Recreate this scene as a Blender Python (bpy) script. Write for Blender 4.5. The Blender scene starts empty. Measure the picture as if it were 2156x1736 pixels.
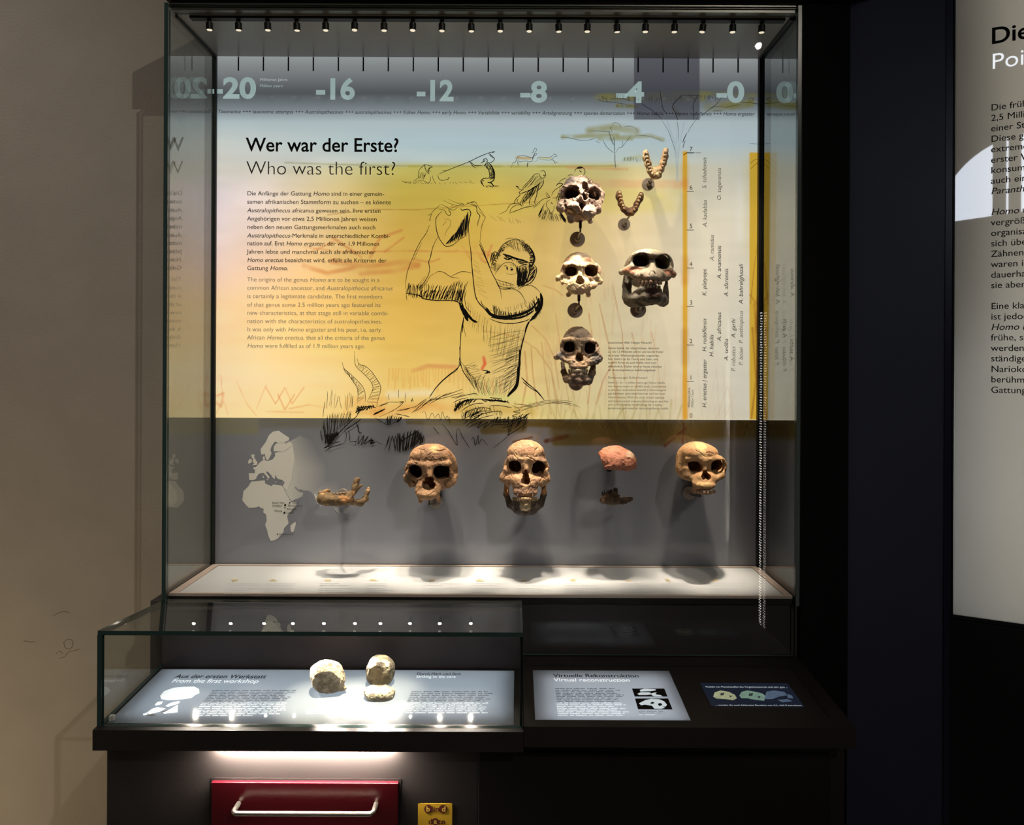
import bpy, bmesh, math, random
import numpy as np
from mathutils import Vector, Matrix
from mathutils.geometry import tessellate_polygon

SC = bpy.context.scene
COL = SC.collection
R = math.radians
random.seed(7)
RNG = np.random.default_rng(11)

# ------------------------------------------------------------------ camera
W_PX, H_PX = 2156, 1736
F_PX = 1550.0                    # focal length in pixels
CX, CY = 1088.0, 765.0           # vanishing point of the depth direction
ROLL = 0.0045
EYE = 1.60
cam_data = bpy.data.cameras.new('camera')
cam_data.sensor_width = 36.0
cam_data.lens = F_PX * 36.0 / W_PX
cam_data.shift_x = -(CX - W_PX / 2) / W_PX
cam_data.shift_y = (CY - H_PX / 2) / W_PX
cam_data.clip_start = 0.02
cam = bpy.data.objects.new('camera', cam_data)
COL.objects.link(cam)
# the lens shift is measured along the rolled sensor
cam.matrix_world = Matrix.Translation((0, 0, EYE)) @ Matrix.Rotation(ROLL, 4, 'Y').inverted() @ Matrix.Rotation(R(90), 4, 'X')
SC.camera = cam

# ------------------------------------------------------------------ world, exposure
world = bpy.data.worlds.new('world')
SC.world = world
world.use_nodes = True
world.node_tree.nodes['Background'].inputs[0].default_value = (0.9, 0.95, 1.0, 1)
world.node_tree.nodes['Background'].inputs[1].default_value = 0.045
SC.view_settings.view_transform = 'Standard'
SC.view_settings.look = 'None'
SC.view_settings.exposure = 0.0
SC.view_settings.gamma = 1.0
SC.view_settings.use_curve_mapping = False
SC.cycles.max_bounces = 10
SC.cycles.diffuse_bounces = 3
SC.cycles.glossy_bounces = 5
SC.cycles.transmission_bounces = 4
SC.cycles.transparent_max_bounces = 24
SC.cycles.sample_clamp_indirect = 4.0
SC.cycles.caustics_reflective = False
SC.cycles.caustics_refractive = False

# ------------------------------------------------------------------ room lamps
def light(name, kind, loc, power, color=(1, 1, 1), aim=None, **kw):
    d = bpy.data.lights.new(name, kind)
    d.energy = power
    d.color = color
    for k, v in kw.items():
        setattr(d, k, v)
    o = bpy.data.objects.new(name, d)
    COL.objects.link(o)
    o.location = loc
    if aim is not None:
        o.rotation_euler = (Vector(aim) - Vector(loc)).to_track_quat('-Z', 'Y').to_euler()
    return o

# ceiling spotlight of the room, behind the viewer and to the right: it throws the glass edges' shadows on the wall
light('room_spot_light', 'SPOT', (2.06, -2.30, 4.33), 270, (1.0, 0.90, 0.78), aim=(-1.75, 2.4, 0.75),
      spot_size=R(52), spot_blend=1.0, shadow_soft_size=0.022)
# added unseen fill spot brightening the plaster wall left of the showcase
light('added_wall_fill', 'SPOT', (-2.3, 0.9, 4.6), 150, (1.0, 0.94, 0.86), aim=(-1.9, 2.4, 0.8), spot_size=R(70), spot_blend=1.0, shadow_soft_size=0.25)
# warm wall washer low on the far left
light('wall_washer_light', 'SPOT', (-2.15, 1.35, 0.12), 24, (1.0, 0.80, 0.50), aim=(-1.80, 2.4, 0.40),
      spot_size=R(130), spot_blend=1.0, shadow_soft_size=0.08)

# ------------------------------------------------------------------ depths (metres in front of the viewer)
Y_GLASS = 2.00      # front pane of the tall showcase
Y_PANEL = 2.31      # its printed back panel
Y_WALL = 2.40       # plaster wall behind
Y_HOOD = 1.67       # front pane of the low glass hood

def derot(px, py):
    dx, dy = px - CX, py - CY
    c, s = math.cos(ROLL), math.sin(ROLL)
    return dx * c + dy * s, -dx * s + dy * c

def at(px, py, Y):
    """point seen at a pixel, at depth Y"""
    u, v = derot(px, py)
    return Vector((u * Y / F_PX, Y, EYE - v * Y / F_PX))

def on_plane(px, py, p0, n):
    u, v = derot(px, py)
    d = Vector((u / F_PX, 1.0, -v / F_PX))
    o = Vector((0, 0, EYE))
    n = Vector(n)
    t = (Vector(p0) - o).dot(n) / d.dot(n)
    return o + d * t

# the slightly sloping desk top
DESK_SLOPE = 0.06
def desk_z(Y, lift=0.0):
    return EYE - 0.815 + DESK_SLOPE * (Y - 1.67) + lift
DESK_N = Vector((0, -DESK_SLOPE, 1)).normalized()
def on_desk(px, py, lift=0.0):
    return on_plane(px, py, (0, 1.67, desk_z(1.67, lift)), DESK_N)

# ------------------------------------------------------------------ materials
def lin(c):
    c = c / 255.0
    return c / 12.92 if c <= 0.04045 else ((c + 0.055) / 1.055) ** 2.4
def rgb(r, g, b):
    return (lin(r), lin(g), lin(b), 1.0)

MATS = {}
def mat(name, color=(0.5, 0.5, 0.5, 1), rough=0.5, metal=0.0, spec=0.5, emit=None, power=0.0,
        noise=0.0, nscale=20.0, bump=0.0, bscale=80.0, attr=None, coat=0.0):
    if name in MATS:
        return MATS[name]
    m = bpy.data.materials.new(name)
    m.use_nodes = True
    nt = m.node_tree
    b = nt.nodes['Principled BSDF']
    b.inputs['Base Color'].default_value = color
    b.inputs['Roughness'].default_value = rough
    b.inputs['Metallic'].default_value = metal
    b.inputs['Specular IOR Level'].default_value = spec
    b.inputs['Coat Weight'].default_value = coat
    b.inputs['Coat Roughness'].default_value = 0.04
    if emit is not None:
        b.inputs['Emission Color'].default_value = emit
        b.inputs['Emission Strength'].default_value = power
    src = None
    if attr:
        a = nt.nodes.new('ShaderNodeAttribute')
        a.attribute_name = attr
        src = a.outputs['Color']
        nt.links.new(src, b.inputs['Base Color'])
    if noise > 0:
        tc = nt.nodes.new('ShaderNodeTexCoord')
        n = nt.nodes.new('ShaderNodeTexNoise')
        n.inputs['Scale'].default_value = nscale
        n.inputs['Detail'].default_value = 6
        nt.links.new(tc.outputs['Object'], n.inputs['Vector'])
        mr = nt.nodes.new('ShaderNodeMapRange')
        mr.inputs['From Min'].default_value = 0.25
        mr.inputs['From Max'].default_value = 0.75
        mr.inputs['To Min'].default_value = 1 - noise
        mr.inputs['To Max'].default_value = 1 + noise
        nt.links.new(n.outputs['Fac'], mr.inputs['Value'])
        mx = nt.nodes.new('ShaderNodeMix')
        mx.data_type = 'RGBA'
        mx.blend_type = 'MULTIPLY'
        mx.inputs['Factor'].default_value = 1.0
        mx.inputs[6].default_value = color
        if src is not None:
            nt.links.new(src, mx.inputs[6])
        nt.links.new(mr.outputs['Result'], mx.inputs[7])
        nt.links.new(mx.outputs[2], b.inputs['Base Color'])
    if bump > 0:
        tc2 = nt.nodes.new('ShaderNodeTexCoord')
        n2 = nt.nodes.new('ShaderNodeTexNoise')
        n2.inputs['Scale'].default_value = bscale
        n2.inputs['Detail'].default_value = 8
        nt.links.new(tc2.outputs['Object'], n2.inputs['Vector'])
        bp = nt.nodes.new('ShaderNodeBump')
        bp.inputs['Strength'].default_value = bump
        bp.inputs['Distance'].default_value = 0.004
        nt.links.new(n2.outputs['Fac'], bp.inputs['Height'])
        nt.links.new(bp.outputs['Normal'], b.inputs['Normal'])
    MATS[name] = m
    return m

def glass_material(name, tint=(0.955, 0.972, 0.965, 1), gain=1.0):
    """thin sheet glass: straight see-through plus Fresnel mirror, same from both sides"""
    m = bpy.data.materials.new(name)
    m.use_nodes = True
    nt = m.node_tree
    nt.nodes.clear()
    out = nt.nodes.new('ShaderNodeOutputMaterial')
    tr = nt.nodes.new('ShaderNodeBsdfTransparent')
    tr.inputs[0].default_value = tint
    gl = nt.nodes.new('ShaderNodeBsdfGlossy')
    gl.inputs['Roughness'].default_value = 0.0
    gl.inputs['Color'].default_value = (0.95, 0.97, 0.96, 1)
    geo = nt.nodes.new('ShaderNodeNewGeometry')
    ior = nt.nodes.new('ShaderNodeMapRange')        # backside of a face: inverse index keeps both sides alike
    ior.inputs['To Min'].default_value = 1.45
    ior.inputs['To Max'].default_value = 1 / 1.45
    nt.links.new(geo.outputs['Backfacing'], ior.inputs['Value'])
    fr = nt.nodes.new('ShaderNodeFresnel')
    nt.links.new(ior.outputs['Result'], fr.inputs['IOR'])
    mul = nt.nodes.new('ShaderNodeMath')
    mul.operation = 'MULTIPLY'
    mul.use_clamp = True
    mul.inputs[1].default_value = gain
    nt.links.new(fr.outputs[0], mul.inputs[0])
    mix = nt.nodes.new('ShaderNodeMixShader')
    nt.links.new(mul.outputs[0], mix.inputs[0])
    nt.links.new(tr.outputs[0], mix.inputs[1])
    nt.links.new(gl.outputs[0], mix.inputs[2])
    nt.links.new(mix.outputs[0], out.inputs[0])
    MATS[name] = m
    return m

M_GLASS = glass_material('showcase_glass')
M_GLASS_SIDE = glass_material('side_sheet_glass', (0.955, 0.972, 0.965, 1), 1.8)
M_EDGE = mat('glass_edge', rgb(50, 70, 68), 0.15, spec=0.6)
M_GLASS_AR = glass_material('coated_showcase_glass', (0.965, 0.978, 0.972, 1), 0.5)
M_EDGE_LIGHT = mat('polished_glass_edge', rgb(72, 88, 85), 0.2, spec=0.6)
M_BLACK = mat('black_lacquer', rgb(38, 34, 34), 0.45, spec=0.35, noise=0.08, nscale=8, bump=0.05, bscale=400)
M_DARK = mat('dark_metal', rgb(34, 32, 32), 0.35, spec=0.5)
M_SPOT = mat('matt_black_metal', rgb(16, 15, 15), 0.5)
M_NAVY = mat('navy_laminate', rgb(74, 78, 98), 0.38, spec=0.4, noise=0.06, nscale=3)
M_PLASTER = mat('plaster', rgb(156, 147, 136), 0.9, spec=0.1, noise=0.05, nscale=7, bump=0.35, bscale=160)
M_SOFFIT = mat('grey_soffit', rgb(150, 150, 148), 0.28, spec=0.6)
M_INK = mat('printed_ink', rgb(24, 22, 20), 0.6, spec=0.15)
M_INK_GREY = mat('grey_printed_ink', rgb(84, 78, 70), 0.6, spec=0.15, emit=rgb(112, 104, 92), power=0.6)
M_INK_DARKGREY = mat('dark_grey_printed_ink', rgb(66, 62, 58), 0.6, spec=0.15)
M_INK_PALE = mat('pale_blue_printed_ink', rgb(150, 168, 168), 0.6, spec=0.15, emit=rgb(172, 194, 194), power=0.72)
M_INK_WHITE = mat('white_printed_ink', rgb(190, 194, 196), 0.6, spec=0.15, emit=rgb(215, 220, 222), power=0.6)
M_STEEL = mat('brushed_steel', rgb(190, 186, 178), 0.3, metal=1.0)
M_ROD = mat('dull_steel', rgb(120, 116, 108), 0.4, metal=0.8)

# ------------------------------------------------------------------ object helpers
def link(name, mesh, parent=None):
    o = bpy.data.objects.new(name, mesh)
    COL.objects.link(o)
    if parent is not None:
        o.parent = parent
    return o

def empty(name, loc, label, cat, group=None):
    o = bpy.data.objects.new(name, None)
    o.empty_display_size = 0.05
    COL.objects.link(o)
    o.location = loc
    o['label'] = label
    o['category'] = cat
    if group:
        o['group'] = group
    return o

def tag(o, label, cat, group=None):
    o['label'] = label
    o['category'] = cat
    if group:
        o['group'] = group
    return o

def struct(o):
    o['kind'] = 'structure'
    return o

def under(o, parent):
    """make o (built in world space) a part of parent, which stands unrotated at its base"""
    o.parent = parent
    o.matrix_parent_inverse = Matrix.Translation(-Vector(parent.location))
    return o

def bm_obj(name, bm, material, parent=None, smooth=False, recalc=True):
    me = bpy.data.meshes.new(name)
    if recalc:
        bmesh.ops.recalc_face_normals(bm, faces=bm.faces)
    bm.to_mesh(me)
    bm.free()
    mats = material if isinstance(material, (list, tuple)) else [material]
    for m in mats:
        me.materials.append(m)
    if smooth:
        for p in me.polygons:
            p.use_smooth = True
    o = link(name, me)
    if parent is not None:
        under(o, parent)
    return o

def hexa(bm, c, mi=0):
    """box from 8 corners: bottom ring 0-3, top ring 4-7"""
    v = [bm.verts.new(p) for p in c]
    fs = []
    for q in ((0, 3, 2, 1), (4, 5, 6, 7), (0, 1, 5, 4), (1, 2, 6, 5), (2, 3, 7, 6), (3, 0, 4, 7)):
        f = bm.faces.new([v[i] for i in q])
        f.material_index = mi
        fs.append(f)
    return v, fs

def box(bm, x0, x1, y0, y1, z0, z1, bev=0.0, mi=0):
    v, fs = hexa(bm, [(x0, y0, z0), (x1, y0, z0), (x1, y1, z0), (x0, y1, z0),
                      (x0, y0, z1), (x1, y0, z1), (x1, y1, z1), (x0, y1, z1)], mi)
    if bev > 0:
        es = set()
        for f in fs:
            es.update(f.edges)
        bmesh.ops.bevel(bm, geom=list(es), offset=bev, segments=2, affect='EDGES', profile=0.5)
    return fs

def box_obj(name, x0, x1, y0, y1, z0, z1, material, parent=None, bev=0.0):
    bm = bmesh.new()
    box(bm, x0, x1, y0, y1, z0, z1, bev)
    return bm_obj(name, bm, material, parent)

def tube(bm, pts, rad, seg=12, cap=True):
    """swept tube; rad is a number or one per point"""
    pts = [Vector(p) for p in pts]
    n = len(pts)
    rr = rad if isinstance(rad, (list, tuple)) else [rad] * n
    rings = []
    up = None
    for i, p in enumerate(pts):
        t = (pts[min(i + 1, n - 1)] - pts[max(i - 1, 0)]).normalized()
        if up is None:
            up = Vector((0, 0, 1)) if abs(t.z) < 0.9 else Vector((1, 0, 0))
        a = t.cross(up).normalized()
        up = a.cross(t).normalized()
        rings.append([bm.verts.new(p + (a * math.cos(2 * math.pi * k / seg) + up * math.sin(2 * math.pi * k / seg)) * rr[i])
                      for k in range(seg)])
    for i in range(n - 1):
        for k in range(seg):
            bm.faces.new((rings[i][k], rings[i][(k + 1) % seg], rings[i + 1][(k + 1) % seg], rings[i + 1][k]))
    if cap:
        bm.faces.new(rings[0][::-1])
        bm.faces.new(rings[-1])

def prism(bm, outline, p0, ax, ay, an, depth, mi=0):
    """outline in (a,b) along ax, ay from p0, pushed by depth along an"""
    p0, ax, ay, an = Vector(p0), Vector(ax), Vector(ay), Vector(an)
    lo = [bm.verts.new(p0 + ax * a + ay * b) for a, b in outline]
    hi = [bm.verts.new(p0 + ax * a + ay * b + an * depth) for a, b in outline]
    n = len(lo)
    f1 = bm.faces.new(lo)
    f2 = bm.faces.new(hi[::-1])
    fs = [f1, f2]
    for i in range(n):
        fs.append(bm.faces.new((lo[i], hi[i], hi[(i + 1) % n], lo[(i + 1) % n])))
    for f in fs:
        f.material_index = mi
    return fs

def pane(name, c, parent, edge=None, glass=None):
    """sheet of glass from 8 corners; the two large faces are glass, the rim shows the green edge"""
    bm = bmesh.new()
    v, fs = hexa(bm, c)
    areas = sorted(fs, key=lambda f: -f.calc_area())
    for f in areas[2:]:
        f.material_index = 1
    return bm_obj(name, bm, [glass or M_GLASS, edge or M_EDGE], parent)

def boxpane(name, x0, x1, y0, y1, z0, z1, parent, edge=None, glass=None):
    return pane(name, [(x0, y0, z0), (x1, y0, z0), (x1, y1, z0), (x0, y1, z0),
                       (x0, y0, z1), (x1, y0, z1), (x1, y1, z1), (x0, y1, z1)], parent, edge, glass)

def dup(root, loc, label, group=None):
    r = root.copy()
    COL.objects.link(r)
    r.location = loc
    r['label'] = label
    if group:
        r['group'] = group
    for ch in list(root.children):
        c = ch.copy()
        COL.objects.link(c)
        c.parent = r
        for g in list(ch.children):
            d = g.copy()
            COL.objects.link(d)
            d.parent = c
    return r
HOOD_LENS = 60.0
HOOD_POWER = 8.0
WINDOW_POWER = 7.5
STRIP_POWER = 40.0
PRINT_EMIT = 0.92
# ================================================================== ROOM SHELL
CXL, CXR = -0.961, 0.770
Z_CEIL = EYE + 0.960            # underside of the showcase top
Z_FLOOR = EYE - 0.640           # showcase floor

struct(box_obj('floor', -3.0, 3.0, -4.0, 2.45, -0.05, 0.0, mat('grey_floor', rgb(92, 88, 84), 0.5)))
struct(box_obj('ceiling', -3.0, 3.0, -4.0, 2.45, 4.9, 4.95, mat('room_ceiling', rgb(120, 118, 114), 0.9)))
struct(box_obj('wall_back', -3.0, 3.0, Y_WALL, Y_WALL + 0.05, 0.0, 4.9, M_PLASTER))
struct(box_obj('wall_left', -3.05, -3.0, -4.0, 2.45, 0.0, 4.9, M_PLASTER))
M_ROOMDARK = mat('dark_room_wall', rgb(58, 56, 56), 0.8)

# angled wall on the right: starts at the black pillar and comes towards the viewer
YAW = R(27)
AW0 = Vector((0.905, 2.02, 0))
AWD = Vector((math.cos(YAW), -math.sin(YAW), 0))       # along the wall
AWN = Vector((-math.sin(YAW), -math.cos(YAW), 0))      # facing the room
def on_wall(px, py, off=0.0):
    return on_plane(px, py, AW0 + AWN * off, AWN)
def wall_box(name, t0, t1, d0, d1, z0, z1, material, parent=None):
    bm = bmesh.new()
    def p(t, d, z):
        return AW0 + AWD * t + AWN * d + Vector((0, 0, z))
    hexa(bm, [p(t0, d1, z0), p(t1, d1, z0), p(t1, d0, z0), p(t0, d0, z0),
              p(t0, d1, z1), p(t1, d1, z1), p(t1, d0, z1), p(t0, d0, z1)])
    return bm_obj(name, bm, material, parent)
T_BOX = (on_wall(2009, 765) - AW0).dot(AWD)            # where the light box starts
struct(box_obj('pillar', 0.776, 0.905, 2.006, 2.399, 0.0, 4.9, mat('black_pillar_paint', rgb(20, 19, 19), 0.8, spec=0.15)))
struct(wall_box('wall_right', 0.0, T_BOX - 0.022, -0.16, 0.0, 0.0, 4.9, M_NAVY))
struct(wall_box('trim_1', T_BOX - 0.021, T_BOX - 0.006, -0.16, 0.004, 0.0, 4.9, mat('navy_trim', rgb(44, 46, 66), 0.3)))
struct(box_obj('wall_far_right', 3.0, 3.05, -4.0, 2.45, 0.0, 4.9, M_ROOMDARK))

# far wall behind the viewer with an arched window (it shows as a reflection in the light box)
def arch_outline(w, h, n=24):
    pts = [(-w / 2, 0), (w / 2, 0)]
    r = w / 2
    pts += [(r * math.cos(a), h - r + r * math.sin(a)) for a in [math.pi * k / n for k in range(n + 1)]]
    return pts
_mid = on_wall(2150, 448)
_d = (_mid - Vector((0, 0, EYE))).normalized()
_r = _d - 2 * _d.dot(AWN) * AWN                         # mirrored line of sight
_k = (-4.0 - _mid.y) / _r.y
WIN_C = _mid + _r * _k
struct(box_obj('wall_front', -3.0, 3.0, -4.05, -4.0, 0.0, 4.9, M_ROOMDARK))
# added unseen screen, keeps the window from mirroring in the showcase glass
struct(box_obj('reflection_blocker', -2.3, -0.40, -1.62, -1.55, 0.0, 4.4, M_ROOMDARK))

struct(box_obj('window_blocker', -0.70, 0.45, -3.94, -3.90, 0.0, 4.9, M_ROOMDARK))  # added dark slab, hides part of the window from the showcase glass

# ================================================================== SHOWCASE
case = empty('showcase', (0, 2.15, 0.955), 'tall glass showcase with grey top standing on the black plinth before the plaster wall', 'showcase')
boxpane('side_pane', CXL, CXL + 0.011, 1.998, 2.315, 0.945, Z_CEIL + 0.015, case, None, M_GLASS_SIDE)
boxpane('side_pane', CXR - 0.010, CXR, 1.998, 2.315, 0.945, Z_CEIL + 0.015, case, M_EDGE_LIGHT, M_GLASS_SIDE)
boxpane('front_pane', CXL + 0.012, CXR - 0.011, Y_GLASS, Y_GLASS + 0.010, desk_z(2.0) + 0.004, Z_CEIL + 0.012, case, None, M_GLASS_AR)
box_obj('top_board', CXL + 0.012, CXR - 0.011, 2.034, 2.322, Z_CEIL, Z_CEIL + 0.03, M_SOFFIT, case)
box_obj('front_rail', CXL + 0.012, CXR - 0.011, 2.011, 2.033, Z_CEIL + 0.001, Z_CEIL + 0.03, mat('satin_rail', rgb(120, 118, 112), 0.3, metal=0.6), case)
box_obj('header', CXL - 0.004, 1.02, 1.985, 2.33, Z_CEIL + 0.031, 2.70, M_BLACK, case)
box_obj('corner_strip', CXL + 0.012, CXL + 0.018, 2.300, 2.309, Z_FLOOR + 0.001, Z_CEIL - 0.001, M_SPOT, case)
box_obj('corner_strip', CXR - 0.018, CXR - 0.011, 2.292, 2.309, Z_FLOOR + 0.001, Z_CEIL - 0.001, M_SPOT, case)
box_obj('corner_strip', CXL + 0.012, CXL + 0.018, 2.036, 2.300, Z_CEIL - 0.008, Z_CEIL - 0.0005, M_SPOT, case)
box_obj('corner_strip', CXR - 0.018, CXR - 0.011, 2.036, 2.292, Z_CEIL - 0.008, Z_CEIL - 0.0005, M_SPOT, case)
box_obj('floor_board', CXL + 0.012, CXR - 0.011, 2.011, 2.322, Z_FLOOR - 0.014, Z_FLOOR, M_BLACK, case)

tag(box_obj('plinth', -1.002, 0.7755, 2.020, 2.398, 0.0, 0.9445, mat('plinth_laminate', rgb(60, 55, 56), 0.5, spec=0.4, noise=0.08, nscale=5)),
    'black laminate plinth under the tall glass showcase behind the glass hood', 'plinth')

# caption board on the showcase floor
cap = empty('caption_board', (0, 2.16, Z_FLOOR), 'white caption board with pinkish frame lying on the floor of the tall showcase', 'caption board')
M_CAPFRAME = mat('pink_grey_frame', rgb(205, 186, 176), 0.4)
cx0, cx1, cy0, cy1 = CXL + 0.013, CXR - 0.012, 2.0115, 2.305
bm = bmesh.new()
ti = 0.022
box(bm, cx0, cx1, cy0, cy0 + 0.009, Z_FLOOR + 0.0005, Z_FLOOR + 0.009, 0.001)
box(bm, cx0, cx1, cy1 - 0.012, cy1, Z_FLOOR + 0.0005, Z_FLOOR + 0.009, 0.001)
box(bm, cx0, cx0 + ti, cy0 + 0.009, cy1 - 0.012, Z_FLOOR + 0.0005, Z_FLOOR + 0.009, 0.001)
box(bm, cx1 - ti, cx1, cy0 + 0.009, cy1 - 0.012, Z_FLOOR + 0.0005, Z_FLOOR + 0.009, 0.001)
bm_obj('frame', bm, M_CAPFRAME, cap)
box_obj('sheet', cx0 + ti + 0.001, cx1 - ti - 0.001, cy0 + 0.010, cy1 - 0.015, Z_FLOOR + 0.0005, Z_FLOOR + 0.007,
        mat('white_caption_sheet', rgb(222, 224, 230), 0.25, spec=0.4), cap)

# ================================================================== LETTERING
class Flat:
    """collects flat printed shapes lying on one surface"""
    def __init__(self):
        self.v, self.f = [], []
    def add(self, pts, faces):
        b = len(self.v)
        self.v.extend(pts)
        self.f.extend([tuple(b + i for i in f) for f in faces])
    def poly(self, pts):
        self.add(pts, [tuple(range(len(pts)))])
    def build(self, name, material, parent):
        me = bpy.data.meshes.new(name)
        me.from_pydata([tuple(p) for p in self.v], [], self.f)
        me.materials.append(material)
        o = link(name, me)
        under(o, parent)
        return o

_fc = bpy.data.curves.new('glyphs', 'FONT')
_fo = bpy.data.objects.new('glyphs', _fc)
COL.objects.link(_fo)
_fc.resolution_u = 5
_cache = {}
def glyphs(body, italic=False, weight=0.0):
    if weight > 0 and 'M' in body:          # emboldening breaks this letter's outline: overprint it instead
        co, fs = glyphs(body, italic, 0.0)
        n, d = len(co), min(weight, 0.02)
        c2 = co.copy()
        c2[:, 0] += 2 * d
        return np.concatenate([co, c2]), fs + [tuple(i + n for i in f) for f in fs]
    key = (body, italic, weight)
    if key not in _cache:
        _fc.body = body
        _fc.shear = 0.22 if italic else 0.0
        _fc.offset = weight
        bpy.context.view_layer.update()
        me = bpy.data.meshes.new_from_object(_fo.evaluated_get(bpy.context.evaluated_depsgraph_get()))
        n = len(me.vertices)
        co = np.zeros(n * 3)
        me.vertices.foreach_get('co', co)
        co = co.reshape(n, 3)[:, :2].copy()
        fs = [tuple(p.vertices) for p in me.polygons]
        bpy.data.meshes.remove(me)
        _cache[key] = (co, fs)
    return _cache[key]
def width_of(body, italic, weight):
    a = glyphs(body + '|', italic, weight)[0][:, 0].max()
    b = glyphs('|', italic, weight)[0]
    return a - b[:, 0].max()
CAP = 0.0
def cap_height():
    global CAP
    if CAP == 0.0:
        CAP = glyphs('H')[0][:, 1].max()
    return CAP

def text(flat, s, origin, ax, ay, width, cap_h, weight=0.0, italic=False, squeeze=None):
    """one line; *...* marks italics; width in metres along ax, cap_h height of capitals along ay"""
    runs = []
    for i, part in enumerate(s.split('*')):
        if part:
            runs.append((part, (i % 2 == 1) != italic))
    total = 0.0
    lay = []
    for body, it in runs:
        lay.append((body, it, total))
        total += width_of(body, it, weight)
    last = glyphs(runs[-1][0], runs[-1][1], weight)[0]
    total = lay[-1][2] + last[:, 0].max()
    sy = cap_h / cap_height()
    sx = width / total if width else sy * (squeeze or 1.0)
    o, ax, ay = Vector(origin), Vector(ax), Vector(ay)
    for body, it, x0 in lay:
        co, fs = glyphs(body, it, weight)
        flat.add([o + ax * ((x + x0) * sx) + ay * (y * sy) for x, y in co], fs)

# ================================================================== PRINTED BACK PANEL
panel = empty('exhibit_panel', (0, Y_PANEL + 0.006, Z_FLOOR), 'printed back panel of the tall showcase with savanna painting, timeline and map', 'panel')
PX_K = Y_PANEL / F_PX           # metres per pixel on the panel
def P(px, py, off=0.0012):
    return at(px, py, Y_PANEL - off)
def panel_px(X, Z):
    u, v = X / PX_K, -(Z - EYE) / PX_K
    c, s = math.cos(ROLL), math.sin(ROLL)
    return CX + u * c - v * s, CY + u * s + v * c
Z_SPLIT = P(1000, 881.5).z

def srgb2lin(a):
    a = np.asarray(a, float) / 255.0
    return np.where(a <= 0.04045, a / 12.92, ((a + 0.055) / 1.055) ** 2.4)

def vnoise(shape, cells, seed):
    """smooth value noise on a grid of any dimension"""
    r = np.random.default_rng(seed)
    g = r.random([c + 2 for c in cells])
    out = g
    for ax, (n, c) in enumerate(zip(shape, cells)):
        t = np.linspace(0, c, n, endpoint=False)
        i = t.astype(int)
        f = t - i
        f = f * f * (3 - 2 * f)
        sh = [1] * out.ndim
        sh[ax] = n
        f = f.reshape(sh)
        out = np.take(out, i, axis=ax) * (1 - f) + np.take(out, i + 1, axis=ax) * f
    return out

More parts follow.
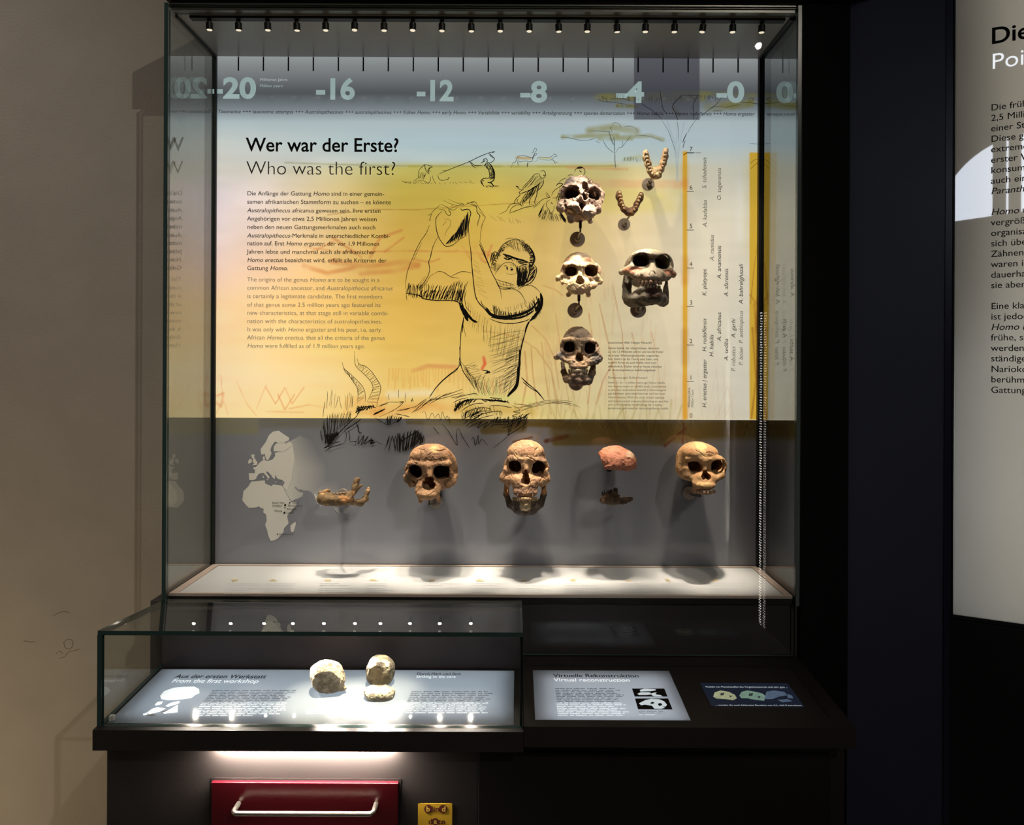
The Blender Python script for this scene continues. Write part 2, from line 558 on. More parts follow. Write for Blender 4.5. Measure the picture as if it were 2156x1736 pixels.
class Canvas:
    """a painted sheet: colours held per vertex of a fine grid"""
    def __init__(self, x0, x1, z0, z1, nx, nz):
        self.X, self.Z = np.meshgrid(np.linspace(x0, x1, nx), np.linspace(z0, z1, nz))
        self.px, self.py = panel_px(self.X, self.Z)
        self.c = np.zeros((nz, nx, 3))
        self.nx, self.nz = nx, nz
        self.n1 = vnoise((nz, nx), (max(2, nz // 7), max(2, nx // 40)), 5)     # horizontal bristle marks
        self.n2 = vnoise((nz, nx), (max(2, nz // 40), max(2, nx // 5)), 6)     # vertical bristle marks
        self.n3 = vnoise((nz, nx), (max(2, nz // 10), max(2, nx // 10)), 8)
    def mix(self, a, col):
        col = np.asarray(col, float)
        self.c = self.c * (1 - a[..., None]) + col * a[..., None]
    def rect(self, x0, y0, x1, y1, col, alpha=1.0, soft=1.0, noise=0.0, nn=None):
        def edge(t, a, b):
            return np.clip((t - a) / soft + 0.5, 0, 1) * np.clip((b - t) / soft + 0.5, 0, 1)
        a = edge(self.px, x0, x1) * edge(self.py, y0, y1) * alpha
        if noise:
            a = a * np.clip(1 + noise * ((nn if nn is not None else self.n3) * 2 - 1), 0, 1)
        self.mix(a, col)
    def stroke(self, pts, w, col, alpha=0.6, soft=0.5, noise=0.5, nn=None):
        pts = np.asarray(pts, float)
        m = w + 2
        x0, x1 = pts[:, 0].min() - m, pts[:, 0].max() + m
        y0, y1 = pts[:, 1].min() - m, pts[:, 1].max() + m
        sel = (self.px > x0) & (self.px < x1) & (self.py > y0) & (self.py < y1)
        if not sel.any():
            return
        qx, qy = self.px[sel], self.py[sel]
        d = np.full(qx.shape, 1e9)
        for (ax, ay), (bx, by) in zip(pts[:-1], pts[1:]):
            dx, dy = bx - ax, by - ay
            L = dx * dx + dy * dy + 1e-9
            t = np.clip(((qx - ax) * dx + (qy - ay) * dy) / L, 0, 1)
            d = np.minimum(d, np.hypot(qx - ax - t * dx, qy - ay - t * dy))
        a = np.clip((w / 2 - d) / (w / 2 * soft + 0.5) + 0.0, 0, 1) * alpha
        if noise:
            nz = (nn if nn is not None else self.n3)[sel]
            a = a * np.clip(1 + noise * 2.2 * (nz - 0.5), 0, 1.2)
        a = np.clip(a, 0, 1)
        self.c[sel] = self.c[sel] * (1 - a[:, None]) + np.asarray(col, float) * a[:, None]
    def blob(self, cx, cy, rx, ry, col, alpha=0.6, soft=0.6, noise=0.6, nn=None):
        d = np.hypot((self.px - cx) / rx, (self.py - cy) / ry)
        a = np.clip((1 - d) / soft, 0, 1) * alpha
        if noise:
            a = a * np.clip(1 + noise * 2.2 * ((nn if nn is not None else self.n3) - 0.5), 0, 1.2)
        self.mix(np.clip(a, 0, 1), col)
    def build(self, name, material, parent, gain):
        alb = np.clip(srgb2lin(self.c) * gain, 0.01, 0.86)
        me = bpy.data.meshes.new(name)
        n = self.nx * self.nz
        co = np.stack([self.X, np.full_like(self.X, Y_PANEL), self.Z], -1).reshape(-1, 3)
        i = np.arange(n).reshape(self.nz, self.nx)
        a, b, c, d = i[:-1, :-1].ravel(), i[:-1, 1:].ravel(), i[1:, 1:].ravel(), i[1:, :-1].ravel()
        f = np.stack([a, b, c, d], -1)
        me.vertices.add(n)
        me.vertices.foreach_set('co', co.ravel())
        me.loops.add(f.size)
        me.loops.foreach_set('vertex_index', f.ravel())
        me.polygons.add(len(f))
        me.polygons.foreach_set('loop_start', np.arange(0, f.size, 4))
        me.polygons.foreach_set('loop_total', np.full(len(f), 4))
        me.update(calc_edges=True)
        at_ = me.color_attributes.new('print', 'FLOAT_COLOR', 'POINT')
        at_.data.foreach_set('color', np.concatenate([alb.reshape(-1, 3), np.ones((n, 1))], 1).ravel())
        me.materials.append(material)
        o = link(name, me)
        under(o, parent)
        return o

def table(cv, xs, ys, rows):
    rows = np.asarray(rows, float)
    fx = np.clip(np.interp(cv.px, xs, np.arange(len(xs))), 0, len(xs) - 1.001)
    fy = np.clip(np.interp(cv.py, ys, np.arange(len(ys))), 0, len(ys) - 1.001)
    ix, iy = fx.astype(int), fy.astype(int)
    tx, ty = (fx - ix)[..., None], (fy - iy)[..., None]
    cv.c = ((rows[iy, ix] * (1 - tx) + rows[iy, ix + 1] * tx) * (1 - ty) +
            (rows[iy + 1, ix] * (1 - tx) + rows[iy + 1, ix + 1] * tx) * ty)

M_PRINT = mat('glossy_print', rough=0.06, spec=0.5, attr='print')
# the upper print is a backlit transparency: it gives off its own picture and reflects a little
M_PRINT_LIT = mat('backlit_print', rough=0.06, spec=0.5, attr='print')
_nt = M_PRINT_LIT.node_tree
_b = _nt.nodes['Principled BSDF']
_at = [n for n in _nt.nodes if n.type == 'ATTRIBUTE'][0]
_nt.links.new(_at.outputs['Color'], _b.inputs['Emission Color'])
_b.inputs['Emission Strength'].default_value = PRINT_EMIT
_mx = _nt.nodes.new('ShaderNodeMix')
_mx.data_type = 'RGBA'
_mx.blend_type = 'MULTIPLY'
_mx.inputs['Factor'].default_value = 1.0
_mx.inputs[7].default_value = (0.5, 0.5, 0.5, 1)
_nt.links.new(_at.outputs['Color'], _mx.inputs[6])
_nt.links.new(_mx.outputs[2], _b.inputs['Base Color'])
M_PRINT_LIT.cycles.emission_sampling = 'NONE'
cv = Canvas(CXL + 0.012, CXR - 0.0115, Z_SPLIT, Z_CEIL - 0.0005, 600, 392)
xs = [445, 560, 700, 850, 1000, 1150, 1300, 1430, 1605]
def same(r, g, b):
    return [(r, g, b)] * 9
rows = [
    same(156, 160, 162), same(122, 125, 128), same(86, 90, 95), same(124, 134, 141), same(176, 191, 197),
    [(205, 208, 203), (200, 208, 206), (190, 206, 208), (178, 200, 208), (175, 198, 208), (175, 198, 208), (175, 198, 206), (178, 196, 204), (180, 196, 202)],
    [(212, 208, 200), (210, 208, 200), (205, 208, 200), (192, 205, 202), (188, 204, 202), (188, 203, 200), (190, 203, 195), (192, 200, 190), (190, 198, 194)],
    [(215, 208, 195), (214, 206, 190), (212, 202, 158), (205, 190, 92), (200, 188, 95), (200, 190, 105), (205, 190, 125), (205, 195, 160), (198, 198, 185)],
    [(222, 208, 190), (222, 206, 180), (218, 196, 132), (206, 180, 70), (203, 178, 68), (206, 180, 88), (215, 190, 125), (210, 198, 165), (206, 200, 185)],
    [(228, 206, 182), (230, 204, 165), (226, 194, 120), (214, 176, 66), (208, 174, 66), (212, 180, 92), (225, 198, 145), (222, 205, 170), (212, 203, 185)],
    [(232, 198, 160), (235, 194, 138), (230, 188, 106), (222, 180, 74), (216, 178, 72), (216, 184, 102), (228, 202, 155), (225, 205, 172), (214, 204, 185)],
    [(240, 198, 128), (242, 197, 114), (238, 193, 96), (232, 186, 74), (222, 182, 78), (216, 186, 106), (226, 205, 160), (224, 206, 172), (214, 204, 185)],
    [(242, 203, 126), (243, 203, 118), (242, 203, 102), (236, 193, 80), (227, 190, 86), (218, 190, 112), (224, 204, 160), (222, 204, 172), (212, 203, 184)],
    [(240, 205, 132), (243, 210, 136), (243, 212, 132), (240, 202, 100), (233, 198, 106), (223, 198, 126), (222, 203, 160), (220, 202, 170), (210, 201, 182)],
    [(238, 206, 118), (240, 210, 124), (238, 205, 112), (236, 200, 110), (232, 204, 120), (220, 202, 126), (215, 198, 145), (215, 198, 160), (208, 198, 178)],
]
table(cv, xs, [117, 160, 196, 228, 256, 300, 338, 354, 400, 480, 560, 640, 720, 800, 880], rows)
cv.c = cv.c * 0.87 + cv.c.mean(-1, keepdims=True) * 0.13
_y = np.clip((cv.py - 350) / 60, 0, 1) * np.clip((1300 - cv.px) / 200, 0, 1)
_l = np.clip((780 - cv.px) / 320, 0, 1) * np.clip((cv.py - 350) / 60, 0, 1)
cv.c += _l[..., None] * np.array([5.0, 9.0, 26.0])
cv.c[..., 1] -= 3 * _y
cv.c[..., 0] += 3 * _y
cv.c += ((cv.n1 - 0.5) * 7)[..., None] * np.clip((cv.py - 250) / 100, 0, 1)[..., None]
BR = (188, 104, 48)
T = cv.stroke
# horizon, meadow and track washes
T([(600, 342), (700, 346), (850, 349), (1180, 350), (1300, 349)], 5, (150, 150, 110), 0.5)
T([(860, 350), (1100, 351), (1290, 349)], 7, (176, 160, 60), 0.45)
T([(840, 415), (1000, 430), (1170, 425), (1420, 420)], 70, (200, 182, 76), 0.25)
T([(1195, 352), (1320, 356)], 9, (200, 150, 100), 0.55)
T([(1200, 385), (1430, 388)], 24, (206, 160, 112), 0.5)
T([(690, 452), (790, 440), (870, 442), (1010, 432), (1130, 425)], 3, (150, 96, 40), 0.5)
T([(1088, 331), (1102, 333), (1117, 333)], 8, (186, 146, 84), 0.7, 0.6, 0.3)
T([(1137, 333), (1160, 333)], 5, (196, 176, 110), 0.6, 0.6, 0.3)
# rust brush marks beside the text and behind the figure
for pts, w in (([(640, 520), (720, 530), (860, 528), (1030, 530)], 6), ([(700, 550), (780, 560), (850, 552), (880, 556)], 18),
               ([(780, 540), (800, 500), (845, 485)], 10), ([(810, 530), (850, 500)], 8), ([(700, 500), (760, 540)], 9),
               ([(655, 530), (700, 510)], 8), ([(760, 575), (830, 570), (880, 560)], 16), ([(870, 545), (905, 552), (925, 545)], 7),
               ([(975, 520), (985, 535), (992, 545)], 8), ([(1000, 520), (1015, 548), (1022, 552)], 9), ([(1035, 517), (1025, 545)], 8),
               ([(960, 527), (1000, 533), (1040, 538)], 8), ([(640, 560), (690, 575), (760, 560)], 14)):
    T(pts, w, (196, 116, 62), 0.42, 0.7, 0.7)
for pts, w, al in (([(445, 838), (470, 828), (465, 855), (450, 842)], 9, 0.5), ([(497, 800), (520, 850), (540, 875)], 3, 0.4),
                   ([(470, 850), (465, 790)], 3, 0.4), ([(540, 860), (560, 810)], 3, 0.35), ([(560, 815), (580, 850), (600, 815), (615, 850), (640, 815)], 4, 0.42),
                   ([(585, 830), (600, 862), (620, 830)], 5, 0.4), ([(610, 860), (650, 852), (690, 858)], 5, 0.3), ([(560, 866), (640, 868)], 4, 0.3),
                   ([(455, 870), (470, 840), (480, 872)], 3, 0.35), ([(870, 780), (900, 770), (960, 772)], 14, 0.4)):
    T(pts, w, (205, 120, 70), al, 0.7, 0.6)
for k in range(26):
    x = 820 + k * 6.5
    T([(x, 776), (x + RNG.uniform(-3, 3), 812 + RNG.uniform(-14, 14))], 4.5, (216, 138, 50), 0.35, 0.8, 0.6)
T([(820, 830), (905, 827)], 26, (238, 218, 178), 0.6, 0.8, 0.6, cv.n1)
for k in range(10):
    x = 725 + k * 9
    T([(x, 870), (x + 8, 838)], 12, (224, 146, 62), 0.3, 0.8, 0.7)
T([(790, 868), (900, 855), (960, 860)], 30, (216, 140, 62), 0.4, 0.8, 0.7)
T([(960, 860), (1040, 862), (1120, 868)], 34, (190, 150, 60), 0.4, 0.8, 0.7)
T([(990, 830), (1060, 838), (1120, 842)], 30, (205, 206, 120), 0.4, 0.8, 0.7)
for k in range(9):
    x = 988 + k * 8
    T([(x, 795 + RNG.uniform(0, 10)), (x + 3, 832)], 3.5, (150, 172, 100) if k % 2 else (196, 140, 84), 0.5, 0.7, 0.5)
T([(1018, 752), (1021, 765), (1015, 776)], 10, (216, 72, 44), 0.75, 0.8, 0.5)
# reeds on the right of the figure
for pts, w in (([(1018, 697), (1060, 702), (1095, 712), (1130, 735), (1160, 780), (1175, 850)], 4.5), ([(1120, 685), (1150, 715), (1168, 755), (1178, 820)], 3.5),
               ([(1170, 660), (1180, 730), (1200, 860)], 3), ([(1105, 740), (1110, 800), (1098, 860)], 5), ([(1118, 730), (1122, 790), (1132, 860)], 4),
               ([(1140, 720), (1150, 800), (1160, 870)], 4), ([(1262, 640), (1285, 740), (1300, 850)], 4), ([(1290, 600), (1310, 700), (1316, 800)], 3.5),
               ([(1240, 660), (1250, 740), (1238, 850)], 4), ([(1330, 700), (1345, 760), (1335, 860)], 3.5), ([(1292, 760), (1270, 800), (1255, 850)], 5),
               ([(1372, 700), (1385, 760), (1392, 840)], 3), ([(1142, 600), (1170, 610), (1185, 622)], 4), ([(1205, 545), (1178, 552)], 4)):
    T(pts, w, (176, 112, 62), 0.5, 0.7, 0.5)
for k in range(40):
    x = RNG.uniform(1130, 1430)
    y = RNG.uniform(560, 830)
    T([(x, y), (x + RNG.uniform(-8, 8), y + RNG.uniform(30, 70))], RNG.uniform(4, 9), (206, 160, 112), 0.22, 0.8, 0.5)
for k in range(30):
    x = RNG.uniform(1160, 1560)
    T([(x, 881), (x + RNG.uniform(-25, 25), RNG.uniform(760, 850))], RNG.uniform(2, 4), (170, 128, 84), 0.3, 0.8, 0.5)
for k in range(22):
    x = 1090 + k * 16
    T([(x, 884), (x + RNG.uniform(-14, 14), RNG.uniform(838, 866))], 7, (160, 140, 70), 0.3, 0.8, 0.6)
# acacia crowns
AC = (116, 112, 70)
for pts, w, al in (([(1185, 288), (1240, 286), (1300, 284)], 14, 0.6), ([(1240, 275), (1290, 268), (1340, 276)], 22, 0.6), ([(1300, 288), (1370, 286), (1396, 294)], 13, 0.5),
                   ([(1262, 292), (1330, 292)], 12, 0.5)):
    T(pts, w, (146, 142, 100), al, 0.7, 0.7)
for pts, w, al in (([(1258, 205), (1310, 203), (1370, 206)], 22, 0.75), ([(1300, 222), (1340, 224)], 12, 0.7), ([(1370, 205), (1440, 210), (1480, 208)], 22, 0.7),
                   ([(1340, 198), (1450, 196), (1590, 200)], 14, 0.65), ([(1490, 226), (1540, 222), (1580, 216)], 26, 0.75), ([(1420, 226), (1428, 240)], 16, 0.7)):
    T(pts, w, AC, al, 0.6, 0.7)
T([(1315, 336), (1345, 330), (1370, 338)], 12, (176, 178, 140), 0.6, 0.7, 0.8, cv.n2)
# pale trunk and bushes seen through the white-washed column
for pts, w in (([(1405, 256), (1420, 300), (1428, 380)], 5), ([(1440, 256), (1430, 310), (1424, 380)], 4), ([(1424, 255), (1426, 330)], 3)):
    T(pts, w, (150, 164, 174), 0.5, 0.7, 0.2)
# timeline strips
cv.rect(1447, 322, 1604, 882, (216, 209, 194), 0.35, 30)
cv.rect(1437.5, 318, 1447, 883, (216, 164, 58), 1.0, 1.5)
for y0, y1, col, al in ((340, 372, (196, 150, 52), 0.5), (375, 398, (200, 120, 50), 0.7), (540, 600, (176, 108, 40), 0.7), (640, 680, (205, 150, 60), 0.6),
                        (690, 770, (170, 110, 50), 0.6), (790, 880, (206, 128, 50), 0.7)):
    cv.rect(1438, y0, 1446.5, y1, col, al, 14, 0.6, cv.n2)
cv.rect(1578, 321, 1605, 883, (206, 164, 56), 1.0, 1.5)
cv.rect(1579, 330, 1604, 540, (190, 160, 60), 0.4, 40, 0.5)
for pts, w in (([(1580, 640), (1588, 560), (1598, 490)], 3), ([(1600, 880), (1590, 700), (1598, 560)], 5), ([(1582, 880), (1592, 800), (1584, 690)], 6),
               ([(1594, 880), (1600, 760), (1588, 640)], 7), ([(1579, 620), (1600, 650)], 4)):
    T(pts, w, (150, 92, 36), 0.6, 0.7, 0.4)
# dark time window over the top band
cv.rect(1335, 100, 1473, 252, (66, 66, 76), 0.70, 1.6)
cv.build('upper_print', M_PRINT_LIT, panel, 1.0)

lw = Canvas(CXL + 0.012, CXR - 0.0115, Z_FLOOR + 0.0005, Z_SPLIT - 0.0003, 580, 158)
lw.c[:] = (119, 121, 130)
OL = (96, 84, 48)
lw.rect(440, 878, 545, 914, (128, 124, 96), 0.7, 9, 0.3, lw.n1)
lw.rect(545, 878, 690, 900, (104, 100, 84), 0.6, 12, 0.4, lw.n1)
for pts, w, al in (([(950, 886), (1110, 888), (1180, 890)], 26, 0.85), ([(1020, 905), (1100, 900)], 24, 0.7), ([(1180, 905), (1420, 908), (1606, 900)], 56, 0.92),
                   ([(1170, 930), (1300, 928), (1400, 930)], 22, 0.7), ([(860, 887), (945, 890)], 16, 0.5), ([(700, 886), (800, 886)], 10, 0.5)):
    lw.stroke(pts, w, OL, al, 0.45, 0.35, lw.n1)
for pts, w in (([(1150, 928), (1195, 918)], 12), ([(1445, 900), (1400, 938)], 8), ([(1440, 890), (1437, 932)], 6), ([(1080, 930), (1120, 920)], 6)):
    lw.stroke(pts, w, (84, 50, 36), 0.8, 0.5, 0.4)
for k in range(40):
    x = RNG.uniform(1150, 1600)
    lw.stroke([(x, 884), (x + RNG.uniform(-30, 30), RNG.uniform(900, 936))], 4, (126, 108, 58) if k % 2 else (70, 60, 40), 0.4, 0.7, 0.5)
# pale patch painted into the print, imitating a reflection in the front glass
lw.rect(893, 884, 990, 912, (138, 140, 128), 0.45, 8, 0.3)
# map: the land mass of Asia fades out to the right
MAPC = (212, 210, 204)
def fill_poly(cvs, poly, col, alpha):
    px, py = cvs.px, cvs.py
    inside = np.zeros(px.shape, bool)
    n = len(poly)
    for i in range(n):
        x0, y0 = poly[i]
        x1, y1 = poly[(i + 1) % n]
        if y0 == y1:
            continue
        cond = ((y0 > py) != (y1 > py)) & (px < (x1 - x0) * (py - y0) / (y1 - y0) + x0)
        inside ^= cond
    cvs.mix(inside * alpha, col)
ZX = lambda a: [(490 + x / 6.677, 890 + y / 6.677) for x, y in a]
asia = ZX([(735, 830), (680, 700), (640, 560), (620, 430), (660, 280), (760, 270), (840, 240), (940, 180), (1250, 300), (1500, 700), (1500, 1000), (1240, 1140), (1210, 1150),
           (1185, 1120), (1150, 1010), (1090, 960), (1030, 945), (960, 940), (930, 935), (880, 895), (870, 910), (900, 945), (930, 965), (1000, 990), (960, 1040), (820, 1100),
           (790, 1050), (700, 900)])
fade = np.clip(1 - ((lw.px - 590) * 0.75 + np.maximum(0, 985 - lw.py) * 0.42) / 74, 0, 1) ** 0.9
south = np.clip((lw.py - 1010) / 45, 0, 1) * np.clip((735 - lw.px) / 60, 0, 1)
fill_poly(lw, asia, MAPC, np.clip(np.maximum(fade, south * 0.7), 0, 1))
lw.build('lower_print', M_PRINT, panel, 1.4)
box_obj('backing_board', CXL + 0.012, CXR - 0.0115, Y_PANEL + 0.002, Y_PANEL + 0.012, Z_FLOOR + 0.0005, Z_CEIL - 0.0005, M_BLACK, panel)
# ------------------------------------------------------------------ map with crisp coasts
fm = Flat()
africa = [(260, 825), (450, 805), (455, 850), (545, 888), (570, 862), (690, 882), (705, 905), (760, 1010), (815, 1110), (905, 1110), (895, 1160), (800, 1260), (765, 1310), (785, 1410), (720, 1480),
          (715, 1530), (640, 1620), (585, 1650), (530, 1655), (495, 1570), (488, 1520), (455, 1430), (478, 1370), (470, 1290), (430, 1255), (435, 1205), (390, 1195), (375, 1172),
          (310, 1190), (230, 1195), (190, 1160), (135, 1090), (150, 960), (220, 890)]
europe = [[(225, 705), (310, 705), (312, 660), (275, 630), (330, 615), (385, 550), (425, 524), (455, 520), (480, 535), (560, 515), (600, 460), (590, 420), (660, 408), (700, 420), (840, 300), (870, 520), (830, 800), (760, 960),
           (700, 880), (722, 850), (730, 830), (690, 800), (640, 790), (612, 765), (610, 735), (660, 745), (600, 738), (590, 790), (560, 770), (545, 740), (500, 690), (470, 680), (475, 705), (520, 760), (500, 790), (470, 740), (430, 700), (370, 715), (345, 745), (330, 785), (290, 805), (232, 800)],
          [(450, 432), (420, 445), (400, 440), (390, 370), (470, 260), (500, 190), (520, 160), (570, 120), (650, 110), (690, 140), (795, 210), (790, 245), (700, 282), (640, 290), (612, 265), (585, 268), (540, 340), (530, 380), (545, 430), (520, 480), (500, 520), (470, 515)],
          [(640, 288), (612, 285), (580, 330), (572, 395), (600, 402), (665, 398), (700, 425), (845, 302), (800, 262), (745, 302), (725, 270), (700, 275)]]
blobs = [africa, [(815, 1440), (880, 1385), (888, 1420), (855, 1530), (825, 1530), (810, 1490)],
         [(262, 440), (310, 445), (300, 480), (350, 560), (340, 590), (272, 598), (300, 570), (275, 535), (290, 510), (265, 480)],
         [(215, 540), (240, 505), (268, 510), (265, 555), (220, 575)], [(422, 480), (445, 462), (452, 515), (425, 520)],
         [(422, 745), (438, 740), (436, 775), (422, 772)], [(470, 790), (500, 790), (492, 808)], [(590, 826), (625, 828), (600, 834)], [(690, 828), (725, 822), (700, 836)],
         [(1140, 1000), (1165, 1000), (1225, 1110), (1205, 1150), (1185, 1120)], [(1225, 1160), (1238, 1150), (1240, 1175), (1228, 1172)]]
def tri_poly(flat, pts3):
    """fill any outline with triangles"""
    pts3 = [Vector(p) for p in pts3]
    flat.add(pts3, [tuple(t) for t in tessellate_polygon([pts3])])
for b in blobs:
    tri_poly(fm, [P(x, y, 0.0006) for x, y in ZX(b)])
# Europe: solid only up to the fading meridian
for b in europe:
    tri_poly(fm, [P(x, y, 0.0005) for x, y in ZX(b)])
M_MAP = mat('pale_map_ink', rgb(236, 233, 227), 0.3, spec=0.3)
fm.build('map_land', M_MAP, panel)
fi = Flat()
for b in ([(1400, 1185), (1470, 1190), (1525, 1290), (1500, 1300), (1450, 1240)], [(1550, 1210), (1640, 1175), (1650, 1215), (1600, 1280), (1560, 1260)],
          [(1510, 1300), (1580, 1320), (1680, 1335), (1640, 1342), (1520, 1315)]):
    tri_poly(fi, [P(x, y, 0.0006) for x, y in ZX(b)])
fi.build('map_islands', mat('faded_map_ink', rgb(156, 158, 160), 0.3, spec=0.3), panel)

# ------------------------------------------------------------------ lettering on the panel
AX, AZ = Vector((1, 0, 0)), Vector((0, 0, 1))
PARTS = []
def block(name, material):
    f = Flat()
    PARTS.append((f, name, material))
    return f
def line(flat, s, x0, x1, y, cap, weight=0.0, italic=False, off=0.0012):
    a, b = P(x0, y, off), P(x1, y, off)
    text(flat, s, a, AX, AZ, (b - a).x, cap * PX_K, weight, italic)
line(block('german_heading', M_INK), 'Wer war der Erste?', 518, 839, 318, 28, 0.014)
line(block('english_heading', M_INK_DARKGREY), 'Who was the first?', 518, 832, 367, 28, -0.012)
f_ = block('german_text', M_INK_DARKGREY)
for s, x1, y in (('Die Anfänge der Gattung *Homo* sind in einer gemein-', 809, 411), ('samen afrikanischen Stammform zu suchen – es könnte', 823, 428.5),
                 ('*Australopithecus africanus* gewesen sein. Ihre ersten', 801, 446.5), ('Angehörigen vor etwa 2,5 Millionen Jahren weisen', 793, 464),
                 ('neben den neuen Gattungsmerkmalen auch noch', 790, 481.5), ('*Australopithecus*-Merkmale in unterschiedlicher Kombi-', 821, 499.5),
                 ('nation auf. Erst *Homo ergaster*, der vor 1,9 Millionen', 798, 516), ('Jahren lebte und manchmal auch als afrikanischer', 791, 533.5),
                 ('*Homo erectus* bezeichnet wird, erfüllt alle Kriterien der', 814, 551), ('Gattung *Homo*.', 606, 568)):
    line(f_, s, 520, x1, y, 8.6, 0.006)
f_ = block('english_text', M_INK_GREY)
for s, x1, y in (('The origins of the genus *Homo* are to be sought in a', 799, 592), ('common African ancestor, and *Australopithecus africanus*', 827, 609.5),
                 ('is certainly a legitimate candidate. The first members', 805, 627), ('of that genus some 2.5 million years ago featured its', 801, 645),
                 ('new characteristics, at that stage still in variable combi-', 818, 662), ('nation with the characteristics of australopithecines.', 804, 679.5),
                 ('It was only with *Homo ergaster* and his peer, i.e. early', 802, 697), ('African *Homo erectus*, that all the criteria of the genus', 810, 714),
                 ('*Homo* were fulfilled as of 1.9 million years ago.', 768, 731.5)):
    line(f_, s, 520, x1, y, 8.6, -0.004)
# ticker line under the numbers
line(block('ticker_line', M_INK_DARKGREY), 'Taxonomie +++ taxonomic attempts +++ Australopithecinen +++ australopithecines +++ früher Homo +++ early Homo +++ Variabilität +++ variability +++ Artabgrenzung +++ species demarcation +++ Homo habilis +++ Homo rudolfensis +++ Homo ergaster',
     458, 1589, 238, 7.4, 0.0, True)
for s, x0, x1, y in (('-20', 447, 539, 205.5), ('-16', 665, 747, 207.5), ('-12', 877, 955, 211), ('-8', 1095, 1152, 213.5), ('-4', 1297, 1356, 214.5), ('-0', 1508, 1567, 214)):
    line(block('timeline_number', M_INK_PALE), s, x0, x1, y, 41, 0.034)
line(block('unit_lettering', M_INK_WHITE), 'Millionen Jahre', 547, 605, 170, 5.5)
line(block('unit_lettering', M_INK_PALE), 'Million years', 547, 595, 183, 5.5)
for i in range(21):
    x = 502.0 + i * 52.6
    y0 = 119 + i * 0.2
    a, b = P(x - 1.4, y0), P(x + 1.4, y0 + 30)
    block('timeline_tick', M_INK).poly([(a.x, a.y, a.z), (a.x, a.y, b.z), (b.x, a.y, b.z), (b.x, a.y, a.z)])
# small text
f_ = block('small_german_text', M_INK)
yy = [723, 734.5, 742, 750, 757.5, 765, 773, 780.5]
for s, x1, y in zip(('Geschickter Affe? Fähiger Mensch?', '*Homo habilis*, der »Geschickte«, lebte vor', '2,1 bis 1,5 Millionen Jahren und wurde früher', 'als erster Werkzeughersteller angesehen.',
                     'Sein Gehirn ist für *Homo* sehr klein, und', 'sowohl Arme als auch Kiefer sind noch', 'affenähnlich. Daher wird er heute mitunter', 'als *Australopithecus habilis* aufgefasst.'),
                    (1372, 1388, 1397, 1389, 1385, 1382, 1394, 1381), yy):
    line(f_, s, 1280, x1, y, 4.3, 0.004)
f_ = block('small_english_text', M_INK_DARKGREY)
yy = [796.5, 807, 815, 822.5, 830, 838, 846, 853.5, 861]
for s, x1, y in zip(('Dexterous ape? Skilled human?', 'Some 2.1 to 1.5 million years ago *Homo habilis*,', 'the »handy man« or »skilful man«, considered', 'as the first tool-maker does fill a chronological',
                     'gap between australopithecines and the later', '*Homo erectus*. With his small cranial capacity', 'and controversial anatomy featuring an ape-like', 'arm and mandible morphology he is today',
                     'sometimes perceived as *Australopithecus habilis*'), (1363, 1400, 1402, 1402, 1401, 1399, 1407, 1394, 1407), yy):
    line(f_, s, 1280, x1, y, 4.3, -0.003)
# vertical species names: (name, x of baseline, y bottom, y top, weight)
for s, x, yb, yt, mt in (('S. tchadensis', 1487, 397, 331, M_INK_GREY), ('O. tugenensis', 1518, 422, 353, M_INK_GREY), ('A. kadabba', 1488, 478, 421, M_INK_GREY), ('A. ramidus', 1503, 549, 494, M_INK_GREY), ('A. anamensis', 1518, 587, 517, M_INK_DARKGREY),
                     ('A. afarensis', 1533, 624, 565, M_INK_DARKGREY), ('K. platyops', 1487, 623, 566, M_INK_DARKGREY), ('A. bahrelghazali', 1564, 640, 555, M_INK_DARKGREY), ('A. africanus', 1518, 718, 657, M_INK_DARKGREY), ('A. garhi', 1548, 711, 670, M_INK_DARKGREY),
                     ('P. aethiopicus', 1564, 723, 654, M_INK_GREY), ('H. rudolfensis', 1487, 740, 670, M_INK_DARKGREY), ('H. habilis', 1502, 751, 704, M_INK_DARKGREY), ('A. sediba', 1533, 759, 713, M_INK_DARKGREY), ('P. robustus', 1548, 782, 729, M_INK_GREY),
                     ('P. boisei', 1564, 769, 730, M_INK_GREY), ('H. erectus | ergaster', 1487, 858, 756, M_INK_DARKGREY), ('Millionen Jahre', 1453, 857, 816, M_INK_DARKGREY), ('Million Years', 1460, 857, 820, M_INK_GREY)):
    a, b = P(x, yb), P(x, yt)
    small = s.startswith('Mill')
    text(block('scale_caption' if small else 'species_name', mt), s, a, AZ, -AX, (b - a).z, (5.0 if small else 8.4) * PX_K, 0.002, not small)
for n, y in ((7, 318), (6, 399), (5, 480), (4, 560), (3, 641), (2, 722), (1, 799), (0, 879)):
    f_ = block('scale_number', M_INK_DARKGREY)
    text(f_, str(n), P(1451.5, y), AX, AZ, None, 9 * PX_K)
    if n:
        a, b = P(1446, y + 3.4), P(1461, y + 4.6)
        f_.poly([(a.x, a.y, a.z), (a.x, a.y, b.z), (b.x, a.y, b.z), (b.x, a.y, a.z)])
